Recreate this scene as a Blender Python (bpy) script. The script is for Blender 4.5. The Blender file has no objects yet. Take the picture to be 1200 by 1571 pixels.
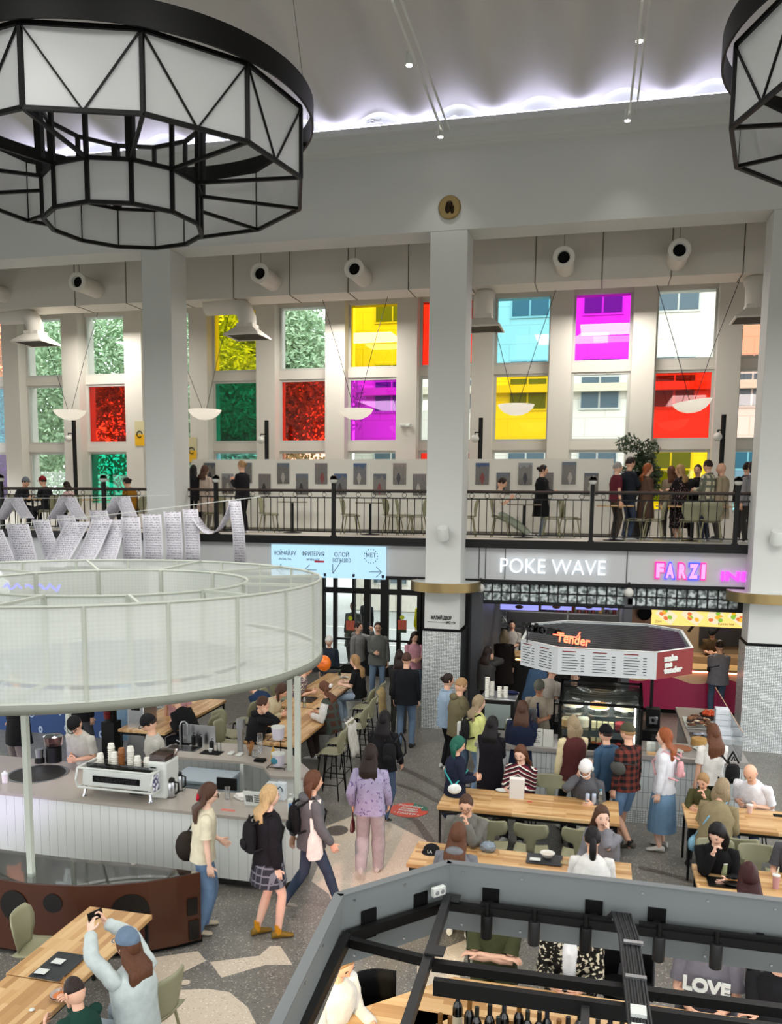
import bpy, bmesh, math, random
from math import sin, cos, pi, radians as R_, sqrt, atan2, hypot
from mathutils import Vector as V, Matrix, noise
rnd = random.Random(7)
S = bpy.context.scene
COL = S.collection
# ---------------------------------------------------------------- camera
FPX, CX, CY, YAW, PIT, ROL, H = 1354.7, 577.8, 933.0, .2467, .12566, .00901, 4.8
def _rot():
    Rz = Matrix(((cos(YAW), sin(YAW), 0), (-sin(YAW), cos(YAW), 0), (0, 0, 1)))
    B = Matrix(((1, 0, 0), (0, 0, -1), (0, 1, 0)))
    P = Matrix(((1, 0, 0), (0, cos(PIT), -sin(PIT)), (0, sin(PIT), cos(PIT))))
    Q = Matrix(((cos(ROL), -sin(ROL), 0), (sin(ROL), cos(ROL), 0), (0, 0, 1)))
    return Q @ P @ B @ Rz
CM = _rot()
CT = CM.transposed()
def ray(x, y): return CT @ V(((x - CX) / FPX, (y - CY) / FPX, 1))
def G(x, y, z=0.):
    d = ray(x, y); return V((0, 0, H)) + d * ((z - H) / d.z)
def W(x, y, Y):
    d = ray(x, y); return V((0, 0, H)) + d * (Y / d.y)
cam = bpy.data.cameras.new('camera'); co = bpy.data.objects.new('camera', cam); COL.objects.link(co)
cam.sensor_fit = 'HORIZONTAL'; cam.sensor_width = 36; cam.lens = FPX / 1200 * 36
cam.shift_x = (600 - CX) / 1200; cam.shift_y = (CY - 785.5) / 1200
cam.clip_start = .05; cam.clip_end = 400
mw = Matrix((CM[0], -CM[1], -CM[2])).transposed().to_4x4(); mw.translation = (0, 0, H)
co.matrix_world = mw; S.camera = co
S.view_settings.view_transform = 'Standard'; S.view_settings.look = 'None'
S.view_settings.gamma = 1; S.view_settings.use_curve_mapping = False
# ---------------------------------------------------------------- materials
def srgb(c):
    if isinstance(c, str): c = [int(c[i:i + 2], 16) / 255 for i in (0, 2, 4)]
    return tuple((x / 12.92 if x <= .04045 else ((x + .055) / 1.055) ** 2.4) for x in c[:3]) + (1.,)
MATS = {}
class NT:
    def __init__(s, name):
        s.m = bpy.data.materials.new(name); s.m.use_nodes = True; s.t = s.m.node_tree; s.N = s.t.nodes; s.L = s.t.links
        s.b = s.N['Principled BSDF']; s.o = s.N['Material Output']
    def n(s, typ, props=None, **ins):
        nd = s.N.new(typ)
        for k, v in (props or {}).items(): setattr(nd, k, v)
        for k, v in ins.items():
            key = int(k[1:]) if k[0] == 'i' and k[1:].isdigit() else k.replace('_', ' ')
            s.put(nd.inputs[key], v)
        return nd
    def put(s, sock, v):
        if isinstance(v, bpy.types.NodeSocket): s.L.new(v, sock)
        elif isinstance(v, bpy.types.Node): s.L.new(v.outputs[0], sock)
        else: sock.default_value = v
    def math(s, op, a, b=0., clamp=False):
        nd = s.n('ShaderNodeMath', dict(operation=op, use_clamp=clamp), i0=a, i1=b); return nd.outputs[0]
    def mix(s, f, a, b, mode='MIX'):
        nd = s.N.new('ShaderNodeMix'); nd.data_type = 'RGBA'; nd.blend_type = mode
        s.put(nd.inputs[0], f); s.put(nd.inputs[6], a); s.put(nd.inputs[7], b); return nd.outputs[2]
    def obj(s): return s.n('ShaderNodeTexCoord').outputs['Object']
    def xyz(s, vec=None):
        nd = s.n('ShaderNodeSeparateXYZ', None, i0=vec or s.obj()); return nd.outputs
    def comb(s, x=0., y=0., z=0.): return s.n('ShaderNodeCombineXYZ', None, i0=x, i1=y, i2=z).outputs[0]
    def noise(s, scale, vec=None, detail=2., out=0, rough=.5):
        return s.n('ShaderNodeTexNoise', None, Vector=vec or s.obj(), Scale=scale, Detail=detail, Roughness=rough).outputs[out]
    def ramp(s, f, *stops, interp='LINEAR'):
        nd = s.n('ShaderNodeValToRGB', None, i0=f); cr = nd.color_ramp; cr.interpolation = interp
        while len(cr.elements) < len(stops): cr.elements.new(.5)
        for e, (p, c) in zip(cr.elements, stops): e.position = p; e.color = srgb(c)
        return nd.outputs[0]
    def bump(s, h, strength=.3, dist=.01):
        nd = s.n('ShaderNodeBump', None, Height=h, Strength=strength, Distance=dist); s.L.new(nd.outputs[0], s.b.inputs['Normal'])
    def map(s, scale=(1, 1, 1), loc=(0, 0, 0), rot=(0, 0, 0), vec=None):
        return s.n('ShaderNodeMapping', None, Vector=vec or s.obj(), Location=loc, Rotation=rot, Scale=scale).outputs[0]
    def set(s, col=None, rough=.5, metal=0., spec=None, emis=None, es=1.):
        if col is not None: s.put(s.b.inputs['Base Color'], srgb(col) if isinstance(col, (str, tuple)) and not isinstance(col, bpy.types.NodeSocket) else col)
        s.put(s.b.inputs['Roughness'], rough); s.b.inputs['Metallic'].default_value = metal
        if spec is not None: s.b.inputs['Specular IOR Level'].default_value = spec
        if emis is not None:
            s.put(s.b.inputs['Emission Color'], srgb(emis) if isinstance(emis, (str, tuple)) else emis); s.b.inputs['Emission Strength'].default_value = es
        return s.m
def mat(name, col='cccccc', rough=.55, metal=0., spec=None, emis=None, es=1., var=0., vs=8., bump=0., bs=40.):
    """plain procedural material, optional colour variation and bump"""
    if name in MATS: return MATS[name]
    t = NT(name); c = srgb(col)
    if var:
        f = t.noise(vs, detail=4.)
        c = t.mix(f, tuple(x * (1 - var) for x in c[:3]) + (1,), tuple(min(1, x * (1 + var)) for x in c[:3]) + (1,))
    t.set(c, rough, metal, spec, emis, es)
    if bump: t.bump(t.noise(bs, detail=3.), bump, .01)
    MATS[name] = t.m; return t.m
def reg(name):
    def d(fn):
        def g():
            if name not in MATS:
                t = NT(name); fn(t); MATS[name] = t.m
            return MATS[name]
        return g
    return d
# ---------------------------------------------------------------- mesh builder
class MB:
    def __init__(s): s.v = []; s.f = []; s.mi = []; s.M = Matrix(); s.cur = 0
    def vert(s, p): s.v.append(s.M @ V(p)); return len(s.v) - 1
    def face(s, idx): s.f.append(tuple(idx)); s.mi.append(s.cur)
    def box(s, a, b):
        (x0, y0, z0), (x1, y1, z1) = a, b
        i = [s.vert(p) for p in ((x0, y0, z0), (x1, y0, z0), (x1, y1, z0), (x0, y1, z0), (x0, y0, z1), (x1, y0, z1), (x1, y1, z1), (x0, y1, z1))]
        for q in ((0, 3, 2, 1), (4, 5, 6, 7), (0, 1, 5, 4), (1, 2, 6, 5), (2, 3, 7, 6), (3, 0, 4, 7)): s.face([i[k] for k in q])
        return s
    def cbox(s, c, d): return s.box((c[0] - d[0] / 2, c[1] - d[1] / 2, c[2] - d[2] / 2), (c[0] + d[0] / 2, c[1] + d[1] / 2, c[2] + d[2] / 2))
    def rings(s, rings, cap=True, closed=False, cyc=True):
        """rings: list of lists of points, same count"""
        I = [[s.vert(p) for p in r] for r in rings]; n = len(I[0])
        m = len(I)
        for a in range(m if closed else m - 1):
            A, B = I[a], I[(a + 1) % m]
            for k in range(n if cyc else n - 1):
                s.face((A[k], A[(k + 1) % n], B[(k + 1) % n], B[k]))
        if cap and not closed and cyc:
            s.face(I[0][::-1]); s.face(I[-1])
        return s
    def tube(s, pts, r, n=8, cap=True, closed=False, flat=None):
        """pts path, r radius or list; flat=(rx scale, ry scale)"""
        pts = [V(p) for p in pts]; m = len(pts)
        rs = r if isinstance(r, (list, tuple)) else [r] * m
        T = []
        for i in range(m):
            a = pts[(i - 1) % m] if (closed or i > 0) else pts[i]; b = pts[(i + 1) % m] if (closed or i < m - 1) else pts[i]
            t = (b - a); T.append(t.normalized() if t.length > 1e-9 else V((0, 0, 1)))
        up = V((0, 0, 1)) if abs(T[0].z) < .9 else V((1, 0, 0))
        u = T[0].cross(up).normalized(); R = []
        for i in range(m):
            u = (u - T[i] * u.dot(T[i])); u = u.normalized() if u.length > 1e-6 else T[i].orthogonal().normalized()
            w = T[i].cross(u); fx, fy = flat or (1, 1)
            R.append([pts[i] + (u * cos(2 * pi * k / n) * fx + w * sin(2 * pi * k / n) * fy) * rs[i] for k in range(n)])
        return s.rings(R, cap, closed)
    def bar(s, a, b, w, h=None, up=(0, 0, 1)):
        """rectangular bar from a to b"""
        a, b = V(a), V(b); h = h or w; t = (b - a).normalized(); U = V(up)
        if abs(t.dot(U)) > .98: U = V((0, 1, 0))
        x = t.cross(U).normalized(); y = x.cross(t)
        q = [x * w / 2 + y * h / 2, -x * w / 2 + y * h / 2, -x * w / 2 - y * h / 2, x * w / 2 - y * h / 2]
        return s.rings([[a + k for k in q], [b + k for k in q]])
    def lathe(s, prof, n=20, c=(0, 0, 0), cap=True, arc=None):
        c = V(c); R = []
        for r, z in prof: R.append([c + V((max(r, 1e-4) * cos(2 * pi * k / n), max(r, 1e-4) * sin(2 * pi * k / n), z)) for k in range(n)])
        return s.rings(R, cap)
    def ball(s, c, r, n=14, m=9, sc=(1, 1, 1), fn=None):
        c = V(c); R = []
        for j in range(m + 1):
            a = pi * j / m; z = -cos(a); q = max(sin(a), 1e-3); ring = []
            for k in range(n):
                d = V((q * cos(2 * pi * k / n), q * sin(2 * pi * k / n), z)); g = fn(d) if fn else 1.
                ring.append(c + V((d.x * r * sc[0] * g, d.y * r * sc[1] * g, d.z * r * sc[2] * g)))
            R.append(ring)
        return s.rings(R, True)
    def prism(s, poly, z0, z1):
        a = [s.vert((p[0], p[1], z0)) for p in poly]; b = [s.vert((p[0], p[1], z1)) for p in poly]; n = len(poly)
        s.face(a[::-1]); s.face(b)
        for k in range(n): s.face((a[k], a[(k + 1) % n], b[(k + 1) % n], b[k]))
        return s
    def quad(s, *p): s.face([s.vert(q) for q in p]); return s
    def wall(s, line, z0, z1, closed=False):
        n = len(line); a = [s.vert((p[0], p[1], z0)) for p in line]; b = [s.vert((p[0], p[1], z1)) for p in line]
        for k in range(n if closed else n - 1): s.face((a[k], a[(k + 1) % n], b[(k + 1) % n], b[k]))
        return s
    def build(s, name, m, parent=None, smooth=True, loc=None, bevel=0, ang=.6, solid=0, sub=0, recalc=True):
        me = bpy.data.meshes.new(name); me.from_pydata([tuple(p) for p in s.v], [], s.f)
        ms = m if isinstance(m, (list, tuple)) else [m]
        for q in ms: me.materials.append(q)
        if len(ms) > 1: me.polygons.foreach_set('material_index', s.mi)
        if recalc:
            bm = bmesh.new(); bm.from_mesh(me); bmesh.ops.recalc_face_normals(bm, faces=bm.faces); bm.to_mesh(me); bm.free()
        if smooth:
            me.polygons.foreach_set('use_smooth', [True] * len(me.polygons)); me.set_sharp_from_angle(angle=ang)
        me.update(); o = bpy.data.objects.new(name, me); COL.objects.link(o)
        if parent: o.parent = parent
        if loc is not None: o.location = loc
        if solid:
            d = o.modifiers.new('solid', 'SOLIDIFY'); d.thickness = solid; d.offset = 0
        if bevel:
            d = o.modifiers.new('bevel', 'BEVEL'); d.width = bevel; d.segments = 2; d.limit_method = 'ANGLE'; d.angle_limit = .6
        if sub:
            d = o.modifiers.new('sub', 'SUBSURF'); d.levels = sub; d.render_levels = sub
        return o
def tag(o, label=None, cat=None, group=None, kind=None):
    for k, v in (('label', label), ('category', cat), ('group', group), ('kind', kind)):
        if v: o[k] = v
    return o
def T(name, label, cat, loc=(0, 0, 0), rz=0., group=None):
    o = bpy.data.objects.new(name, None); COL.objects.link(o); o.empty_display_size = .1
    o.location = loc; o.rotation_euler = (0, 0, rz); return tag(o, label, cat, group)
def st(o): o['kind'] = 'structure'; return o
def kids(o): return [c for c in list(bpy.data.objects) if c.parent == o]
def dup(o, loc=None, rz=None, label=None, group=None, parent=None, tree=None):
    tree = tree if tree is not None else _tree(o)
    def rec(t, par):
        c = t[0].copy(); COL.objects.link(c); c.parent = par
        for ch in t[1]: rec(ch, c)
        return c
    c = rec(tree, parent)
    if loc is not None: c.location = loc
    if rz is not None: c.rotation_euler = (0, 0, rz)
    if label: c['label'] = label
    if group: c['group'] = group
    return c
def _tree(o): return (o, [_tree(c) for c in o.children])
def text(s, size, m, name='lettering', parent=None, mw=None, extrude=.004, align='CENTER', width=None, bold=0., sy=1.):
    cu = bpy.data.curves.new(name, 'FONT'); cu.body = s; cu.size = size; cu.align_x = align; cu.align_y = 'CENTER'; cu.extrude = extrude
    cu.offset = bold; cu.resolution_u = 3
    o = bpy.data.objects.new(name, cu); COL.objects.link(o); bpy.context.view_layer.update()
    me = bpy.data.meshes.new_from_object(o.evaluated_get(bpy.context.evaluated_depsgraph_get()))
    COL.objects.unlink(o); bpy.data.objects.remove(o)
    if width:
        xs = [v.co.x for v in me.vertices]
        if xs:
            k = width / (max(xs) - min(xs)); me.transform(Matrix.Diagonal((k, sy, 1, 1)))
    me.materials.clear(); me.materials.append(m)
    q = bpy.data.objects.new(name, me); COL.objects.link(q)
    if parent: q.parent = parent
    if mw is not None: q.matrix_basis = mw
    return q
def facing(p, right, up):
    """matrix whose local x=right, y=up, z=normal"""
    r = V(right).normalized(); u = V(up); u = (u - r * u.dot(r)).normalized(); n = r.cross(u)
    m = Matrix((r, u, n)).transposed().to_4x4(); m.translation = V(p); return m
FRONT = lambda p: facing(p, (1, 0, 0), (0, 0, 1))   # faces -Y
# ================================================================ materials (patterned)
M_wall = mat('white_paint', 'c6c8c4', .75, var=.02, vs=.7)
M_warm = mat('warm_white_paint', 'd0cbc1', .8, var=.02, vs=.7)
M_black = mat('black_metal', '101012', .5, spec=.3)
M_dark = mat('matt_black', '0b0b0c', .75, spec=.2)
M_white = mat('white_gloss', 'e9ebe8', .35)
M_steel = mat('steel', 'b9bbbd', .28, 1., var=.06)
M_chrome = mat('chrome', 'd5d7da', .1, 1.)
M_brass = mat('brass', '9b875c', .32, .85, var=.1, vs=3.)
M_grey = mat('grey_frame', 'b4b8b8', .45)
M_glass = None
def terrazzo(t, base, chips, sc=42., dark=None, chance=.5):
    v = t.n('ShaderNodeTexVoronoi', None, Vector=t.obj(), Scale=sc); cid = v.outputs['Color']; sx = t.n('ShaderNodeSeparateColor', None, i0=cid).outputs
    m = t.math('GREATER_THAN', sx[0], chance); dd = t.math('LESS_THAN', v.outputs['Distance'], .42); m = t.math('MULTIPLY', m, dd)
    c = t.ramp(sx[1], *[(i / len(chips), k) for i, k in enumerate(chips)], interp='CONSTANT')
    b = t.mix(t.noise(1.3, detail=3.), srgb(base), srgb(dark or base)); c = t.mix(m, b, c)
    t.set(c, t.math('ADD', t.math('MULTIPLY', t.noise(5.), .2), .22))
@reg('dark_terrazzo')
def M_floor(t): terrazzo(t, '7b7870', ('a59f93', '4a4945', 'b8b2a5', '8a7f72', '5c5852'), 55., '67645f')
@reg('cream_terrazzo')
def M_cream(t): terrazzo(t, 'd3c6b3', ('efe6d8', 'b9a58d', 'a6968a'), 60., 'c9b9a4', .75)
@reg('brown_terrazzo')
def M_brownt(t): terrazzo(t, '57504a', ('8b7d6e', '3a3532'), 60., '4e4843')
@reg('mosaic_tile')
def M_mosaic(t):
    p = t.map((1, 1, 1)); x = t.xyz()
    u = t.math('ADD', x[0], x[1]); b = t.n('ShaderNodeTexBrick', dict(offset=0., squash=1.), Vector=t.comb(u, x[2]), Scale=1., Color1=srgb('dfe2e0'), Color2=srgb('b6bcbb'), Mortar=srgb('7b7f7e'), Mortar_Size=.004, Brick_Width=.036, Row_Height=.03)
    t.set(b.outputs[0], .25); t.bump(b.outputs[1], .4, -.003)
@reg('counter_tile')
def M_tile(t):
    x = t.xyz(); u = t.math('ADD', x[0], x[1])
    b = t.n('ShaderNodeTexBrick', dict(offset=0.), Vector=t.comb(u, x[2]), Scale=1., Color1=srgb('c9cecd'), Color2=srgb('bcc2c2'), Mortar=srgb('74787a'), Mortar_Size=.004, Brick_Width=.075, Row_Height=.24)
    t.set(b.outputs[0], .3)
def wood(name, a, b, c, bw=.055, rl=.5, axis='x'):
    if name in MATS: return MATS[name]
    t = NT(name); x = t.xyz(); u, w = (x[0], x[1]) if axis == 'x' else (x[1], x[0])
    br = t.n('ShaderNodeTexBrick', dict(offset=.37), Vector=t.comb(u, w), Scale=1., Color1=(0, 0, 0, 1), Color2=(1, 1, 1, 1), Mortar=(.35, .35, .35, 1), Mortar_Size=.0012, Brick_Width=rl, Row_Height=bw, Bias=0.)
    col = t.ramp(br.outputs[0], (0., a), (.5, b), (1., c))
    g = t.noise(1., vec=t.map((3, 60, 60) if axis == 'x' else (60, 3, 60)), detail=4.)
    col = t.mix(t.math('MULTIPLY', g, .45), col, t.mix(.5, col, srgb(a))); t.set(col, .38); MATS[name] = t.m; return t.m
def M_oak(ax='x'): return wood('oak_butcher_block_' + ax, 'a67b4b', 'c49a66', 'd8b684', axis=ax)
@reg('wood_floor')
def M_woodfloor(t): pass
@reg('canopy_mesh')
def M_mesh(t):
    x = t.xyz(); a = t.math('MULTIPLY', t.math('ADD', x[0], x[2]), 70.); b = t.math('MULTIPLY', t.math('SUBTRACT', x[0], x[2]), 70.)
    w = t.math('MULTIPLY', t.math('SINE', a), t.math('SINE', b)); f = t.math('ADD', t.math('MULTIPLY', w, .04), .58)
    tr = t.n('ShaderNodeBsdfTransparent'); t.set('d2d7d1', .6)
    mx = t.n('ShaderNodeMixShader', None, i0=f, i1=tr.outputs[0], i2=t.b.outputs[0]); t.L.new(mx.outputs[0], t.o.inputs[0])
def glassy(name, col, gloss=.06, rough=.02):
    if name in MATS: return MATS[name]
    t = NT(name); tr = t.n('ShaderNodeBsdfTransparent', None, Color=tuple(x ** .5 for x in srgb(col)[:3]) + (1,)); gl = t.n('ShaderNodeBsdfGlossy', None, Color=(1, 1, 1, 1), Roughness=rough)
    fr = t.n('ShaderNodeFresnel', None, IOR=1.45); f = t.math('ADD', t.math('MULTIPLY', fr.outputs[0], .8), gloss * .3)
    mx = t.n('ShaderNodeMixShader', None, i0=f, i1=tr.outputs[0], i2=gl.outputs[0]); t.L.new(mx.outputs[0], t.o.inputs[0]); MATS[name] = t.m; return t.m
M_clear = lambda: glassy('clear_glass', 'f2f7f6')
def emit(name, col, st, base='111111'): return mat(name, base, .5, emis=col, es=st)
# ================================================================ floor
def gpoly(mb, px, z):
    mb.face([mb.vert(G(x, y, z)) for x, y in px])
fl = MB(); fl.box((-17, -4, -.12), (8, 24.4, 0)); 
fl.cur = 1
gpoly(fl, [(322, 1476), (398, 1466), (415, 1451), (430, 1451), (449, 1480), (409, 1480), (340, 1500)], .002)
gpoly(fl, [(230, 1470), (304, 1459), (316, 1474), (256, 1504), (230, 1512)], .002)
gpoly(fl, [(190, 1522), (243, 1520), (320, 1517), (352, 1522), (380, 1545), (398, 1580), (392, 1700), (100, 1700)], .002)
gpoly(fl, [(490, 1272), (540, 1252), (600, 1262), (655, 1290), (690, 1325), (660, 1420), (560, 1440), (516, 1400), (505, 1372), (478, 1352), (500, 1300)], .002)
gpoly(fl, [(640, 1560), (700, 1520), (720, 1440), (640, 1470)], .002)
fl.cur = 2
def ribbon(mb, px, w, z):
    P = [G(x, y, z) for x, y in px]; L = []; Rr = []
    for i, p in enumerate(P):
        a = P[max(i - 1, 0)]; b = P[min(i + 1, len(P) - 1)]; t = (b - a).normalized(); n = V((-t.y, t.x, 0)) * w / 2; L.append(p + n); Rr.append(p - n)
    for i in range(len(P) - 1): mb.quad(L[i], L[i + 1], Rr[i + 1], Rr[i])
ribbon(fl, [(560, 1162), (600, 1171), (640, 1189), (675, 1207), (700, 1225)], .13, .003)
ribbon(fl, [(560, 1192), (600, 1200), (640, 1213), (675, 1231), (700, 1250)], .10, .003)
ribbon(fl, [(600, 1238), (640, 1260), (662, 1292), (672, 1330)], .12, .003)
ribbon(fl, [(980, 1330), (1040, 1345), (1100, 1365)], .10, .003)
c0 = G(517, 1274, .004); fl.face([fl.vert(c0 + V((cos(k * pi / 10) * .16, sin(k * pi / 10) * .2, 0))) for k in range(20)])
fl.cur = 1
c0 = G(284, 1507, .004); fl.face([fl.vert(c0 + V((cos(k * pi / 8) * .05, sin(k * pi / 8) * .05, 0))) for k in range(16)])
floor = st(fl.build('floor', [M_floor(), M_cream(), M_brownt()], smooth=False, recalc=False))
# ================================================================ pillars and upper wall
PX = [(-16.0, -15.3), (-9.742, -9.06), (-3.46, -2.722), (2.79, 3.5), (9.1, 9.8)]
YF, YB = 17.8, 18.55
ZS = 9.965
SLOT = V((0, 0, 0))
for i, (a, b) in enumerate(PX[1:4]):
    t = T('pillar', ['white square pillar behind the paper sheets left of the photo panel', 'white square pillar with brass collar under the round medallion', 'white square pillar with brass collar at the right edge beside the curry stall'][i], 'pillar', (0, 0, 0))
    MB().box((a, YF, 2.1), (b, YB, ZS)).build('shaft', M_wall, t, bevel=.012)
    m = MB().box((a - .03, YF - .03, 0), (b + .03, YB + .03, 2.05)); m.build('mosaic_base', M_mosaic(), t)
    MB().box((a - .01, YF - .01, 2.05), (b + .01, YB + .01, 2.1)).build('shadow_gap', M_dark, t)
    MB().box((b - .005, YF - .02, 0), (b + .035, YF + .74, 2.05)).build('corner_trim', mat('pillar_trim_steel', 'a3a6a6', .35, .8), t)
    cx, cy = (a + b) / 2, (YF + YB) / 2
    r = MB(); R0 = .73
    r.lathe([(R0 - .02, 2.88), (R0, 2.88), (R0, 3.07), (R0 - .02, 3.07), (R0 - .02, 2.88)], 48, (cx, cy, 0), cap=False)
    if i: r.build('collar', M_brass, t); MB().lathe([(.3, 2.89), (R0 - .015, 2.89), (R0 - .015, 3.06), (.3, 3.06)], 48, (cx, cy, 0)).build('collar_shelf', M_white, t)
hb = MB(); hb.box((-17, YF, ZS), (8, YB, 11.52))  # header wall above the openings
# cornice with mouldings (profile extruded along X)
prof = [(.05, 11.48), (-.0, 11.485), (-.04, 11.51), (-.05, 11.55), (-.07, 11.56), (-.09, 11.62), (-.12, 11.64), (-.13, 11.80), (-.16, 11.82), (-.16, 11.95), (.05, 11.95)]
hb.rings([[V((-17, YF + a, b)) for a, b in prof], [V((8, YF + a, b)) for a, b in prof]])
st(hb.build('wall_back', M_wall, smooth=False))
st(MB().box((-17, YF + .1, 11.5), (8, YB, 13.2)).build('wall_above_cornice', M_wall, smooth=False))
# ceiling of hanging scalloped fabric
@reg('ceiling_fabric')
def M_fab(t): t.set('cfcdc8', .85); t.bump(t.noise(3., detail=2.), .1, .05)
CYC = (W(760, 179, 17.6) - W(890, 165, 17.6)).length
cxs = W(760, 179, 17.6).x
ce = MB(); nx, ny = 260, 26; I = []
for j in range(ny):
    y = 17.82 - j * (19.8 / (ny - 1)) ; row = []
    for i in range(nx):
        x = -17 + 25 * i / (nx - 1); ph = 2 * pi * (x - cxs) / CYC
        e = abs(cos(ph / 2)) ; sc = .16 * (1 - e ** 1.1) * 2
        z = 12.02 + (.13 + .12 * min(1, (17.82 - y) / 1.5)) * (1 - cos(ph)) + .05 * (17.82 - y) + .12 * (1 - math.exp(-(17.82 - y) / .8))
        row.append(ce.vert((x, y, z)))
    I.append(row)
for j in range(ny - 1):
    for i in range(nx - 1): ce.face((I[j][i], I[j][i + 1], I[j + 1][i + 1], I[j + 1][i]))
st(ce.build('ceiling', M_fab(), ang=3))
# LED cove strip on top of the cornice (a real lamp shining up on the fabric)
o = MB().box((-17, YF - .13, 11.955), (8, YF - .10, 11.975)).build('cove_light_strip', emit('cove_led', 'dcd8ff', 15.)); tag(o, 'thin white LED strip running on top of the cornice', 'light strip')
# medallion
t = T('medallion', 'round bronze relief medallion on the wall above the middle pillar', 'plaque', (W(690, 318.5, YF)))
MB().lathe([(.0, .05), (.2, .05), (.22, .035), (.225, .0)], 40).build('rim', M_brass, t).matrix_basis = FRONT((0, 0, 0))
rel = MB().ball((0, -.05, .045), .07, sc=(1, .35, 1)); rel.ball((-.03, -.05, -.03), .07, sc=(.8, .3, 1.3)); rel.ball((.06, -.05, -.05), .06, sc=(.7, .3, 1.4)); rel.build('relief', mat('dark_bronze', '6b5836', .4, .8), t)
# ================================================================ balcony
ZB = 3.92; YE = 18.42
b = MB(); b.box((-17, YE, ZB - .14), (8, 22.9, ZB)); st(b.build('balcony_floor', mat('balcony_floor_paint', 'c9c3bb', .5, var=.04)))
st(MB().box((-17, YE - .06, ZB - .16), (8, YE, ZB + .015)).build('trim_1', M_black))
fa = MB(); fa.box((-17, 18.5, 3.1), (8, 18.7, ZB - .14)); st(fa.build('wall_fascia', mat('grey_fascia', 'b9bbbb', .6, var=.03, vs=1.), smooth=False))
for x in (-3.35, -1.9, W(962, 870, 18.5).x, W(735, 870, 18.5).x, W(745, 870, 18.5).x): st(MB().box((x - .01, 18.49, 3.11), (x + .01, 18.5, ZB - .15)).build('trim_2', mat('seam_grey', '8d8f8f', .6)))
st(MB().box((-17, 18.46, 3.03), (8, 18.72, 3.1)).build('trim_3', M_black))
# under-balcony ceiling
st(MB().box((-17, 18.7, 3.1), (8, 24.4, 3.2)).build('ceiling_lower', mat('lower_ceiling', '6a6a68', .8)))
st(MB().box((-17, 18.55, 10.95), (8, 23.2, 11.1)).build('ceiling_balcony', M_warm))
# box duct under the balcony ceiling
t = T('box_duct', 'long white rectangular air duct boxed in below the ceiling behind the pillars', 'duct', (0, 0, 0))
MB().box((-17, 19.6, 9.31), (8, 20.4, 10.5)).build('casing', M_warm, t)
for i in range(12):
    x = W(400 - 95 * 3, 450, 19.6).x + i * 1.37
    MB().box((x - .01, 19.59, 9.3), (x + .01, 20.41, 10.51)).build('seam', mat('duct_seam', 'a9a49b', .6), t)
# railing ----------------------------------------------------------
M_rail = mat('handrail_wood', '7b6146', .45)
RP = [W(p, 780, YE + .05).x for p in (3, 160, 332, 512)] ; RP += [W(p, 790, YE + .05).x for p in (708,)]; RP += [W(p, 790, YE + .05).x for p in (908, 1130)] + [5.2]
RP = [RP[0] - 2.2] + RP
M_bulb_w = mat('globe_glass', 'e8e8e4', .25)
def railing(x0, x1, lab, globe=True):
    t = T('railing_section', lab, 'railing', (x0, YE + .05, ZB), 0, 'balcony railing'); L = x1 - x0
    MB().box((0, -.03, .99), (L, .03, 1.03)).build('handrail', M_rail, t, bevel=.006)
    MB().box((0, -.018, .965), (L, .018, .99)).build('top_bar', M_black, t)
    MB().box((0, -.015, .835), (L, .015, .86)).build('middle_bar', M_black, t)
    MB().box((0, -.015, .10), (L, .015, .125)).build('bottom_bar', M_black, t)
    n = max(2, round(L / .158)); b0 = None
    for k in range(1, n):
        x = L * k / n
        if not b0: b0 = MB().box((-.008, -.008, .12), (.008, .008, .84)).build('baluster', M_black, t, smooth=False); b0.location.x = x
        else: c = b0.copy(); COL.objects.link(c); c.parent = t; c.location.x = x
    n = max(2, round(L / .34)); r0 = None
    for k in range(n):
        x = L * (k + .5) / n
        if not r0: r0 = MB().tube([(.048 * cos(a * pi / 8), 0, .913 + .048 * sin(a * pi / 8)) for a in range(16)], .006, 5, closed=True).build('ring', M_black, t); r0.location.x = x
        else: c = r0.copy(); COL.objects.link(c); c.parent = t; c.location.x = x
    return t
names = ['balcony railing at the far left edge of the view', 'balcony railing in front of the red cap and blue jacket diners', 'balcony railing between the leftmost globe post and the left pillar', 'balcony railing before the woman photographing the pictures', 'balcony railing left of the middle pillar', 'balcony railing right of the middle pillar before the seated phone reader', 'balcony railing in front of the standing crowd at right', 'balcony railing running behind the right pillar']
for i in range(len(RP) - 1): railing(RP[i] + .05, RP[i + 1] - .05, names[i])
pn = ['far left', 'leftmost, beside the red cap diner', 'left of the left pillar', 'between left pillar and phone woman', 'midway along the photo panel', 'behind the middle pillar', 'in front of the standing crowd', 'just left of the right pillar', 'right']
for i, x in enumerate(RP):
    if i in (0, 5, 8): continue
    t = T('railing_post', 'black railing post with half silver globe, ' + pn[i], 'post', (x, YE + .05, ZB), 0, 'balcony railing posts')
    MB().box((-.04, -.04, 0), (.04, .04, 1.16)).build('post', M_black, t)
    MB().box((-.06, -.06, 0), (.06, .06, .03)).build('foot', M_black, t)
    MB().lathe([(.0, 1.15), (.05, 1.165), (.078, 1.2), (.085, 1.235)], 20).build('lower_globe', M_bulb_w, t)
    MB().lathe([(.085, 1.235), (.086, 1.25), (.085, 1.255)], 20).build('band', M_black, t)
    MB().lathe([(.085, 1.25), (.075, 1.29), (.045, 1.32), (.0, 1.333)], 20).build('upper_globe', mat('globe_chrome', '4a4a4c', .08, 1.), t)
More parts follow.
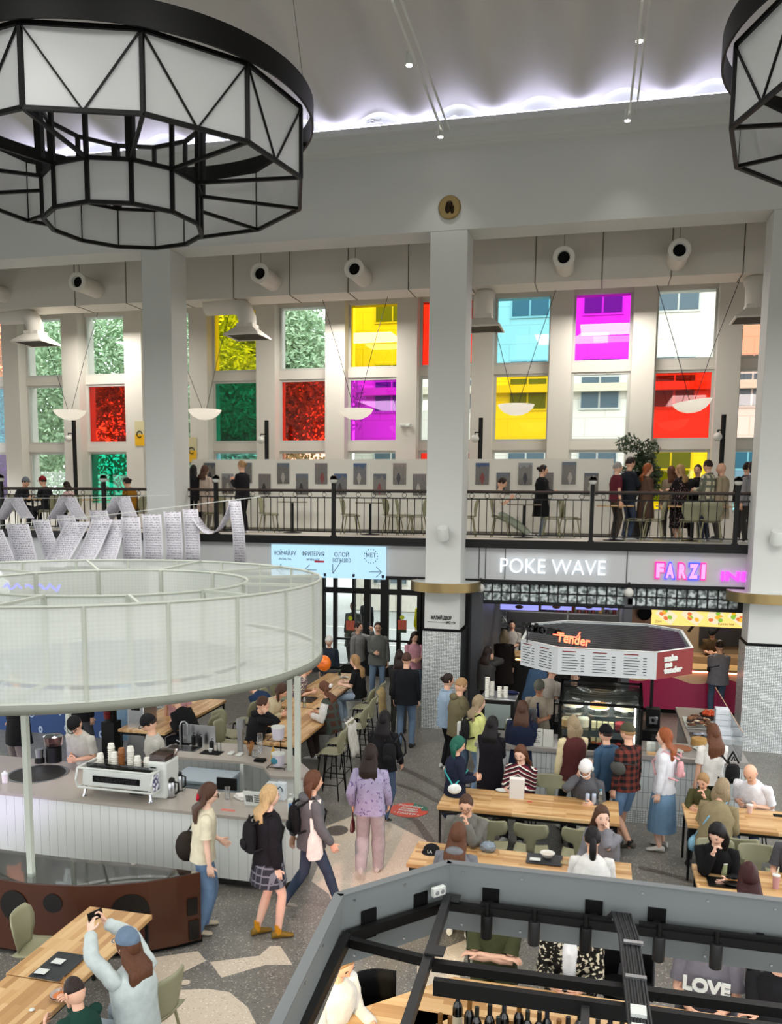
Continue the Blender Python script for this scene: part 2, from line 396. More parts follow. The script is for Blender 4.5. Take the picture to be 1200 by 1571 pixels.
# ================================================================ window wall with coloured glass
YW, YG = 22.2, 22.62
BAYX = {'A': -17.24, 'B': -15.34, 'C': -13.44, 'D': -11.52, 'E': -9.6, 'F': -7.69, 'G': -5.8, 'H': -3.92, 'I': -2.03, 'J': -.14, 'K': 1.77, 'L': 3.66, 'M': 5.55}
CL = dict(o='f08a5e', b='59a9d6', p='5a1f86', c='eef6f5', r='f62a12', g='0a8463', y='ffd818', m='f02cff', l='8fdcf0', s='f2a88c', k='f6d9d2')
GL = {k: glassy('window_glass_' + n, CL[k]) for k, n in dict(o='orange', b='blue', p='purple', c='clear', r='red', g='green', y='yellow', m='magenta', l='light_blue', s='salmon', k='pale_pink').items()}
ROW = [(8.11, 9.67), (6.245, 7.79), (4.55, 5.93)]
CC = dict(A='obp', B='ccc', C='crg', D='ccc', E='ygl', F='crs', G='ymc', H='rcr', I='lyc', J='mcc', K='cry', L='skl', M='ycr')
sp = MB(); pw = .26
keys = list(BAYX)
for i, k in enumerate(keys):
    x = BAYX[k]
    sp.box((x - .95 - pw, YW, ZB), (x - .95 + pw, 23.0, 11))
    if i == len(keys) - 1: sp.box((x + .95 - pw, YW, ZB), (x + 2.95, 23.0, 11))
sp.box((-19, YW, 9.86), (7, 23.0, 11))
for a, b in ((9.67, 9.86), (7.84, 8.06), (5.98, 6.19)): sp.box((-19, YG - .1, a + .0), (7, YG + .3, b))
sp.box((-19, YW + .1, ZB), (7, 23.0, 4.5))
st(sp.build('wall_windows', M_warm, smooth=False))
wi = 0
fr = mat('window_frame_white', 'e2e2de', .5)
for k in keys:
    x = BAYX[k]; w = .95 - pw + .02
    for r, (z0, z1) in enumerate(ROW):
        wi += 1
        f = MB(); a0, a1, b0, b1 = x - w, x + w, z0 - .06, z1 + .06
        for q in (((a0, YG - .06, b0), (a0 + .08, YG + .05, b1)), ((a1 - .08, YG - .06, b0), (a1, YG + .05, b1)), ((a0 + .08, YG - .06, b0), (a1 - .08, YG + .05, b0 + .07)), ((a0 + .08, YG - .06, b1 - .07), (a1 - .08, YG + .05, b1))): f.box(*q)
        o = st(f.build('window_%d' % wi, fr, smooth=False))
        MB().box((a0 + .07, YG - .008, b0 + .06), (a1 - .07, YG + .004, b1 - .06)).build('pane', GL[CC[k][r]], o, smooth=False)
# ================================================================ street side
@reg('stone_facade')
def M_stone(t):
    x = t.xyz(); b = t.n('ShaderNodeTexBrick', None, Vector=t.comb(x[0], x[2]), Scale=1., Color1=srgb('f3efe4'), Color2=srgb('ece7da'), Mortar=srgb('cfc8b6'), Mortar_Size=.02, Brick_Width=1.5, Row_Height=.72)
    t.set(t.mix(t.noise(.6), b.outputs[0], srgb('e4dccb')), .85)
YS = 36.
fx0 = W(545, 500, YS).x
t = T('apartment_building', 'pale stone apartment building across the street seen through the windows', 'building', (0, YS, 0))
MB().box((fx0, 0, 0), (16, 6, 22)).build('facade', M_stone(), t, smooth=False)
MB().box((fx0 - .1, -.35, 8.9), (16, 0, 9.2)).build('string_course', mat('stone_band', 'eee9dc', .8), t)
MB().box((fx0 - .1, -.25, 3.6), (16, 0, 3.85)).build('lower_course', mat('stone_band', 'eee9dc', .8), t)
mwin = mat('far_window_glass', '93a5ac', .3); mfr = mat('far_window_frame', 'e9e9e4', .6)
for fl_ in range(5):
    for c in range(9):
        x = fx0 + 1.6 + c * 2.75; z = 1.2 + fl_ * 3.55 + (.0)
        w = MB(); w.box((x - .78, -.06, z - .08), (x + .78, .0, z + 1.9)); f = w.build('window', mfr, t, smooth=False)
        g = MB()
        for q in ((-.7, -.05), (.02, .7)): g.box((x + q[0], -.08, z), (x + q[1], -.06, z + 1.15)); g.box((x + q[0], -.08, z + 1.23), (x + q[1], -.06, z + 1.82))
        g.build('pane', mwin, f, smooth=False)
st(MB().box((-60, 24.4, -.3), (50, 90, -.02)).build('ground', mat('street_asphalt', 'b5b7b2', .9, var=.08, vs=.5)))
for i, (x0, x1, y) in enumerate(((-40, 20, 27.5), (-40, 20, 31.))):
    st(MB().box((x0, y, -.02), (x1, y + .2, .0)).build('trim_5', mat('road_line', 'f3f3ee', .8)))
@reg('leaf_green')
def M_leaf(t):
    c = t.ramp(t.noise(2.5, detail=3.), (.3, '7d9c74'), (.55, '9db98f'), (.8, 'c8d6b6')); t.set(c, .6); t.b.inputs['Transmission Weight'].default_value = 0.
@reg('leaf_dark')
def M_leafd(t): t.set(t.ramp(t.noise(6., detail=2.), (.3, '1f2d1c'), (.7, '3d5233')), .5)
def foliage(mb, c, rad, n, size, rr):
    for _ in range(n):
        while 1:
            p = V((rr.uniform(-1, 1), rr.uniform(-1, 1), rr.uniform(-1, 1)))
            if .35 < p.length < 1: break
        p = V((p.x * rad[0], p.y * rad[1], p.z * rad[2])) * (1 + .12 * noise.noise(p * 3)) + V(c)
        a = V((rr.gauss(0, 1), rr.gauss(0, 1), rr.gauss(0, 1))).normalized() * size * rr.uniform(.6, 1.3); b = a.orthogonal().normalized() * size * .45
        mb.face([mb.vert(q) for q in (p - a, p + b, p + a, p - b)])
for i, (x, y, z, r) in enumerate(((-27, 33, 7, 5), (-21, 32, 6.5, 4.6), (-16.2, 33, 8, 4.4), (-12.6, 31.5, 5.5, 3.4), (-32, 36, 7, 5), (-12.9, 34, 9, 3.0))):
    rr = random.Random(i); mb = MB()
    for q in range(9): foliage(mb, (rr.uniform(-.6, .6) * r, rr.uniform(-.5, .5) * r, z + 1.2 + rr.uniform(-.85, .6) * r), (r * .6, r * .5, r * .5), 2300, .12, rr)
    t = T('street_tree', ['broad green tree at the far left beyond the windows', 'tall green tree beyond the clear left windows', 'pale green tree beyond the white window beside the yellow one', 'low green tree beyond the green and red panes', 'green tree at the back left beyond the orange pane', 'slim tree top beyond the clear top window'][i], 'tree', (x, y, 0), 0, 'street trees')
    mb.build('foliage', M_leaf(), t, smooth=False, recalc=False)
    MB().tube([(0, 0, 0), (.1, 0, z * .5), (-.1, .1, z)], [.3, .22, .1], 8).build('trunk', mat('bark', '5d5146', .9), t)
# world
st(MB().box((-17, -4.2, 6.3), (8, -4, 14)).build('wall_opposite_blocker', M_wall, smooth=False)); st(MB().box((-17.2, -4, 5.5), (-17, 22, 14)).build('wall_left_blocker', M_wall, smooth=False)); st(MB().box((8, -4, 5.5), (8.2, 22, 14)).build('wall_right_blocker', M_wall, smooth=False))  # unseen wall pieces added to keep sky light off the upper wall
w = bpy.data.worlds.new('sky'); S.world = w; w.use_nodes = True; wt = w.node_tree; bg = wt.nodes['Background']
tc = wt.nodes.new('ShaderNodeTexCoord'); sx = wt.nodes.new('ShaderNodeSeparateXYZ'); wt.links.new(tc.outputs['Generated'], sx.inputs[0])
rp = wt.nodes.new('ShaderNodeValToRGB'); mr = wt.nodes.new('ShaderNodeMapRange'); mr.inputs[1].default_value = -.3; mr.inputs[2].default_value = .8
wt.links.new(sx.outputs[2], mr.inputs[0]); wt.links.new(mr.outputs[0], rp.inputs[0]); e = rp.color_ramp.elements
e[0].position = .24; e[0].color = (.16, .16, .15, 1); e[1].position = .30; e[1].color = (1, 1, 1, 1); n2 = rp.color_ramp.elements.new(1.); n2.color = (.86, .93, 1, 1)
wt.links.new(rp.outputs[0], bg.inputs[0]); bg.inputs[1].default_value = 3.1
S.view_settings.exposure = .25
# ================================================================ chandeliers
@reg('opal_acrylic')
def M_opal(t):
    tl = t.n('ShaderNodeBsdfTranslucent', None, Color=srgb('e6e8e8')); t.set('eceeee', .22)
    mx = t.n('ShaderNodeMixShader', None, i0=.42, i1=t.b.outputs[0], i2=tl.outputs[0]); t.L.new(mx.outputs[0], t.o.inputs[0])
def chandelier(x, y, lab):
    k = 1.1; zz = lambda z: 4.8 + (z - 4.8) * k
    zib, zit, zob, zot, ri, ro, ph = zz(8.302), zz(8.81), zz(8.81), zz(9.646), 1.011 * k, 2.392 * k, 3.75
    t = T('chandelier', lab, 'chandelier', (x, y, zib), 0, 'polygonal chandeliers'); t0 = zib
    P = lambda r, z, a: V((r * cos(ph + a * pi / 6), r * sin(ph + a * pi / 6), z - t0))
    for a in range(12):
        for nm, r, z0, z1 in (('outer_panel', ro, zob, zot), ('inner_panel', ri, zib, zit)):
            A, B, C, D = P(r - .015, z0, a), P(r - .015, z0, a + 1), P(r - .015, z1, a + 1), P(r - .015, z1, a)
            MB().rings([[A, B, C, D], [q - V((q.x, q.y, 0)).normalized() * .008 for q in (A, B, C, D)]]).build(nm, M_opal(), t, smooth=False)
    f = MB()
    for r, z0, z1 in ((ro, zob, zot), (ri, zib, zit)):
        for a in range(12):
            for z in (z0, z1): f.bar(P(r, z, a), P(r, z, a + 1), .05)
            f.bar(P(r, z0, a), P(r, z1, a), .05)
    f.build('frame', M_black, t)
    d = MB()
    for a in range(12):
        m = (P(ro, zob, a) + P(ro, zob, a + 1)) / 2
        d.bar(P(ro + .012, zot, a), m, .022); d.bar(P(ro + .012, zot, a + 1), m, .022)
    d.build('diagonal_braces', M_black, t)
    s_ = MB()
    for a in range(12): s_.bar(P(ro, zob, a), P(ri, zit, a), .045)
    s_.build('spokes', M_black, t)
    u = MB()
    for a in range(12): MB().bar(P(ri, zit, a), P(ri + .02, zot + .05, a), .055 if a % 3 else .1).build('hanger_post', M_black, t)
    for a in range(12): u.bar(P(ri + .02, zot + .03, a), P(ri + .02, zot + .03, a + 1), .05)
    for a in range(0, 12, 3): u.bar(P(ri, zot + .03, a), P(ro + .1, zot + .03, a), .05)
    u.build('top_frame', M_black, t)
    MB().lathe([(2.71, 10.11 - t0), (2.74, 10.11 - t0), (2.74, 10.42 - t0), (2.71, 10.42 - t0), (2.71, 10.11 - t0)], 96, cap=False).build('ring_band', M_black, t)
    c = MB()
    for a in range(4):
        p = V((2.7 * cos(a * pi / 2 + .5), 2.7 * sin(a * pi / 2 + .5), 10.4 - t0)); c.tube([p, (p.x * .9, p.y * .9, 12.4 - t0)], .004, 4)
    c.build('cable', mat('cable_grey', '8c8c88', .5), t)
    return t
chandelier(-6.871, 12.1, 'large round black framed chandelier with white panels at upper left')
chandelier(3.95, 12.1, 'large black framed chandelier cut off by the upper right corner')
# ceiling tracks with spots ------------------------------------------------
def track(p0, p1, Ya, Yb, lab, spots):
    a, b = W(*p0, Ya), W(*p1, Yb); d = (b - a); t = T('light_track', lab, 'light track', a, 0, 'ceiling light tracks'); a = V((0, 0, 0)); b = d
    MB().bar(a, b, .035).build('rail', M_white, t)
    MB().bar(a + V((.09, 0, .05)), b + V((.12, 0, .05)), .03).build('conduit', M_white, t)
    return t
t1 = track((602, 0), (680, 205), 11.6, 17.3, 'white ceiling light track running to the wall left of the medallion', 0)
t2 = track((986, 0), (965, 180), 11.9, 17.2, 'white ceiling light track running to the wall right of the medallion', 0)
def spot(p, Y, lab):
    c = W(*p, Y); t = T('track_spotlight', lab, 'spotlight', c, 0, 'white spotlights on the ceiling tracks')
    MB().lathe([(.0, .19), (.05, .19), (.055, .0), (.0, .005)], 16).build('housing', M_white, t)
    MB().lathe([(.0, -.012), (.045, -.012), (.045, .004), (.0, .004)], 16).build('lens', emit('spot_lens', 'fff8ee', 14.), t)
    MB().tube([(0, 0, .18), (0, 0, .3)], .01, 6).build('stem', M_white, t)
    l = bpy.data.lights.new('spot_lamp', 'SPOT'); l.energy = 35; l.spot_size = 1.4; l.spot_blend = .8; l.shadow_soft_size = .05; l.color = (1, .96, .9)
    o = bpy.data.objects.new('spot_lamp', l); COL.objects.link(o); o.parent = t; o.location = (0, 0, -.03)
spot((628, 100), 14.2, 'lit white spotlight higher up on the left ceiling track')
spot((676, 210), 17.2, 'lit white spotlight at the wall end of the left ceiling track')
spot((981, 63), 13.8, 'lit white spotlight higher up on the right ceiling track')
spot((963, 185), 17.1, 'lit white spotlight at the wall end of the right ceiling track')
for p, n in (((575, 190), 'left'), ((703, 184), 'middle')):
    c = W(*p, 17.72); m = MB(); rr = random.Random(3)
    m.tube([(rr.uniform(-.2, .2), rr.uniform(-.03, .03), rr.uniform(0, .1)) for _ in range(16)], .008, 5)
    tag(m.build('cable_coil', M_white, loc=c), 'tangle of white cable lying on the cornice, %s one' % n, 'cable', 'cables on the cornice')
# ================================================================ nozzles, diffusers, bowl lamps
nz = [((-30, 440), 'far left, partly out of view'), ((118, 432), 'left of the left pillar'), ((398, 419), 'above the white window, right of the left pillar'), ((543, 412), 'above the yellow window'), ((865, 394), 'above the light blue and magenta windows'), ((1043, 383), 'above the clear window at right')]
for p, n in nz:
    c = W(*p, 18.75); t = T('air_nozzle', 'white cylindrical air nozzle with dark opening, ' + n, 'air vent', c, 0, 'air nozzles on the box duct')
    a = MB(); a.M = Matrix.Rotation(-pi / 2, 4, 'X')
    a.lathe([(.13, -.01), (.2, -.01), (.215, .0), (.215, .04), (.2, .05), (.2, .86), (.0, .86)], 28, cap=False); a.build('tube', M_warm, t)
    b = MB(); b.M = a.M; b.lathe([(.16, .0), (.16, .03), (.11, .07)], 24, cap=False); b.build('rim', M_white, t)
    b = MB(); b.M = a.M; b.lathe([(.0, .06), (.12, .06)], 24, cap=False); b.build('opening', M_dark, t)
    MB().tube([(0, .1, .2), (0, .1, 9.97 + .3 - c.z)], .006, 5).build('hanger', mat('cable_grey', '8c8c88', .5), t)
df = [((55, 528), 19.8, 'left of the left pillar'), ((380, 518), 19.8, 'over the yellow pane'), ((741, 506), 19.9, 'half hidden behind the middle pillar'), ((1158, 492), 19.8, 'half hidden behind the right pillar')]
for p, Y, n in df:
    c = W(*p, Y); t = T('air_diffuser', 'white elbow duct with square hood, ' + n, 'air vent', c, 0, 'hooded air diffusers')
    zt = 9.3 - c.z
    pts = [(-1.15, .3, zt - .05), (-.7, .25, zt - .06), (-.35, .15, zt - .08), (-.12, .05, zt - .2), (0, 0, zt - .42), (0, 0, .2)]
    if n.startswith('half'): pts = [(0, .5, zt + .1), (0, .35, zt - .05), (0, .15, zt - .12), (0, .03, zt - .25), (0, 0, .3), (0, 0, .2)]
    MB().tube(pts, .21, 20).build('duct', M_warm, t)
    h = MB(); sq = lambda r, z: [V((r, r, z)), V((-r, r, z)), V((-r, -r, z)), V((r, -r, z))]
    h.rings([sq(.2, .3), sq(.2, .22), sq(.42, .04), sq(.43, 0), sq(.39, 0), sq(.38, .03)], cap=False); h.build('hood', M_warm, t, smooth=False)
    g = MB()
    for i in range(9): g.box((-.38, -.36 + i * .09, .01), (.38, -.34 + i * .09, .035))
    g.build('grille', mat('grille_grey', 'a39e95', .6), t)
bl = [((107, 630), 'above the left lamp post', 0, (58, 490), (150, 480)), ((314, 629), 'beside the left pillar over the green pane', 0, (283, 555), (352, 480)), ((546, 628), 'over the magenta pane', 0, (495, 460), (595, 455)), ((792, 621), 'over the yellow pane right of the middle pillar', 0, (745, 450), (853, 445)), ((1062, 616), 'over the red pane at right, hanging tilted', 1, (1008, 437), (1135, 430))]
M_alab = NT('alabaster'); M_alab.set(M_alab.mix(M_alab.noise(3., detail=4.), srgb('f0ece2'), srgb('d9d3c6')), .4, emis='fff4e0', es=.45); M_alab = M_alab.m
for p, n, tilt, ca, cb in bl:
    c = W(*p, 20.1); t = T('bowl_lamp', 'white alabaster bowl pendant lamp ' + n, 'lamp', c, 0, 'bowl pendant lamps')
    b = MB(); b.M = Matrix.Rotation(R_(-9 if tilt else 0), 4, 'Y')
    b.lathe([(.02, -.235), (.14, -.22), (.27, -.16), (.36, -.08), (.405, .0), (.395, .0), (.35, -.07), (.26, -.15), (.13, -.205), (.01, -.22)], 36); b.build('bowl', M_alab, t)
    w_ = MB()
    for q in (ca, cb):
        e = W(*q, 20.1) - c; e = e * ((9.9 - c.z) / max(e.z, .1)) if e.z < 9.3 - c.z - .6 else e
        w_.tube([(.04 if e.x > 0 else -.04, 0, -.02), e * .5, e], .007, 4)
    w_.build('cable', M_black, t)
    MB().tube([(-.39, 0, .0), (.39, 0, .0)], .012, 6).build('crossbar', M_black, t).rotation_euler = (0, R_(-9 if tilt else 0), 0)
lp = [((113, 645), -1, 'left of the left pillar'), ((409, 645), -1, 'between the green and red panes'), ((738, 641), -1, 'right of the middle pillar'), ((1111, 636), 1, 'behind the crowd at right')]
for p, sd, n in lp:
    c = W(*p, 21.7); t = T('lamp_post', 'black lamp post with a white globe, ' + n, 'lamp post', (c.x, c.y, ZB), 0, 'balcony lamp posts'); h = c.z - ZB
    MB().tube([(0, 0, 0), (0, 0, h)], .055, 12).build('pole', M_black, t)
    MB().lathe([(.0, 0), (.14, 0), (.14, .03), (.05, .05)], 16).build('base', M_black, t)
    MB().tube([(0, 0, h - .35), (-.12, -.1, h - .35), (-.12, -.1, h - .42)], .018, 6).build('arm', M_black, t)
    MB().ball((-.12, -.1, h - .5), .1).build('globe', M_bulb_w, t)
# ================================================================ photo panel
YP = 21.0; xa, xb = W(294, 705, YP).x, W(942, 707, YP).x
t = T('exhibition_panel', 'long white free standing panel carrying the photographs', 'panel', (xa, YP, ZB))
MB().box((0, 0, .08), (xb - xa, .12, 1.78)).build('board', mat('panel_paint', 'efeee9', .8), t)
MB().box((0, -.01, 0), (xb - xa, .13, .08)).build('plinth', mat('plinth_grey', 'a9a69e', .7), t)
def photo_mat(i):
    n = 'photo_print_%d' % i
    t = NT(n); x = t.xyz(); r = random.Random(i * 13 + 5)
    sky = r.choice(['5f6872', '8d9195', '35507a', '75696a', '4c545f', '8f7f78']); gr = r.choice(['33312f', '453e38', '26282b', '4f4a46']); bd = r.choice(['2c2927', '454341', '5f594f', '222226'])
    z = x[2]; g1 = t.math('GREATER_THAN', z, -.1 + r.uniform(-.04, .04)); base = t.mix(g1, srgb(gr), srgb(sky))
    nb = t.noise(9., vec=t.map((1.3, 1, .5), loc=(r.uniform(0, 9), 0, 0)), detail=5.)
    bl_ = t.math('LESS_THAN', z, t.math('MULTIPLY', nb, .34)); base = t.mix(t.math('MULTIPLY', bl_, .85), base, t.mix(t.noise(40.), srgb(bd), srgb('8d8880')))
    px = r.uniform(-.03, .03); dx = t.math('ABSOLUTE', t.math('SUBTRACT', x[0], px)); wd = t.math('SUBTRACT', .055, t.math('MULTIPLY', t.math('ABSOLUTE', t.math('ADD', z, .1)), .3))
    fig = t.math('MULTIPLY', t.math('LESS_THAN', dx, wd), t.math('LESS_THAN', z, .02)); base = t.mix(fig, base, srgb(r.choice(['1f1c1e', '7d2f2c', '2b2730', 'a9a29a', '1b1b1c'])))
    t.set(t.mix(.1, base, t.mix(t.noise(60., detail=3.), srgb('1a1a1b'), srgb('8a8680'))), .35); return t.m
tops = [(82, 77), (228, 77), (377, 79), (529, 80), (684, 81), (843, 81), (1000, 81), (1171, 77)]; lows = [(155, 120), (303, 122), (453, 122), (606, 122), (764, 123), (922, 124), (1090, 124)]
ph = [(280 + (x + 26) / 2.609, 680 + (y + 42) / 2.609) for x, y in tops + lows] + [(740, 727), (772, 742), (806, 727), (838, 742), (873, 726), (907, 743)]
ph = [p for p in ph if p[0] < 735 or p[0] >= 740]; ph = sorted(ph)
nm_p = ['woman in a red dress', 'figure in red against a wall', 'person by a column', 'grey city square', 'domed cathedral', 'cathedral and garden', 'street between facades', 'person on a terrace', 'palm and silhouette', 'two people in black', 'white building under blue sky', 'person in black before a blue sky', 'hidden print', 'hidden second print', 'narrow tall building', 'cathedral with walking figure', 'interior passage', 'dome and woman in red', 'street with pale sky', 'woman in a dark dress by the water', 'embankment at dusk']
for i, p in enumerate(ph):
    c = W(*p, YP - .012); q = i
    o = MB().box((-.16, -.006, -.255), (.16, .008, .255)).build('photograph', photo_mat(i), loc=c, smooth=False)
    if p[0] < 653 or p[0] > 714: lab = '%s of the photographs on the white panel, counted from the left' % ('first second third fourth fifth sixth seventh eighth ninth tenth eleventh twelfth thirteenth fourteenth fifteenth sixteenth seventeenth eighteenth nineteenth twentieth twenty-first twenty-second'.split()[i])
    else: lab = '%s of the photographs on the white panel, behind the middle pillar' % ('first second third fourth fifth sixth seventh eighth ninth tenth eleventh twelfth thirteenth fourteenth fifteenth sixteenth seventeenth eighteenth nineteenth twentieth twenty-first twenty-second'.split()[i])
    tag(o, lab, 'photograph', 'photographs on the white panel')
# yellow posters on the pilasters
for p, n in (((214, 665), 'black and yellow poster with a round face drawing left of the left pillar'), ((294, 690), 'black and yellow poster just right of the left pillar')):
    c = W(*p, YW - .02); t = T('poster', n, 'poster', c)
    MB().box((-.14, 0, -.33), (.14, .012, .33)).build('sheet', mat('poster_cream', 'e5e0c8', .6), t, smooth=False)
    MB().box((-.14, -.003, -.33), (.14, .0, -.02)).build('yellow_print', mat('poster_yellow', 'f0d52a', .6), t, smooth=False)
    MB().tube([(.08 * cos(a * pi / 8), -.006, .08 * sin(a * pi / 8) - .02) for a in range(15)], .014, 5).build('drawing', M_black, t)
c = W(623, 653, YW); t = T('security_camera', 'small white twin security camera on the pilaster right of the magenta pane', 'camera', c)
for s_ in (-1, 1): MB().tube([(s_ * .02, 0, 0), (s_ * .14, -.1, 0)], .045, 10).build('lens_barrel', M_white, t)
MB().cbox((0, -.02, 0), (.07, .05, .07)).build('mount', M_white, t)
# wall spots on pillars
for i, (p, n) in enumerate((((680, 818), 'middle pillar above the brass collar'), ((1192, 824), 'right pillar at the frame edge'))):
    c = W(*p, YF - .16); t = T('wall_light', 'white cylinder wall light on the ' + n, 'lamp', c, 0, 'pillar wall lights')
    a = MB(); a.M = Matrix.Rotation(R_(25), 4, 'X'); a.lathe([(.0, .13), (.1, .13), (.11, .11), (.11, -.13), (.095, -.13), (.09, -.11), (.0, -.11)], 24); a.build('shade', M_white, t)
    MB().cbox((0, .1, .0), (.06, .16, .08)).build('mount', M_white, t)
# ================================================================ signs on the fascia
YS2 = 18.5
sx0, sx1 = W(418, 860, YS2).x, W(593, 860, YS2).x; sz0, sz1 = W(505, 886, YS2).z, W(505, 837, YS2).z
t = T('light_box_sign', 'pale blue backlit sign of four panels with stall names under the balcony', 'sign', (sx0, YS2, sz0)); pw_ = (sx1 - sx0) / 4; hh = sz1 - sz0
Msky = emit('lightbox_blue', 'b3dcf5', 1.0); Mink = mat('sign_ink', '27466b', .6); Mpink = mat('sign_pink', 'd9577a', .6)
txt = [('НОЙЧАЙ.РУ', .2, 'SPECIAL TEA'), ('ФРИТЕРИЯ', .2, 'КАРТОФЕЛЬ & БАТАТ'), ('ОЛОЙ', .2, 'ВСПЫШКО'), ('МЕТ', .22, '')]
for i in range(4):
    p = MB().box((i * pw_ + .006, -.08, 0), ((i + 1) * pw_ - .006, 0, hh)).build('panel', Msky, t, smooth=False); cx_ = (i + .5) * pw_
    text(txt[i][0], .13, Mink, parent=p, mw=facing((cx_, -.084, hh * .73), (1, 0, 0), (0, 0, 1)), width=pw_ * (.78 if i < 2 else .5 if i == 2 else .33))
    if txt[i][2]: text(txt[i][2], .06 if i != 2 else .12, Mink, parent=p, mw=facing((cx_, -.084, hh * .55), (1, 0, 0), (0, 0, 1)), width=pw_ * (.45 if i != 2 else .62))
    a = MB()
    if i == 3:
        for k in range(16):
            q = k * pi / 8; a.cbox((cx_ + .15 * cos(q), -.082, hh * .71 + .15 * sin(q)), (.02, .004, .02))
    sgn = -1 if i < 3 else 1; ax = cx_ + (.24 if i == 3 else -.2); 
    a.bar((ax - sgn * .28 * (1 if i != 2 else .6), -.082, .16 + (.18 if i == 2 else 0)), (ax, -.082, .16 if i != 2 else .1), .012); a.bar((ax, -.082, .16 if i != 2 else .1), (ax - sgn * .12, -.082, .27), .012); a.bar((ax, -.082, .16 if i != 2 else .1), (ax - sgn * (.12 if i != 2 else 0), -.082, .05 if i != 2 else .3), .012)
    a.lathe([(.03, .03), (.035, .1)], 8, (cx_ + .27 - (.5 if 0 else 0), -.07, 0)) if i != 0 else None
    a.build('arrow', Mink, p)
    if i == 1: MB().box((cx_ + .03, -.083, hh * .47), (cx_ + .25, -.08, hh * .53)).build('badge', Mpink, p)
c = W(847, 870.5, YS2); w_ = W(928, 870, YS2).x - W(767, 870, YS2).x
t = T('shop_sign', 'white glowing letters POKE WAVE on the grey fascia', 'sign', c)
text('POKE WAVE', .46, emit('white_neon', 'eef6ff', 1.5), 'letters', t, facing((0, -.06, 0), (1, 0, 0), (0, 0, 1)), extrude=.03, width=w_, bold=-.004, sy=.95)
c = W(1043, 877, YS2); t = T('shop_sign', 'pink and blue outlined glowing letters FARZI on the fascia', 'sign', c, 0)
lx = [1012, 1028, 1046, 1064, 1079]; Mp = emit('pink_neon', 'ff9ad0', 1.3); Mb_ = emit('blue_neon', '3a3cff', 2.2); Mm = emit('magenta_neon', 'e61a8c', 1.6)
for i, ch in enumerate('FARZI'):
    q = W(lx[i], 877, YS2) - c; wd = (.2, .22, .2, .24, .1)[i]
    l = text(ch, .42, (Mb_, Mm)[(i % 2) == 0 and i != 3], 'letter', t, facing((q.x, -.03, 0), (1, 0, 0), (0, 0, 1)), extrude=.02, width=wd, bold=.03, sy=1.0)
    text(ch, .36, Mp, 'letter_face', l, Matrix.Translation((0, 0, .022)), extrude=.006, width=wd * .72, bold=.022)
c = W(1129, 885, YS2); t = T('shop_sign', 'magenta glowing letters beginning IND beside the right pillar', 'sign', c, 0)
text('IND', .26, emit('violet_neon', 'f03cff', 1.8), 'letters', t, facing((.03, -.04, 0), (1, 0, 0), (0, 0, 1)), extrude=.03, width=.62, bold=.006)
# blue lettering glimpsed through the canopy mesh
c = W(50, 902, 18.4); t = T('blue_neon_sign', 'blurred blue neon lettering behind the canopy at the left edge', 'sign', c)
n_ = MB(); pts = [(x * .09 - .75, -.05, .09 * sin(x * 1.9) * (1 if x % 3 else .3) + .03 * x / 17) for x in range(18)]; n_.tube(pts, .028, 6); n_.build('neon_tube', emit('blue_neon_tube', '2020ff', 4.), t)
# ================================================================ glass block band and shop fronts
zb0, zb1 = 2.63, 3.03; gx0, gx1 = W(741, 910, 18.6).x, 2.8
@reg('glass_block')
def M_gb(t):
    n1 = t.noise(14., detail=1., rough=.3); t.set(t.ramp(n1, (.35, '4d5656'), (.5, '8b9696'), (.62, 'c6d0cf')), .12); t.bump(t.noise(25.), .5, .02)
n = int((gx1 - gx0) / .195); m = MB()
for i in range(n):
    for j in range(2): m.cbox((gx0 + .1 + i * .195, 18.6, zb0 + .1 + j * .195), (.17, .1, .17))
t = T('glass_block_band', 'band of two rows of glass blocks above the shop fronts', 'glass blocks', (0, 0, 0))
m.build('blocks', M_gb(), t, bevel=.02)
MB().box((gx0, 18.58, zb0 - .03), (gx1, 18.64, zb1 + .02)).build('mortar', mat('block_mortar', '3c4040', .7), t)
MB().box((gx0, 18.54, zb0 - .05), (gx1, 18.68, zb0 - .02)).build('lintel', M_black, t)
for p, nn in (((737, 902), 'beside the middle pillar'), ((965, 909), 'between the two shop signs')):
    c = W(*p, 18.4); t = T('globe_light', 'white globe light ' + nn, 'lamp', c, 0, 'globe lights of the shop fronts')
    MB().ball((0, 0, 0), .095).build('globe', M_bulb_w, t); MB().box((-.02, 0, .06), (.02, .1, .2)).build('bracket', M_black, t)
sh = W(963, 950, 18.7).x
stw = MB(); stw.box((gx0 - .22, 18.5, 0), (gx0 + .02, 18.8, 3.05)); stw.box((sh - .08, 18.55, 0), (sh + .08, 23.4, 3.05)); stw.box((gx0 - .3, 18.8, 0), (gx0, 24.3, 3.1)); stw.box((3.9, 18.6, 0), (4.1, 23.4, 3.1))
st(stw.build('wall_partitions', mat('charcoal_stone', '45464a', .5, var=.2, vs=3.), smooth=False))
st(MB().box((sh, 23.4, 0), (8, 23.6, 3.1)).build('wall_shops', mat('shop_wall_grey', '84827e', .6, var=.1)))
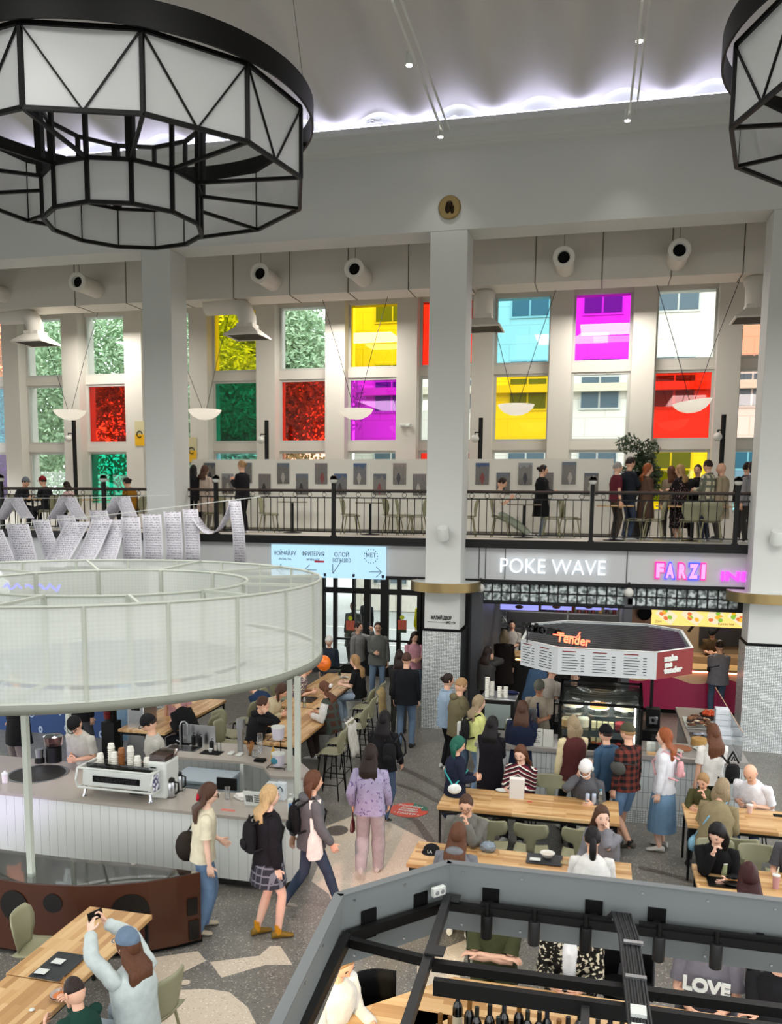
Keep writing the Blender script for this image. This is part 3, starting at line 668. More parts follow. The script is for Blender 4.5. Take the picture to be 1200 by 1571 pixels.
# ground floor street wall with entrance
dY = 22.7; X = lambda p, y=960: W(p, y, dY).x
st(MB().box((-17, dY, 0), (X(496), dY + .25, 3.1)).build('wall_left_of_doors', mat('dark_hall_wall', '56575a', .7)))
st(MB().box((X(645), dY, 0), (gx0 - .3, dY + .25, 3.1)).build('wall_right_of_doors', mat('dark_hall_wall', '56575a', .7)))
dr = MB(); zt_ = 2.72
for a, b in ((493, 499), (512, 517), (541, 545), (559, 568), (584, 596), (609, 615), (640, 646)): dr.box((X(a), dY - .06, 0), (X(b), dY + .08, zt_ + .02))
dr.box((X(493), dY - .06, zt_), (X(646), dY + .08, 3.1)); dr.box((X(493), dY - .05, 2.22), (X(646), dY + .07, 2.36)); dr.box((X(493), dY - .05, 0), (X(646), dY + .07, .28))
for a, b in ((517, 541), (545, 559), (596, 609), (615, 640)): dr.box((X(a), dY - .04, .95), (X(b), dY + .05, 1.0))
o = st(dr.build('door_1', M_black, smooth=False))
MB().box((X(496), dY - .005, .28), (X(643), dY + .005, zt_)).build('glass', M_clear(), o, smooth=False)
for p, h_ in (((523.5, 960), 1), ((605, 957), 1)):
    c = W(p[0] + 14, p[1] + 2, dY - .07) if p[0] < 600 else W(p[0] + 12, p[1] + 4, dY - .07)
    t = T('door_notice', 'red and green notice below a yellow dot on the %s glass door' % ('left' if p[0] < 600 else 'right'), 'notice', c, 0, 'door notices')
    MB().box((-.12, 0, -.17), (.12, .008, .17)).build('sheet', mat('notice_red', 'b5533c', .6, var=.4, vs=14.), t); MB().box((-.12, -.003, -.17), (.12, .0, -.09)).build('green_print', mat('notice_green', '5f7a5a', .6), t)
    m = MB(); m.M = Matrix.Rotation(pi / 2, 4, 'X'); m.lathe([(0, 0), (.06, 0), (.06, .01), (0, .01)], 16, (0, .24, 0)); m.build('yellow_dot', mat('dot_yellow', 'd9e02b', .5), t)
# pillar wayfinding writing
pf = lambda p: FRONT(W(*p, YF - .003)); 
t = T('wayfinding_sign', 'dark lettering with WC and arrow on the middle pillar below the collar', 'sign', W(677, 950, YF))
pil = lambda x, y, z=-.008: facing(W(x, y, YF) - V(t.location) + V((0, z, 0)), (1, 0, 0), (0, 0, 1))
text('МАЛЫЙ ДВОР', .1, Mink := mat('black_print', '26282a', .6), 'lettering', t, pil(677, 948), width=.43, bold=.003); text('WC', .075, Mink, 'lettering', t, pil(688, 955.5), width=.1, bold=.003)
a = MB(); A, B = W(656, 953.5, YF) - V(t.location), W(699, 955.5, YF) - V(t.location); C = W(684, 955, YF) - V(t.location); D = W(692, 955.3, YF) - V(t.location)
for p_, q_ in ((A, C), (D, B), (B, B + V((-.04, 0, .03))), (B, B + V((-.04, 0, -.03)))): a.bar(p_ + V((0, -.006, 0)), q_ + V((0, -.006, 0)), .006)
a.build('arrow', Mink, t)
# poke stall interior ------------------------------------------------------
YI = 23.4
t = T('menu_screens', 'row of glowing lilac menu screens inside the bowl stall', 'screen', (0, 0, 0)); sc_ = emit('screen_lilac', '8d8fe0', 1.2)
for a, b in ((768, 826), (831, 877), (884, 923), (928, 948)):
    p0, p1 = W(a, 921, 21.), W(b, 934, 21.); s_ = MB().box((p0.x, 21., W(a, 935, 21.).z), (p1.x, 21.05, W(a, 920, 21.).z + .02)).build('screen', sc_, t)
    MB().ball(((p0.x + p1.x) / 2, 20.99, (W(a, 930, 21.).z)), .06, sc=(1.6, .15, .8)).build('bowl_picture', mat('bowl_pic', '9a7a5a', .6), s_)
st(MB().box((gx0, 24.2, 0), (sh, 24.35, 3.1)).build('wall_stall_back', mat('shop_wall_grey', '84827e', .6, var=.1)))
sf = T('metal_shelving', 'steel shelf unit stacked with jars and boxes behind the bowl stall counter', 'shelf', (W(870, 950, YI).x, YI, 0))
for z in (.9, 1.35, 1.8, 2.2): MB().box((-1.6, 0, z), (1.6, .5, z + .03)).build('shelf_board', M_steel, sf)
for x in (-1.6, 0, 1.58): MB().box((x, 0, 0), (x + .03, .03, 2.3)).build('upright', M_steel, sf)
rr = random.Random(5); jc = ['a04a2c', 'c8b48a', '6d3020', 'd8d0c0', '8a5a30', '3d3a38', 'b07a40']
for j in range(34):
    z = rr.choice((1.83, 2.23, 1.38)); x = sf.location.x - 1.5 + (j % 17) * .18
    z = (1.83, 2.23)[j // 17]
    tag(MB().lathe([(.05, 0), (.055, .02), (.055, .15), (.03, .18), (.03, .21), (0, .21)], 10).build('jar', mat('jar_' + rr.choice(jc), rr.choice(jc), .35), loc=(x, YI + .2, z)), 'jar standing on the shelves behind the bowl stall counter', 'jar', 'jars on the steel shelving')
cb = T('stall_counter', 'dark counter with a lit edge in front of the bowl stall', 'counter', (0, 0, 0))
cy0 = 20.9
MB().box((W(741, 1000, cy0).x, cy0, 0), (sh - .1, cy0 + .7, 1.02)).build('body', mat('counter_black', '1e1c1c', .4), cb); MB().box((W(741, 1000, cy0).x, cy0 - .05, 1.02), (sh - .1, cy0 + .75, 1.07)).build('worktop', M_oak(), cb); MB().box((W(741, 1000, cy0).x, cy0 - .03, .97), (sh - .1, cy0 - .0, 1.0)).build('light_strip', emit('warm_led', 'ffcf8a', 4.), cb)
# plates rack left
rk = T('plate_rack', 'open rack of stacked white plates at the left of the bowl stall', 'rack', (W(762, 960, 22.8).x, 22.5, 0))
MB().box((-.28, 0, .9), (.28, .5, 1.5)).build('cabinet', mat('rack_dark', '2b2c2e', .5), rk); 
for k in range(4): MB().box((-.28, 0, 1.5 + k * .28), (.28, .5, 1.52 + k * .28)).build('shelf_board', M_steel, rk)
for k in range(12):
    m = MB(); m.M = Matrix.Translation((-.24 + k * .04, .2, 1.66 + .02 * (k % 3))) @ Matrix.Rotation(1.0, 4, 'Y'); m.lathe([(.0, 0), (.07, 0), (.11, .015), (.11, .02), (0, .01)], 16); m.build('plate', M_white, None).location = rk.location; o = bpy.data.objects[-1] if 0 else None
for o in [o for o in COL.objects if o.name.split('.')[0] == 'plate']: tag(o, 'white plate leaning in the rack of the bowl stall', 'plate', 'plates in the rack')
# curry stall ---------------------------------------------------------------

mp0, mp1 = W(1000, 945, 19.6), W(1150, 945, 19.6); mz0, mz1 = W(1000, 958, 19.6).z, W(1000, 928, 19.6).z
t = T('menu_light_box', 'long yellow backlit menu picturing food above the curry stall', 'menu', (mp0.x, 19.6, mz0)); L = mp1.x - mp0.x + .6; hh = mz1 - mz0
MB().box((0, 0, 0), (L, .1, hh)).build('box', emit('menu_yellow', 'f5cf72', 1.15), t)
fc = [emit('food_green', '8fbf3a', .9), emit('food_orange', 'e8743a', .9), emit('food_cream', 'f4e6c0', .9), emit('food_yellow', 'f2b52a', .9)]
for i, (x, kind) in enumerate(((.3, 0), (.82, 0), (1.28, 1), (1.75, 0), (2.1, 1))):
    m = MB(); m.M = facing((x, -.004, hh * .52), (1, 0, 0), (0, 0, 1)) @ Matrix.Rotation(-.6 if kind == 0 else 0, 4, 'Z')
    if kind == 0: m.box((-.2, -.12, 0), (.2, .12, .004))
    else: m.lathe([(0, 0), (.16, 0), (.16, .004), (0, .004)], 20)
    p = m.build('dish_picture', fc[2], t)
    for k in range(7):
        q = MB(); q.M = m.M; q.ball((random.Random(i * 9 + k).uniform(-.13, .13), random.Random(i * 7 + k + 50).uniform(-.08, .08), .004), .055, 8, 5, (1, .8, .12)); q.build('food_picture', fc[(k + i) % 4], p)
for x, s_ in ((.14, 'Дал'), (.55, 'Тандур'), (1.15, 'Манго'), (1.5, 'Креветки')): text(s_, .07, Mink, 'lettering', t, facing((x, -.006, .07 if x in (.14, 1.5) else hh - .06), (1, 0, 0), (0, 0, 1)))
MB().box((sh + .1, 19.6, mz0), (mp0.x - .02, 19.65, mz1)).build('side_panel', mat('beige_panel', 'c9ad95', .5), None)
tag([o for o in COL.objects if o.name.startswith('side_panel')][0], 'beige wall panel behind the round black pan', 'panel')
c = W(989, 941, 19.55); m = MB(); m.M = facing((0, 0, 0), (1, 0, 0), (0, 0, 1)); m.lathe([(.0, .0), (.12, .0), (.15, .03), (.14, .03), (.11, .008), (0, .008)], 28); t = T('frying_pan', 'round black pan hanging on the beige panel beside the yellow menu', 'pan', c); m.build('bowl', M_dark, t); MB().tube([(0, -.03, -.14), (0, -.03, -.28)], .012, 6).build('handle', mat('gold_handle', 'c9a45a', .4, .6), t)
kb = T('curry_stall_kitchen', 'beige tiled kitchen unit at the back of the curry stall', 'kitchen', (0, 0, 0))
MB().box((sh + .1, 22.5, 0), (5, 23.1, 1.0)).build('cabinet', mat('kitchen_cream', 'cbb79c', .5), kb); MB().box((sh + .1, 23.1, 0), (5, 23.4, 3.)).build('backsplash', mat('kitchen_cream2', 'b9ac98', .5), kb)
MB().box((W(1072, 1000, 23.).x, 23.02, 1.2), (W(1140, 1000, 23.).x, 23.1, 2.3)).build('dark_panel', mat('kitchen_dark', '55504c', .5), kb)
cc = T('curry_stall_counter', 'magenta counter with a cream wavy band at the curry stall', 'counter', (0, 0, 0)); cY = 20.5
M_mag = NT('magenta_wave'); x = M_mag.xyz(); wv = M_mag.math('ADD', M_mag.math('MULTIPLY', M_mag.math('SINE', M_mag.math('MULTIPLY', x[0], 5.)), .07), .78)
M_mag.set(M_mag.mix(M_mag.math('GREATER_THAN', x[2], wv), srgb('a81f52'), srgb('d3b48e')), .3); M_mag = M_mag.m
MB().box((sh + .1, cY, .1), (3.85, cY + .6, 1.02)).build('front', M_mag, cc, smooth=False); MB().box((sh + .1, cY - .05, 1.02), (3.85, cY + .65, 1.07)).build('worktop', mat('cream_top', 'd8c39d', .4), cc); MB().box((sh + .1, cY - .04, .985), (3.85, cY - .02, 1.015)).build('light_strip', emit('pink_led', 'ff9a80', 5.), cc); MB().box((sh + .1, cY + .05, 0), (3.85, cY + .6, .1)).build('plinth', M_dark, cc)
for i, (x, z) in enumerate(((1062, 1.45), (1068, 1.45))):
    pass
for p in ((1060, 964), (1100, 966)):
    c = W(*p, 20.0); t = T('stall_spotlight', 'small black spotlight under the yellow menu, %s one' % ('left' if p[0] == 1060 else 'right'), 'spotlight', c, 0, 'curry stall spotlights'); MB().tube([(-.05, 0, -.08), (.05, 0, .06)], .03, 10).build('housing', M_black, t); MB().tube([(.03, 0, .04), (.05, 0, 3.1 - c.z)], .006, 5).build('stem', M_black, t)
# shop lamps (ceiling lights of the stalls and hall), then added fill lights
def area(name, loc, size, e, col=(1, .95, .88), rot=(0, 0, 0)):
    l = bpy.data.lights.new(name, 'AREA'); l.energy = e; l.size = size; l.color = col; o = bpy.data.objects.new(name, l); COL.objects.link(o); o.location = loc; o.rotation_euler = rot
area('bowl_stall_light', (-.3, 21.4, 2.98), 1.4, 60); area('curry_stall_light', (2.4, 21.6, 2.98), 1.4, 75, (1, .9, .78)); area('entrance_light', (-5.5, 20.6, 3.05), 1.5, 30); area('hall_light', (-9.5, 20.4, 3.05), 1.5, 25)
for cx_ in (-6.87, 3.95): area('chandelier_fill', (cx_, 12.1, 8.2), 3.6, 260, (1, .98, .95))  # area lights added below the chandeliers to brighten the floor
for cx_, cy_ in ((-1.5, 5.5), (-6.9, 4.), (3.95, 4.)): area('overhead_fill', (cx_, cy_, 11.6), 3.0, 260, (1, .98, .95))  # unseen overhead area lights added to brighten floor and upward surfaces
for x_ in (-13, -6.4, .1): area('balcony_fill', (x_, 20.9, 9.15), 1.6, 110); area('balcony_low_fill', (x_, 19.1, 9.2), 1., 14)  # area lights added under the duct to brighten the balcony
for (qx, qy, qz), cl, en, sz in (((560, 1330, 0), (1, .5, .45), 260, .14), ((20, 1190, .95), (.6, .45, 1), 230, .12), ((630, 1490, 0), (1, .75, .35), 300, .1)):  # spots added in place of daylight through unseen coloured windows
    l = bpy.data.lights.new('tinted_daylight_standin', 'SPOT'); l.energy = en * 22; l.spot_size = sz; l.spot_blend = .6; l.color = cl; l.shadow_soft_size = .3; o = bpy.data.objects.new('tinted_daylight_standin', l); COL.objects.link(o); a = V((-2, -3.9, 6.5)); g = G(qx, qy, qz); o.location = a; o.rotation_euler = (g - a).to_track_quat('-Z', 'Y').to_euler()
# potted tree on the balcony
c = W(975, 815, 20.6); t = T('potted_tree', 'leafy green indoor tree behind the balcony crowd under the red pane', 'plant', (c.x, 20.6, ZB)); f = MB(); rr = random.Random(2)
for q in range(16): foliage(f, (rr.uniform(-.28, .28), rr.uniform(-.2, .2), 1.5 + rr.uniform(-.45, .62)), (.27, .25, .22), 210, .055, rr)
f.build('foliage', M_leafd(), t, smooth=False, recalc=False); MB().tube([(0, 0, .3), (.05, 0, 1.0), (-.03, 0, 1.6)], .025, 6).build('trunk', mat('bark', '5d5146', .9), t); MB().lathe([(.14, 0), (.2, .38), (.18, .38), (.13, .3), (0, .3)], 20).build('pot', mat('pot_grey', '6f6a64', .7), t)
# ================================================================ music sheet strips
M_sheet = NT('music_sheet_paper'); _uv = M_sheet.n('ShaderNodeUVMap').outputs[0]; _x = M_sheet.xyz(_uv)
_row = M_sheet.math('FRACT', M_sheet.math('MULTIPLY', _x[1], 22.)); _in = M_sheet.math('LESS_THAN', _row, .55)
_n = M_sheet.noise(1., vec=M_sheet.map((60, 45, 1), vec=_uv), detail=2.); _ink = M_sheet.math('MULTIPLY', M_sheet.math('GREATER_THAN', _n, .5), _in)
_e = M_sheet.math('LESS_THAN', M_sheet.math('ABSOLUTE', M_sheet.math('SUBTRACT', _x[0], .19)), .155)
_c = M_sheet.mix(M_sheet.math('MULTIPLY', M_sheet.math('MULTIPLY', _ink, _e), .75), srgb('dddbe2'), srgb('4e4c55'))
_tl = M_sheet.n('ShaderNodeBsdfTranslucent', None, Color=_c); M_sheet.set(_c, .8)
_mx = M_sheet.n('ShaderNodeMixShader', None, i0=.35, i1=M_sheet.b.outputs[0], i2=_tl.outputs[0]); M_sheet.L.new(_mx.outputs[0], M_sheet.o.inputs[0]); M_sheet = M_sheet.m
def strip(path, w, lab, ax=(1, 0, 0), loc=None):
    """paper strip along path (world points), width w along ax"""
    c = V(path[0]); ax = V(ax).normalized(); P = [V(p) - c for p in path]; me = bpy.data.meshes.new('paper_strip'); vs = []; fs = []; uv = []; L = 0; ls = []
    for i, p in enumerate(P):
        if i: L += (p - P[i - 1]).length
        ls.append(L); vs += [tuple(p - ax * w / 2), tuple(p + ax * w / 2)]
    for i in range(len(P) - 1): fs.append((2 * i, 2 * i + 1, 2 * i + 3, 2 * i + 2))
    me.from_pydata(vs, [], fs); u = me.uv_layers.new(name='UVMap')
    for pl in me.polygons:
        pl.use_smooth = True
        for li in pl.loop_indices: v = me.loops[li].vertex_index; u.data[li].uv = ((v % 2) * .38, ls[v // 2])
    me.materials.append(M_sheet); o = bpy.data.objects.new('paper_strip', me); COL.objects.link(o); o.location = c
    d = o.modifiers.new('solid', 'SOLIDIFY'); d.thickness = .003
    return tag(o, lab, 'paper strip', 'hanging music sheets')
def curve(a, b, c, n=10): a, b, c = V(a), V(b), V(c); return [a * (1 - t) ** 2 + b * 2 * t * (1 - t) + c * t * t for t in [k / n for k in range(n + 1)]]
YM = 14.4
def wy(x, y, Y=YM): return W(x, y, Y)
for i, (a, b) in enumerate((((200, 793), (203, 868)), ((232, 789), (235, 868)), ((264, 785), (267, 868)), ((292, 781), (295, 866)))):
    T0, B0 = wy(*a), wy(*b); w_ = (wy(a[0] + (14.5, 15, 13.5, 12)[i], a[1]) - T0).length * 2
    strip([T0 + V((0, .0, 0)), T0 + (B0 - T0) * .3 + V((0, .03, 0)), T0 + (B0 - T0) * .7 + V((.01, .02, 0)), B0 + V((0, 0, 0))], w_, '%s of the four upright music sheet strips left of the sagging loop' % ('first second third fourth'.split()[i]))
T0 = wy(360, 768); strip([T0, wy(366, 815), wy(369, 868)], .23, 'narrow music sheet strip hanging alone at the right end of the line')
strip(curve(wy(301, 795, YM + .1), wy(332, 850, YM + .1), wy(357, 770, YM + .1)), .3, 'blank backed paper strip sagging in a loop beside the pillar', ax=(0, 1, .1))
strip(curve(wy(120, 800), wy(98, 845), wy(80, 870, YM - .7)), .50, 'large curved music sheet sweeping down to the left')
strip(curve(wy(157, 797), wy(140, 845), wy(122, 868, YM - .7)), .42, 'second large curved music sheet beside the four upright strips')
strip(curve(wy(180, 797, YM + .2), wy(172, 845), wy(160, 868, YM - .5)), .34, 'curved music sheet tucked behind the second large one')
strip(curve(wy(26, 804), wy(38, 850), wy(46, 885)), .50, 'wide music sheet hanging over the left of the canopy')
strip(curve(wy(62, 797), wy(72, 830), wy(84, 862)), .36, 'music sheet twisted between the wide one and the curved ones')
strip(curve(wy(-12, 812), wy(8, 860), wy(24, 890)), .45, 'music sheet at the left frame edge')
for i, (a, b, c, n) in enumerate((((24, 763), (30, 778), (42, 795), 'leftmost'), ((106, 762), (112, 778), (124, 797), 'middle'), ((188, 762), (192, 775), (200, 792), 'right'))):
    Y2 = YM + 1.4; strip(curve(wy(*a, Y2), wy(*b, Y2), wy(*c, Y2 - .5)), .32, '%s front slope of the tent shaped music sheets behind' % n); strip(curve(wy(a[0] - 5, a[1], Y2), wy(a[0] - 10, a[1] + 15, Y2), wy(a[0] - 24, a[1] + 34, Y2 + .4)), .32, '%s back slope of the tent shaped music sheets behind' % n)
for i, (a, b, n) in enumerate((((100, 790), (128, 808), 'left'), ((150, 783), (165, 800), 'right'))):
    strip([wy(a[0], a[1], YM + .8), wy(a[0] + 4, a[1] + 14, YM + .7), wy(a[0] + 8, a[1] + 32, YM + .6)], .4, 'short music sheet behind the curved ones, %s one' % n)
for i, (a, b, Y2, n) in enumerate((((-60, 812), (400, 762), YM, 'front'), ((-60, 764), (260, 760), YM + 1.4, 'rear'))):
    A, B = wy(*a, Y2), wy(*b, Y2); tag(MB().tube([V((0, 0, 0)), (B - A) * .5 + V((0, 0, -.03)), B - A], .006, 5).build('hanging_wire', M_white, loc=A), 'thin pale wire carrying the music sheets, %s one' % n, 'wire', 'wires of the music sheets')
# ================================================================ round canopy of the coffee bar
OC, OR, IC, IR = V((-6.72, 10.41, 0)), 3.22, V((-6.05, 10.09, 0)), 1.73; ZT, ZL, ZF = 3.695, 2.72, 2.62
cn = T('round_canopy', 'large round white mesh canopy above the coffee bar', 'canopy', (OC.x, OC.y, ZF)); org = V((OC.x, OC.y, ZF))
circ = lambda c, r, z, n=72: [c - org + V((r * cos(2 * pi * k / n), r * sin(2 * pi * k / n), z)) for k in range(n)]
M_cw = mat('canopy_white', 'd9dcd6', .5)
def hoop(c, r, z, rad=.02): return MB().tube(circ(c, r, z), rad, 6, closed=True)
for nm, c, r, z, rd in (('outer_top_hoop', OC, OR, ZT, .018), ('outer_lower_hoop', OC, OR, ZL, .018), ('inner_top_hoop', IC, IR, ZT, .018), ('inner_lower_hoop', IC, IR, ZL, .018)): hoop(c, r, z, rd).build(nm, M_cw, cn)
MB().wall(circ(OC, OR - .0, ZL), 0, 0)
m = MB(); m.rings([circ(OC, OR, ZL), circ(OC, OR, ZT)], cap=False); m.build('outer_mesh', M_mesh(), cn)
m = MB(); m.rings([circ(IC, IR, ZL), circ(IC, IR, ZT)], cap=False); m.build('inner_mesh', M_mesh(), cn)
m = MB(); m.rings([circ(OC, OR + .02, ZF), circ(OC, OR + .02, ZL)], cap=False); m.build('lower_rim', mat('canopy_rim', 'babcb5', .6), cn, solid=.02)
m = MB(); m.rings([circ(IC, IR, ZF + .04), circ(OC, OR, ZF + .04)], cap=False); m.build('floor_mesh', M_mesh(), cn)

for k in range(24):
    a = 2 * pi * k / 24 + .06; d = V((cos(a), sin(a), 0)); p = OC - org + d * OR; MB().bar(p + V((0, 0, ZL)), p + V((0, 0, ZT)), .035).build('outer_post', M_cw, cn, smooth=False)
for k in range(12):
    a = 2 * pi * k / 12 + .12; d = V((cos(a), sin(a), 0)); p = IC - org + d * IR; MB().bar(p + V((0, 0, ZL)), p + V((0, 0, ZT)), .05).build('inner_post', M_cw, cn, smooth=False)
    # strut from the inner hoop out to the outer one along d
    e = IC - OC; b_ = e.dot(d) + IR; s_ = -b_ + sqrt(max(0, b_ * b_ - (e + d * IR).length_squared + OR * OR)) if 0 else None
    q0 = e + d * IR; bb = q0.dot(d); s_ = -bb + sqrt(bb * bb - q0.length_squared + OR * OR); q = p + d * s_
    MB().bar(p + V((0, 0, ZT)), q + V((0, 0, ZT)), .035).build('top_strut', M_cw, cn, smooth=False); MB().bar(p + V((0, 0, ZL)), q + V((0, 0, ZL)), .035).build('lower_strut', M_cw, cn, smooth=False)

for n, (p, z0) in enumerate((((457, 1250), .95), ((445, 1182), .95), ((48, 1337), .83), ((107, 1162), .95))):
    g = G(*p, z0); MB().box((g.x - .03 - org.x, g.y - .03 - org.y, z0 - org.z if n != 2 else 0 - org.z), (g.x + .03 - org.x, g.y + .03 - org.y, .04)).build('support_post', M_cw, cn)
# ================================================================ coffee bar
ZC = .95; BF = 9.55
@reg('white_boards')
def M_board(t):
    x = t.xyz(); u = t.math('FRACT', t.math('MULTIPLY', t.math('ADD', x[0], t.math('MULTIPLY', x[1], .6)), 8.)); l = t.math('LESS_THAN', u, .05)
    t.set(t.mix(l, srgb('d7dad5'), srgb('a9ada8')), .5)
M_top = mat('grey_worktop', 'a29a90', .3, var=.05, vs=2.)
cbx = G(457, 1255, ZC).x
fc_ = T('coffee_bar_counter', 'long front counter of the coffee bar, clad in white boards with grey worktop', 'counter', (0, 0, 0))
poly = [(-11, BF), (cbx - .55, BF), (cbx - .12, BF + .08), (cbx, BF + .3), (cbx, BF + .78), (-6.25, BF + .8), (-6.25, BF + 1.4), (-11, BF + 1.4)]
inn = [(-11, BF + .05), (cbx - .57, BF + .05), (cbx - .15, BF + .12), (cbx - .05, BF + .32), (cbx - .05, BF + .74), (-6.3, BF + .75), (-6.3, BF + 1.35), (-11, BF + 1.35)]
MB().prism(poly, ZC - .04, ZC).build('worktop', M_top, fc_); MB().prism(inn, .12, ZC - .04).build('panelling', M_board(), fc_, smooth=False); MB().prism([(x, y + .1) if y < BF + .5 else (x, y - .02) for x, y in inn], 0, .12).build('plinth', mat('plinth_dark_grey', '6d6b66', .6), fc_)
hc = G(58, 1187, ZC); m = MB(); m.lathe([(.36, .0), (.4, .006), (.42, .0)], 36, (hc.x, hc.y, ZC), cap=False); m.build('sink_rim', M_steel, fc_); MB().lathe([(0, 0), (.37, 0), (.37, .003), (0, .003)], 36, (hc.x, hc.y, ZC)).build('sink_opening', mat('sink_dark', '4a463f', .5), fc_)
bk = T('coffee_bar_back_counter', 'curved back counter of the coffee bar ending in a pointed corner at right', 'counter', (0, 0, 0))
bp = [(-6.05, 11.9), (-6.04, 12.45), (-5.04, 12.5), (-4.52, 12.4), (-3.73, 11.36), (-3.75, 11.2), (-4.3, 11.14), (-4.55, 11.5), (-4.93, 11.65), (-6.05, 11.6)]
MB().prism(bp, ZC - .04, ZC).build('worktop', M_top, bk); 
MB().prism([(-6.0, 12.0), (-6.0, 12.4), (-5.04, 12.45), (-4.54, 12.35), (-4.3, 12.0), (-4.35, 11.9), (-6.0, 11.75)], 0, ZC - .04).build('panelling', M_board(), bk, smooth=False)
MB().prism([(-3.78, 11.36), (-4.5, 12.3), (-4.6, 12.2), (-4.32, 11.2), (-3.8, 11.23)], 0, ZC - .04).build('end_panelling', M_board(), bk, smooth=False)
MB().box((-4.95, 11.6, 0), (-4.9, 11.66, ZC - .04)).build('upright', M_white, bk); MB().box((-6.0, 11.55, .45), (-4.95, 11.95, .48)).build('shelf', M_steel, bk)
sk = G(290, 1143, ZC); MB().box((sk.x - .28, sk.y - .35, ZC + .001), (sk.x + .25, sk.y - .05, ZC + .006)).build('sink_basin', M_steel, bk)
MB().box((sk.x - .24, sk.y - .32, ZC + .006), (sk.x + .21, sk.y - .08, ZC + .009)).build('sink_bowl', mat('sink_inside', '5f5d59', .3, .6), bk)
def thing1(name, lab, cat, mb, m, loc, group=None, **k):
    return tag(mb.build(name, m, loc=loc, **k), lab, cat, group)
def at(x, y, z): return G(x, y, z)
# faucet
p = at(277, 1142, ZC); t = T('faucet', 'tall curved steel spray faucet at the sink of the coffee bar', 'faucet', p)
MB().tube([(0, 0, 0), (0, 0, .3), (.03, 0, .36), (.08, 0, .37), (.12, 0, .34), (.13, 0, .25)], .014, 8).build('spout', M_steel, t); MB().tube([(.13, 0, .26), (.13, 0, .16)], .02, 8).build('spray_head', M_steel, t); MB().tube([(0, 0, .04), (-.07, 0, .06)], .01, 6).build('handle', M_steel, t)
# fridge
fr0 = W(303, 1180, 11.0); t = T('undercounter_fridge', 'white low refrigerator under the back counter of the coffee bar', 'fridge', (-5.75, 11.0, 0))
MB().box((0, 0, .05), (.82, .55, .78)).build('body', mat('fridge_white', 'ccd3d8', .4), t, bevel=.015); MB().box((-.01, -.03, .78), (.83, .56, .83)).build('lid', mat('fridge_white', 'ccd3d8', .4), t, bevel=.01); MB().box((.1, -.012, .7), (.7, .0, .72)).build('handle', mat('fridge_trim', '8f979c', .4), t)
# espresso machine
p0 = at(78, 1212, ZC); ex, ey = -6.33, 9.72
t = T('espresso_machine', 'wide white espresso machine with dark name plate and tubular frame', 'coffee machine', (ex, ey, ZC)); Wd = 1.0
b = MB(); b.rings([[V((x, y, z)) for y, z in ((.0, .14), (-.02, .2), (.0, .34), (.03, .36), (.45, .36), (.45, .14))] for x in (0.02, Wd - .02)]); b.build('body', M_white, t)
f = MB()
for x in (-.03, Wd + .03):
    f.tube([(x, -.05, .13), (x, -.09, .24), (x, -.04, .38), (x, .5, .38), (x, .52, .13), (x, -.05, .13)], .014, 6)
f.tube([(-.03, -.05, .13), (Wd + .03, -.05, .13)], .014, 6); f.tube([(-.03, -.04, .38), (Wd + .03, -.04, .38)], .014, 6); f.build('tubular_frame', M_white, t)
for x, y in ((.05, .02), (Wd - .05, .02), (.05, .45), (Wd - .05, .45)): MB().tube([(x, y, .14), (x + (.02 if x > .5 else -.02), y - .02, .02), (x + (.02 if x > .5 else -.02), y - .02, 0)], [.018, .016, .028], 8).build('foot', M_chrome, t)
npl = MB().box((.17, -.028, .205), (.83, -.012, .285)).build('name_plate', M_dark, t, bevel=.004); text('ЧЕЛОВЕК и ПАРОХОД', .06, mat('plate_letters', '6b6b70', .4), 'lettering', npl, facing((.5, -.03, .245), (1, 0, 0), (0, 0, 1)), width=.58)
MB().box((.06, .04, .362), (Wd - .06, .42, .37)).build('cup_tray', M_dark, t)
g = MB(); g.box((.06, .02, .37), (Wd - .06, .025, .44)); g.build('tray_guard', glassy('smoked_glass', '6a6d70'), t)
@reg('graffiti')
def M_graf(t):
    n = t.noise(7., detail=1.); t.set(t.mix(t.math('GREATER_THAN', t.math('SINE', t.math('MULTIPLY', n, 40.)), .1), srgb('e5e4ea'), srgb('3b3668')), .4)
MB().box((Wd + .005, -.0, .14), (Wd + .018, .46, .36)).build('painted_side', M_graf(), t)
cup0 = None
def cupstack(x, y, h, kr, k=0):
    m = MB(); z = 0
    n = max(1, int(h / .028))
    pr = [(0, 0)]
    for j in range(n): pr += [(.038, j * .028), (.045, j * .028 + .02), (.048, j * .028 + .024)]
    pr += [(.036, n * .028 + .06), (0, n * .028 + .06)]
    m.lathe(pr, 14); tag(m.build('cup_stack', mat(('white_cup', 'kraft_cup')[kr], ('f2f1ec', 'c49f74')[kr], .6), loc=(ex + x, ey + y, ZC + .37)), '%s stack of %s paper cups on the espresso machine, counted from the left' % ('first second third fourth fifth sixth seventh'.split()[k], 'brown' if kr else 'white'), 'cups', 'cup stacks on the espresso machine')
for k, (x, y, h, kr) in enumerate(((.2, .12, .13, 0), (.3, .22, .24, 0), (.4, .13, .14, 0), (.49, .15, .2, 1), (.61, .16, .24, 0), (.72, .14, .13, 0), (.82, .2, .1, 0))): cupstack(x, y, h, kr, k)
# cloth on machine
m = MB(); m.ball((0, 0, .03), .11, 12, 8, (1.3, 1., .4), fn=lambda d: 1 + .25 * noise.noise(d * 2.5)); thing1('folded_cloth', 'crumpled white cloth on the right of the espresso machine', 'cloth', m, mat('white_cloth', 'e6e4df', .9), (ex + .93, ey + .3, ZC + .385))
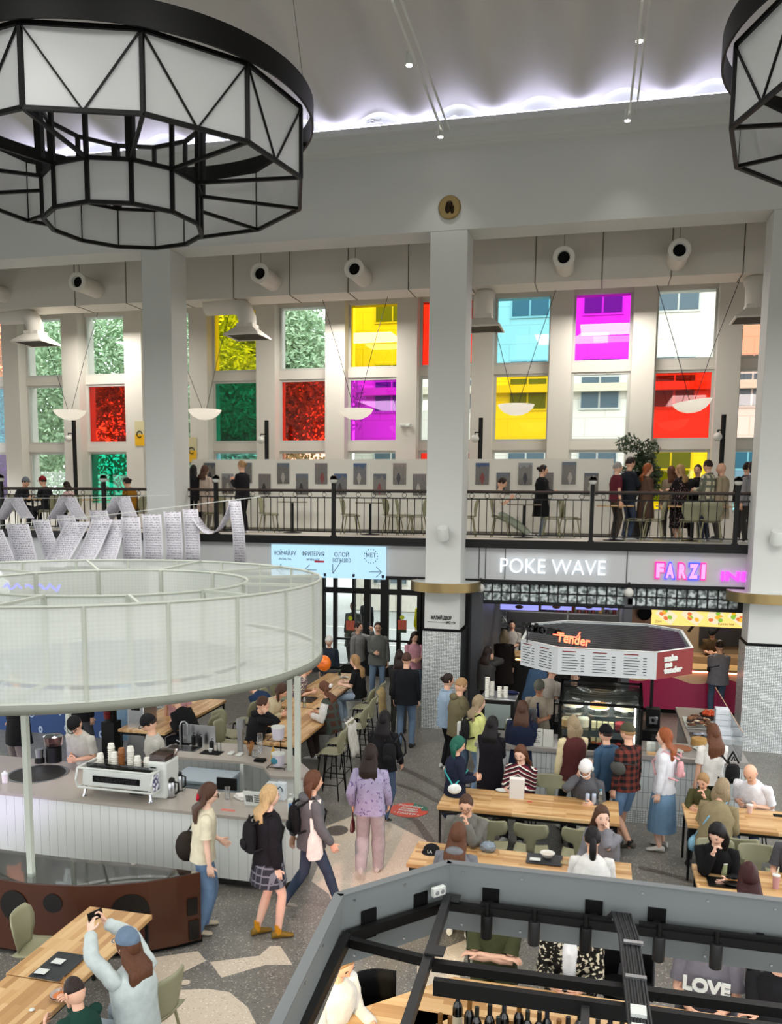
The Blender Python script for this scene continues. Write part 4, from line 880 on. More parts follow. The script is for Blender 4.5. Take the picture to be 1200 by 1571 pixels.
# big coffee grinder (white) + bins
p = at(243, 1224, ZC); t = T('coffee_grinder', 'tall white coffee grinder with a tilted clear bean hopper lid', 'coffee grinder', p)
b = MB(); b.box((-.13, -.04, 0), (.13, .34, .48)); b.build('body', M_white, t, bevel=.03); MB().box((-.11, 0, .48), (.11, .32, .56)).build('hopper', glassy('hopper_plastic', 'b9a298'), t); MB().box((-.1, .01, .485), (.1, .31, .53)).build('coffee_beans', mat('beans', '4a342b', .7, var=.4, vs=90.), t)
l = MB(); l.M = Matrix.Translation((0, .32, .56)) @ Matrix.Rotation(R_(28), 4, 'X'); l.box((-.12, -.34, 0), (.12, 0, .012)); l.build('lid', glassy('lid_plastic', 'd9dcdc'), t)
MB().box((-.03, -.046, .1), (.03, -.04, .16)).build('logo', M_dark, t); MB().box((-.08, -.046, .4), (-.0, -.04, .415)).build('logo_text', M_dark, t)
p = at(214, 1216, ZC); t = T('bean_grinder', 'slim black grinder between espresso machine and white grinder', 'coffee grinder', p); MB().tube([(0, 0, 0), (0, 0, .28), (0, 0, .34)], [.07, .065, .04], 16).build('body', M_black, t); MB().box((-.09, -.09, 0), (.09, .09, .03)).build('base', M_black, t)
for i, (x, y) in enumerate(((262, 1222), (273, 1212))):
    p = at(x, y, ZC); t = T('thermos_jug', 'steel thermos jug with black lid, ' + ('nearer' if not i else 'farther') + ' one beside the white grinder', 'jug', p, 0, 'thermos jugs')
    MB().lathe([(.0, 0), (.065, 0), (.07, .02), (.068, .17), (.055, .2), (0, .2)], 20).build('body', M_steel, t); MB().lathe([(.057, .2), (.055, .235), (.03, .25), (0, .25)], 18).build('lid', M_black, t); MB().lathe([(.0, -.001), (.067, -.001), (.068, .02), (0, .02)], 18).build('base', M_black, t); MB().tube([(.06, 0, .2), (.11, 0, .19), (.11, 0, .07), (.07, 0, .04)], .012, 6).build('handle', M_black, t)
p = at(281, 1212, ZC); thing1('glass_cup', 'clear glass on the counter right of the thermos jugs', 'glass', MB().lathe([(.03, 0), (.038, .1), (.035, .1), (.028, .01), (0, .01)], 16), M_clear(), p)
# left side items
p = at(8, 1200, ZC); t = T('sugar_jar', 'small clear jar with white lid at the left end of the bar', 'jar', p); MB().lathe([(.0, 0), (.04, 0), (.042, .1), (0, .1)], 16).build('jar', mat('sugar', 'ece9e6', .4), t); MB().lathe([(.045, .1), (.045, .125), (.02, .14), (.015, .16), (0, .16)], 16).build('lid', M_white, t)
p = at(61, 1170, ZC); t = T('milk_grinder', 'small steel and black grinder behind the round sink', 'grinder', p); MB().lathe([(.07, 0), (.07, .06), (.05, .08), (0, .08)], 16).build('base', M_black, t); MB().lathe([(.05, .08), (.06, .2), (.05, .2), (0, .19)], 16).build('cup', M_steel, t)
p = at(83, 1168, ZC); t = T('blender', 'black blender with a lit round clear top behind the pole', 'blender', p); MB().lathe([(.11, 0), (.11, .22), (.09, .24), (0, .24)], 18).build('base', M_black, t); MB().lathe([(.12, .24), (.14, .38), (.13, .38), (.11, .25)], 18).build('bowl', glassy('blender_bowl', 'c9a9a5'), t); MB().lathe([(.14, .38), (.1, .41), (0, .42)], 18).build('lid', M_chrome, t)
p = W(170, 1090, 13.2); t = T('grinder_with_hopper', 'black coffee grinder with blue lit display and clear hopper behind the baristas', 'coffee grinder', (p.x, 13.2, 0)); MB().box((-.12, -.12, 0), (.12, .12, .95)).build('stand', M_black, t); MB().tube([(0, 0, .95), (0, 0, 1.3)], .1, 16).build('body', M_black, t); MB().lathe([(.05, 1.3), (.12, 1.4), (.12, 1.55), (0, 1.55)], 18).build('hopper', glassy('grinder_hopper', 'a0a0a6'), t); MB().cbox((0, -.1, 1.33), (.05, .02, .02)).build('display', emit('blue_led', '4040ff', 5.), t); MB().lathe([(.05, 1.02), (.06, 1.14), (0, 1.14)], 12, (0, -.12, 0)).build('red_cup', mat('red_cup', 'a32a30', .4), t)
p = (W(222, 1100, 13.2).x, 13.1); t = T('steel_brewer', 'tall steel box brewer with small display behind the right barista', 'coffee machine', (p[0], p[1], 0)); MB().box((-.15, -.2, 0), (.15, .25, 1.45)).build('body', M_steel, t, bevel=.01); MB().box((-.08, -.21, 1.25), (.08, -.2, 1.38)).build('display', M_dark, t)
# items on back counter
p = at(306, 1115, ZC + .1); t = T('splash_screen', 'steel splash screen at the back of the bar sink', 'screen', (sk.x + .1, sk.y + .1, ZC)); MB().box((-.25, 0, 0), (.3, .015, .3)).build('plate', M_steel, t)
for i, (x, y) in enumerate(((297, 1143), (307, 1145), (325, 1152))):
    p = at(x, y, ZC); t = T('soap_bottle', '%s black pump bottle behind the bar sink, counted from the left' % ('first second third'.split()[i]), 'bottle', p, 0, 'black bottles by the sink'); MB().lathe([(.0, 0), (.035, 0), (.035, .14), (.015, .16), (0, .16)], 14).build('bottle', M_black, t); MB().tube([(0, 0, .16), (0, 0, .19), (.03, 0, .19)], .007, 5).build('pump', M_black, t)
p = at(325, 1155, ZC); thing1('black_mat', 'black rubber mat with cups on the back counter', 'mat', MB().box((-.16, -.1, 0), (.16, .1, .008)), M_dark, p)
p = at(325, 1152, ZC + .01); thing1('coffee_cup', 'white coffee cup lying on the black mat', 'cup', MB().lathe([(.02, 0), (.038, .05), (.034, .05), (.018, .006), (0, .006)], 14), M_white, (p.x, p.y - .05, ZC + .008))
thing1('glass_jug', 'clear glass tumbler on the black mat', 'glass', MB().lathe([(.035, 0), (.035, .14), (.031, .14), (.031, .01), (0, .01)], 16), M_clear(), (p.x + .12, p.y, ZC + .008))
p = at(369, 1153, ZC); t = T('water_tap_tower', 'steel column water dispenser on the back counter', 'dispenser', p); MB().tube([(0, 0, 0), (0, 0, .42)], .045, 16).build('column', M_steel, t); MB().tube([(0, .02, .36), (0, .02, .5)], .07, 16).build('head', M_steel, t)
for i, (x, y) in enumerate(((359, 1154), (372, 1156))):
    thing1('box_of_lids', '%s small white tray at the foot of the steel column' % ('left', 'right')[i], 'tray', MB().box((-.04, -.07, 0), (.04, .07, .03)), M_white, at(x, y, ZC) + V((0, -.1, 0)), 'white trays on the back counter', bevel=.01)
p = at(384, 1159, ZC); t = T('stirrer_cup', 'clear cup full of wooden stirrers on the back counter', 'cup', p); MB().lathe([(.03, 0), (.04, .12), (.036, .12), (.027, .01), (0, .01)], 14).build('cup', M_clear(), t)
s_ = MB(); rr = random.Random(4)
for k in range(26): a = rr.uniform(0, 6.28); s_.bar((.015 * cos(a), .015 * sin(a), .01), (.06 * cos(a), .06 * sin(a), .2 + rr.uniform(-.02, .02)), .007)
s_.build('stirrers', mat('stirrer_wood', 'd0ae7c', .7), t)
p = at(399, 1155, ZC); thing1('clear_cup_stack', 'tall stack of clear plastic cups on the back counter', 'cups', MB().lathe([(.035, 0), (.045, .02), (.035, .04), (.045, .06), (.035, .08), (.045, .1), (.035, .12), (.045, .14), (.04, .3), (0, .3)], 14), glassy('plastic_cup', 'dfe3e6', .5, .2), p)
thing1('short_cup_stack', 'short stack of clear plastic cups on the back counter', 'cups', MB().lathe([(.035, 0), (.045, .1), (0, .1)], 14), glassy('plastic_cup', 'dfe3e6', .5, .2), at(391, 1161, ZC))
thing1('card_terminal', 'black payment terminal on the back counter', 'terminal', MB().box((-.08, -.06, 0), (.08, .06, .04)), M_dark, at(399, 1168, ZC), bevel=.008)
p = at(419, 1168, ZC); t = T('yellow_bottle', 'yellow sauce bottle on the back counter', 'bottle', p); MB().lathe([(.0, 0), (.033, 0), (.033, .15), (.012, .19), (0, .19)], 14).build('bottle', mat('mustard_yellow', 'e0c52c', .4), t); MB().lathe([(.012, .185), (.01, .22), (0, .22)], 10).build('nozzle', mat('mustard_yellow', 'e0c52c', .4), t)
p = at(427, 1178, ZC)
t = T('tip_bucket_stand', 'black wire stand on the back counter', 'stand', p); w_ = MB()
for z in (.03, .42): w_.tube([(-.13, -.1, z), (.13, -.1, z), (.13, .1, z), (-.13, .1, z), (-.13, -.1, z)], .006, 5)
w_.tube([(0, .1, 0), (0, .1, .45)], .008, 5); 
for x, y in ((-.13, -.1), (.13, -.1), (.13, .1), (-.13, .1)): w_.tube([(x, y, 0), (x, y, .03)], .006, 5)
w_.build('wire_frame', M_black, t)
for z, n in ((.035, 'lower'), (.425, 'upper')):
    b = T('white_bucket', 'white plastic tub with lid on the %s tier of the wire stand' % n, 'bucket', (p.x, p.y, ZC + z)); MB().lathe([(.08, 0), (.095, .17), (0, .17)], 22).build('tub', mat('tub_white', 'e2dfe4', .4), b); MB().lathe([(.1, .165), (.1, .185), (0, .188)], 22).build('lid', M_white, b); 
    if n == 'lower': MB().ball((-.03, -.085, .09), .05, sc=(1, .2, 1)).build('printed_label', mat('tub_print', '79b7c4', .5), b)
# front counter items
p = at(348, 1212, ZC); thing1('tablet_stand', 'dark tablet on its stand behind the counter front', 'tablet', MB().box((-.14, -.01, 0), (.14, .02, .16)), M_dark, p, bevel=.004)
p = at(372, 1225, ZC); m = MB(); m.ball((0, 0, .03), .11, 14, 8, (1.1, .8, .45), fn=lambda d: 1 + .5 * noise.noise(d * 4)); thing1('crumpled_paper', 'heap of crumpled white receipts on the counter', 'paper', m, mat('paper_white', 'ebe9e6', .8), p)
thing1('plastic_tumblers', 'small clear plastic cups beside the receipts', 'cups', MB().lathe([(.03, 0), (.036, .08), (.03, .1), (.036, .16), (0, .16)], 12), glassy('plastic_cup', 'dfe3e6', .5, .2), at(349, 1226, ZC))
p = at(390, 1236, ZC); t = T('price_card', 'white printed card standing on the counter', 'card', p); m = MB(); m.M = Matrix.Rotation(R_(12), 4, 'X'); m.box((-.13, 0, 0), (.13, .008, .2)); m.build('card', M_white, t)
for k in range(6): m = MB(); m.M = Matrix.Rotation(R_(12), 4, 'X'); m.box((-.1 + k * .016, -.003, .05), (-.09 + k * .016, 0, .14)); m.build('printed_bar', Mink, t)
for k in range(4): m = MB(); m.M = Matrix.Rotation(R_(12), 4, 'X'); m.box((.01, -.003, .05 + k * .03), (.1, 0, .06 + k * .03)); m.build('printed_line', Mink, t)
for i, x in enumerate((417, 432)):
    p = at(x, 1226, ZC); t = T('white_carton', 'white drink carton on the counter, %s of the pair' % ('left', 'right')[i], 'carton', p, 0, 'pair of white cartons'); MB().box((-.06, -.05, 0), (.06, .05, .22)).build('box', mat('carton_white', 'e6eaec', .4), t, bevel=.005); MB().tube([(-.03, -.052, .15), (0, -.052, .18), (.03, -.052, .15), (.03, -.052, .12)], .008, 5).build('outline_mark', mat('outline_blue', '6c8ba0', .5), t)
p = at(449, 1248, ZC); t = T('sanitizer_bottle', 'white and blue pump sanitizer bottle at the counter corner', 'bottle', p); MB().box((-.055, -.04, 0), (.055, .04, .19)).build('bottle', M_white, t, bevel=.015); MB().tube([(0, 0, .19), (0, 0, .24), (-.04, 0, .24)], .012, 6).build('pump', M_white, t); MB().box((-.035, -.043, .04), (.035, -.04, .14)).build('blue_label', mat('label_blue', '8fb9d6', .5), t)
thing1('receipt_slip', 'pink slip lying on the counter edge', 'paper', MB().box((-.09, -.03, 0), (.09, .03, .002)), mat('slip_pink', 'e6a9a0', .7), at(350, 1243, ZC)); thing1('paper_sheet', 'white sheet of paper on the counter beside the cream tee woman', 'paper', MB().box((-.05, -.15, 0), (.05, .15, .002)), M_white, at(326, 1222, ZC))
# ================================================================ brown display case
zt = .83; fp = [G(*q, zt) for q in ((305, 1336), (270, 1343), (227, 1350), (170, 1355), (117, 1356), (45, 1353), (0, 1346), (-80, 1336))]; bpx = [G(*q, zt) for q in ((-80, 1300), (0, 1301), (53, 1308), (128, 1317), (199, 1322), (283, 1333))]
P2 = [(p.x, p.y) for p in fp] + [(p.x, min(p.y, BF - .03)) for p in bpx]
dc = T('display_case', 'curved brown lacquered display case with a glass top in front of the coffee bar', 'display case', (0, 0, 0))
M_brown = mat('brown_lacquer', '43200f', .3, var=.12, vs=1.2)
m = MB(); m.wall(P2, .06, zt - .02, closed=True); m.build('body', M_brown, dc, solid=.03, smooth=False); MB().prism(P2, zt - .16, zt - .14).build('inner_shelf', mat('case_inside', '6d6761', .6), dc); MB().prism(P2, zt - .02, zt - .012).build('glass_top', glassy('case_glass', 'e6efec', .8), dc)
MB().prism([(x, y + .06) for x, y in P2], 0, .06).build('plinth', M_dark, dc)
def onface(px, z0, z1, sh):  # flat dark shapes on the curved front
    pass
M_brown2 = mat('brown_lacquer_dark', '2c140a', .3)
A_, B_ = fp[4], fp[6]
for k, (a, b, cxp, czp, r) in enumerate(((fp[4], fp[5], 75, .62, .1), (fp[5], fp[6], 25, .55, .17), (fp[2], fp[3], 190, .5, .2))):
    d = (b - a).normalized(); n_ = V((d.y, -d.x, 0)); n_ = n_ if n_.y < 0 else -n_; mid = a + (b - a) * .5; m = MB(); m.M = facing((mid.x + n_.x * .02, mid.y + n_.y * .02, czp), -d if d.x < 0 else d, (0, 0, 1)); m.lathe([(0, 0), (r, 0), (r, .006), (0, .006)], 30); m.build('round_inlay', M_brown2, dc)
a, b = fp[0], fp[1]; d = (b - a).normalized(); n_ = V((d.y, -d.x, 0)); n_ = n_ if n_.y < 0 else -n_
for k, (u0, u1, z0, z1) in enumerate(((.05, .5, .08, .3), (.1, .55, .36, .55))):
    pa, pb = a + (b - a) * u0 + n_ * .02, a + (b - a) * u1 + n_ * .02; MB().rings([[V((pa.x, pa.y, z0)), V((pb.x, pb.y, z0)), V((pb.x, pb.y, z1)), V((pa.x, pa.y, z1))], [V((pa.x, pa.y, z0)) + n_ * .005, V((pb.x, pb.y, z0)) + n_ * .005, V((pb.x, pb.y, z1)) + n_ * .005, V((pa.x, pa.y, z1)) + n_ * .005]]).build('square_inlay', M_brown2, dc)
for i, (x, y, c, n) in enumerate(((130, 1345, 'e4e2df', 'white'), (148, 1342, '3a62a8', 'blue'), (100, 1330, 'dfe3e6', 'pale'), (178, 1338, '8d9499', 'grey'), (60, 1338, 'b9c3c6', 'light grey'))):
    p = G(x, y, zt - .12); thing1('boxed_souvenir', '%s boxed souvenir lying under the glass of the brown case' % n, 'box', MB().box((-.09, -.06, 0), (.09, .06, .03)), mat('souvenir_' + n.replace(' ', '_'), c, .5), (p.x, p.y, zt - .14), 'souvenirs in the case', bevel=.004)
# ================================================================ chairs, tables
M_shell = mat('sage_plastic', 'c4c3b0', .5); M_shell2 = mat('pale_sage_plastic', 'c0bda6', .5)
def make_chair(bar, legm, tback):
    t = T('bar_stool' if bar else 'dining_chair', '-', 'stool' if bar else 'chair'); sh_ = .74 if bar else .45
    N = 9; rows = []
    for j in range(N):
        y = -.2 + .4 * j / (N - 1); rows.append([V(((-.21 + .42 * i / 8) * (1 - .1 * (j / (N - 1)) ** 2 if j > 4 else 1), y, sh_ + .018 * ((i - 4) / 4) ** 2 - .02 * max(0, j - 6) ** 1.2 + .012 * (1 if j == 0 else 0))) for i in range(9)])
    m = MB(); m.rings(rows, cap=False, cyc=False); m.build('seat', M_shell, t, solid=.014)
    rows = []; prof = ([(0, .045, .19), (.06, .05, .2), (.13, .055, .21), (.2, .075, .215), (.22, .19, .22), (.3, .215, .235), (.38, .205, .25), (.4, .18, .252)] if tback else [(-.01, .12, .19), (.06, .15, .2), (.16, .2, .215), (.26, .215, .235), (.34, .2, .25), (.39, .15, .256)])
    for z, hw, y in prof: rows.append([V((-hw + 2 * hw * i / 8, -y + .05 * ((i - 4) / 4 * hw / .2) ** 2, sh_ + z)) for i in range(9)])
    m = MB(); m.rings(rows, cap=False, cyc=False); m.build('backrest', M_shell if 1 else 0, t, solid=.014)
    for sx in (-1, 1):
        for sy in (-1, 1): MB().tube([(sx * .15, sy * .13, sh_ - .02), (sx * .21, sy * .2, 0)], .011 if bar or tback else .014, 6).build('leg', legm, t)
    MB().tube([(-.15, -.13, sh_ - .03), (.15, -.13, sh_ - .03), (.15, .13, sh_ - .03), (-.15, .13, sh_ - .03), (-.15, -.13, sh_ - .03)], .01, 6).build('seat_frame', legm, t)
    if bar: MB().tube([(-.19, -.17, .25), (.19, -.17, .25), (.19, .17, .25), (-.19, .17, .25), (-.19, -.17, .25)], .009, 6).build('footrest', legm, t)
    return t
PRO = {}
def chair(kind, x, y, rz, lab, group=None, z=0):
    """rz: direction the sitter faces (deg, 0=+Y, 90=-X)"""
    if kind not in PRO:
        PRO[kind] = make_chair(kind == 'stool', M_black if kind in ('stool', 'tback') else M_shell2 if kind == 'green' else M_shell, kind == 'tback'); o = PRO[kind]
        PRO[kind + 't'] = None; first = True
    else: o = dup(PRO[kind]); first = False
    o.location = (x, y, z); o.rotation_euler = (0, 0, R_(rz)); o['label'] = lab
    if group: o['group'] = group
    bpy.context.view_layer.update() if first else None
    return o
def table(x0, x1, y0, y1, h, lab, ax='x', group=None, legm=None, th=.045, name='dining_table', inset=.04):
    t = T(name, lab, 'table', ((x0 + x1) / 2, (y0 + y1) / 2, 0), 0, group); a, b = (x1 - x0) / 2, (y1 - y0) / 2
    MB().box((-a, -b, h - th), (a, b, h)).build('tabletop', M_oak(ax), t, bevel=.004)
    for sx in (-1, 1):
        for sy in (-1, 1): MB().box((sx * (a - inset) - .014, sy * (b - inset) - .014, 0), (sx * (a - inset) + .014, sy * (b - inset) + .014, h - th)).build('leg', legm or M_black, t)
    MB().box((-a + inset, -b + inset, h - th - .05), (a - inset, b - inset, h - th)).build('apron', legm or M_black, t)
    return t
table(-4.755, -4.075, 6.08, 7.365, .75, 'oak dining table in front of the brown display case', 'y', 'oak dining tables')
table(-4.72, -4.04, 4.7, 6.06, .75, 'oak dining table at the lower left corner with the noodle bowl', 'y', 'oak dining tables')
table(-1.95, .38, 11.1, 11.95, .75, 'long oak table of the striped sweater girl and the paper bag', 'x', 'oak dining tables')
table(-1.95, .48, 9.2, 9.88, .75, 'oak table of the eating man with a tray and bowl', 'x', 'oak dining tables')
table(1.205, 3.7, 11.3, 12.13, .75, 'oak table of the bald man in the white tee', 'x', 'oak dining tables')
table(1.14, 3.2, 9.0, 10.05, .75, 'oak table of the woman in black with the black tray', 'x', 'oak dining tables')
table(-5.33, -4.46, 12.66, 15.0, .95, 'tall oak communal table of the man on the phone', 'y', 'tall communal tables', name='communal_table')
table(-5.68, -4.85, 15.05, 18.3, .95, 'tall oak communal table towards the entrance', 'y', 'tall communal tables', name='communal_table')
table(-7.6, -6.75, 12.75, 15.2, .95, 'tall oak communal table behind the coffee bar', 'y', 'tall communal tables', name='communal_table')
# dining chairs
cs = [('green', -5.05, 7.0, -80, 'sage chair pushed in at the far left side of the lower left table'), ('green', -5.1, 6.1, -95, 'sage chair at the left frame edge beside the lower left table'), ('green', -5.0, 5.5, -60, 'sage chair half cut by the left edge below the other two'), ('green', -3.55, 6.35, 80, 'sage chair behind the woman in the blue cap'), ('green', -3.9, 5.35, 60, 'sage chair under the boy in the green jacket'),
 ('tback', -1.18, 10.75, 0, 'empty sage chair at the long table, beside the eating man'), ('tback', -.68, 10.75, 0, 'empty sage chair in the middle of the long table'), ('tback', -.1, 10.75, 0, 'sage chair of the long table behind the grey sweater girl'), ('tback', -.55, 12.35, 180, 'empty sage chair behind the long table left of the white cap diner'), ('tback', -1.0, 12.35, 180, 'sage chair under the striped sweater girl'), ('tback', -.05, 12.3, 180, 'sage chair under the white cap diner'),
 ('tback', 1.9, 10.35, 180, 'empty sage chair right of the woman in black'), ('tback', 2.25, 10.75, 0, 'sage chair at the right frame edge of the bald man table'), ('tback', 1.45, 10.4, 180, 'sage chair under the woman in black'), ('tback', 1.75, 10.95, 0, 'sage chair under the woman in the beige jacket'), ('tback', 2.15, 12.5, 180, 'sage chair under the bald man'), ('tback', -1.4, 10.35, 180, 'sage chair under the eating man'), ('tback', .08, 10.35, 180, 'sage chair under the grey sweater girl'), ('tback', -1.35, 8.8, 0, 'sage chair under the grey hoodie diner'), ('tback', .05, 8.85, 0, 'sage chair under the white top diner'), ('tback', 1.55, 8.6, 0, 'sage chair under the dark haired diner in red')]
for k, x, y, r, l in cs: chair(k, x, y, r, l, 'sage dining chairs')
ss = [(-4.05, 13.15, 90, 'empty bar stool nearest the coffee bar on the right of the tall table'), (-4.1, 13.75, 90, 'bar stool draped with the white jacket'), (-4.1, 14.75, 90, 'bar stool under the woman in the brown vest'), (-4.15, 15.5, 90, 'empty bar stool behind the brown vest woman'), (-4.35, 16.2, 90, 'bar stool under the woman in the black top'), (-4.3, 16.8, 90, 'bar stool beyond the woman in the black top'), (-5.75, 13.1, -90, 'bar stool left of the phoning man'), (-6.05, 13.7, -100, 'empty bar stool behind the phoning man'), (-6.15, 14.6, 90, 'empty bar stool between the tall tables'), (-6.4, 13.45, 90, 'bar stool at the right of the table behind the coffee bar'), (-5.95, 15.6, -90, 'bar stool under the beige jacket diner'), (-6.1, 16.5, -90, 'bar stool near the floral top diner')]
for x, y, r, l in ss: chair('stool', x, y, r, l, 'sage bar stools')
for k, (x, r, l, Y) in enumerate(((413, -85, 'balcony chair beside the round table behind the phone woman', 20.1), (538, -85, 'balcony chair left of the small table under the photographs', 20.0), (603, -95, 'balcony chair beyond the second globe post, left one', 19.9), (640, 88, 'balcony chair beside the middle pillar, left one', 20.2), (622, -80, 'balcony chair between the two near the pillar', 20.3), (716, 95, 'balcony chair cut by the right side of the middle pillar', 19.8), (768, -90, 'balcony chair under the seated phone reader', 19.9), (846, 90, 'balcony chair behind the woman in black by the panel', 20.0), (873, -70, 'balcony chair left of the globe post', 20.2), (972, 95, 'balcony chair right of the man in the navy jacket', 19.7), (1002, 80, 'balcony chair in front of the red haired woman', 19.5), (1058, 5, 'balcony chair with its back to the railing, left of the pair', 19.3), (1090, -5, 'balcony chair with its back to the railing, right of the pair', 19.3), (330, 80, 'balcony chair behind the sagging paper strip', 20.2), (210, 90, 'balcony chair of the mustard jumper diner', 19.8), (30, -90, 'balcony chair of the grey cap diner', 19.9), (75, 90, 'balcony chair of the red cap diner', 19.9), (110, 80, 'balcony chair of the pink top child', 20.2))):
    c = W(x, 820, Y); chair('green', c.x, Y, r, l, 'balcony chairs', ZB)
def small_table(x, Y, lab, r=.35, rect=None):
    c = W(x, 820, Y); t = T('cafe_table', lab, 'table', (c.x, Y, ZB), 0, 'balcony tables')
    (MB().lathe([(0, .72), (r, .72), (r, .745), (0, .745)], 28) if not rect else MB().box((-rect[0], -rect[1], .72), (rect[0], rect[1], .745))).build('tabletop', M_oak() if rect else mat('table_pale', 'b9b2a4', .4), t); MB().tube([(0, 0, .02), (0, 0, .72)], .03, 10).build('column', M_black, t); MB().lathe([(0, 0), (.22, 0), (.22, .015), (.03, .03), (0, .03)], 24).build('foot', M_black, t)
small_table(449, 20.1, 'round balcony table right of the phone woman'); small_table(568, 19.9, 'round balcony table under the photographs by the second post'); small_table(803, 19.9, 'round balcony table of the seated phone reader', .38); small_table(345, 20.1, 'round balcony table behind the sagging paper strip'); small_table(942, 19.4, 'small square balcony table below the red polo man', rect=(.38, .3)); small_table(1062, 19.9, 'oak balcony table in front of the standing crowd', rect=(.75, .35)); small_table(52, 19.9, 'balcony table between grey cap and red cap diners', rect=(.4, .35)); small_table(160, 19.9, 'balcony table left of the mustard jumper diner', rect=(.4, .35))
# blue backdrop behind the coffee bar
@reg('blue_backdrop')
def M_blue(t):
    v = t.n('ShaderNodeTexVoronoi', None, Vector=t.map((1, 1, .7)), Scale=4.5); r = t.math('ABSOLUTE', t.math('SUBTRACT', v.outputs['Distance'], .3)); t.set(t.mix(t.math('LESS_THAN', r, .035), srgb('1d3f73'), srgb('a9b9cf')), .6)
tag(MB().box((-11.8, 15.2, 0), (-8.3, 15.3, 2.2)).build('printed_backdrop', M_blue(), smooth=False), 'blue backdrop wall with pale drawings behind the coffee bar', 'backdrop')
# ================================================================ cake kiosk
KY = 13.22; kz = 1.05
kc = T('kiosk_counter', 'tiled L-shaped counter of the cake kiosk with grey worktop', 'counter', (0, 0, 0))
kp = [(-1.75, KY + .0), (2.2, KY), (2.2, 16.6), (1.45, 16.6), (1.45, KY + .85), (-1.75, KY + .85)]; ki = [(-1.72, KY + .04), (2.16, KY + .04), (2.16, 16.56), (1.5, 16.56), (1.5, KY + .8), (-1.72, KY + .8)]
MB().prism(kp, kz - .06, kz).build('worktop', mat('kiosk_worktop', '8e8985', .3, var=.05, vs=3.), kc); MB().prism(ki, .2, kz - .06).build('tiled_front', M_tile(), kc, smooth=False); MB().prism([(x, y) for x, y in ki], 0, .2).build('mosaic_base', M_mosaic(), kc, smooth=False)
kb2 = T('kiosk_back_counter', 'dark back counter inside the cake kiosk holding machines', 'counter', (0, 0, 0)); MB().box((-.65, 14.9, 0), (1.1, 15.5, .98)).build('cabinet', mat('kiosk_dark', '2a2827', .5), kb2); MB().box((-.65, 14.85, .98), (1.1, 15.55, 1.02)).build('worktop', mat('kiosk_steel_top', '6c6a68', .35, .5), kb2)
# display cabinet
x0, x1 = -.50, .72; y0, y1 = KY + .08, KY + .72; z1 = 1.86
ca = T('cake_display', 'glass cake display cabinet lit inside, standing on the kiosk counter', 'display case', (0, 0, 0)); f = MB()
for x in (x0, x1 - .04):
    f.box((x, y0, kz), (x + .04, y0 + .03, z1 - .1)); f.box((x, y1 - .03, kz), (x + .04, y1, z1 + .12)); f.bar((x + .02, y0 + .01, z1 - .1), (x + .02, y1 - .01, z1 + .12), .035)
f.box((x0, y0, z1 - .13), (x1, y0 + .03, z1 - .09)); f.box((x0, y1 - .03, z1 + .09), (x1, y1, z1 + .12)); f.box((x0, y0, kz), (x1, y1, kz + .03)); f.build('frame', M_dark, ca, smooth=False)
MB().quad((x0, y0 + .01, z1 - .1), (x1, y0 + .01, z1 - .1), (x1, y1 - .01, z1 + .12), (x0, y1 - .01, z1 + .12)).build('glass_top', M_clear(), ca, solid=.006); MB().box((x0 + .04, y0 + .005, kz + .03), (x1 - .04, y0 + .012, z1 - .12)).build('glass_front', M_clear(), ca)
for z in (kz + .28, kz + .5): MB().box((x0 + .04, y0 + .05, z), (x1 - .04, y1 - .04, z + .012)).build('glass_shelf', glassy('shelf_glass', 'cfdedd', .3), ca)
MB().box((x1 - .12, y0 + .06, kz + .1), (x1 - .1, y0 + .08, z1 - .14)).build('light_tube', emit('case_led', 'fff6e2', 14.), ca); MB().box((x0 + .06, y0 + .05, z1 - .14), (x1 - .06, y0 + .07, z1 - .125)).build('light_bar', emit('case_led', 'fff6e2', 14.), ca)
MB().box((x0 + .04, y1 - .03, kz + .03), (x1 - .04, y1 - .02, z1)).build('back_panel', mat('case_back', '9fa5a6', .4), ca)
area('cake_display_lamp', (.1, KY + .35, z1 - .12), .5, 5)  # extra area light added inside the cabinet to brighten the cakes
def cake(x, y, z, r, h, c1, c2, lab, k=0, stand=0):
    t = T('cake', lab, 'cake', (x, y, z), 0, 'cakes in the kiosk'); s0 = .05 if stand else 0
    if stand: MB().lathe([(.05, 0), (.03, .04), (r + .03, .045), (r + .03, .055), (0, .055)], 24).build('cake_stand', M_white, t)
    MB().lathe([(r, s0 + .005), (r, s0 + h * .33), (r - .004, s0 + h * .35), (r, s0 + h * .37), (r, s0 + h * .66), (r - .004, s0 + h * .68), (r, s0 + h * .7), (r - .01, s0 + h), (0, s0 + h)], 28).build('sponge', mat('cake_' + c1, c1, .7, var=.15, vs=30.), t); MB().lathe([(r + .003, s0 + h * .9), (r - .01, s0 + h + .012), (0, s0 + h + .015)], 28).build('icing', mat('cake_' + c2, c2, .5, var=.1, vs=30.), t)
for a in ((-.3, .55, kz + .51, .12, .05, 'e9dcc4', 'f3ead8', 'white layered cake on a stand at the upper left of the cabinet', 0, 1), (.08, .5, kz + .51, .13, .06, 'c98f4e', 'd9a662', 'golden nut cake in the middle of the top shelf', 0, 1), (.47, .5, kz + .51, .13, .07, 'e3d9b8', 'f1edd6', 'cream cake at the upper right of the cabinet', 0, 1), (-.36, .3, kz + .295, .1, .12, 'c9a26a', 'ecd9b0', 'caramel cake at the left of the middle shelf', 0, 0), (-.14, .32, kz + .295, .09, .13, 'd9cdb6', 'efe6d4', 'striped cream cake behind the blond customer', 0, 0), (.42, .28, kz + .295, .09, .1, '8e2f34', 'c74b52', 'red berry cake on the middle shelf', 0, 0)): cake(a[0], KY + a[1], *a[2:])
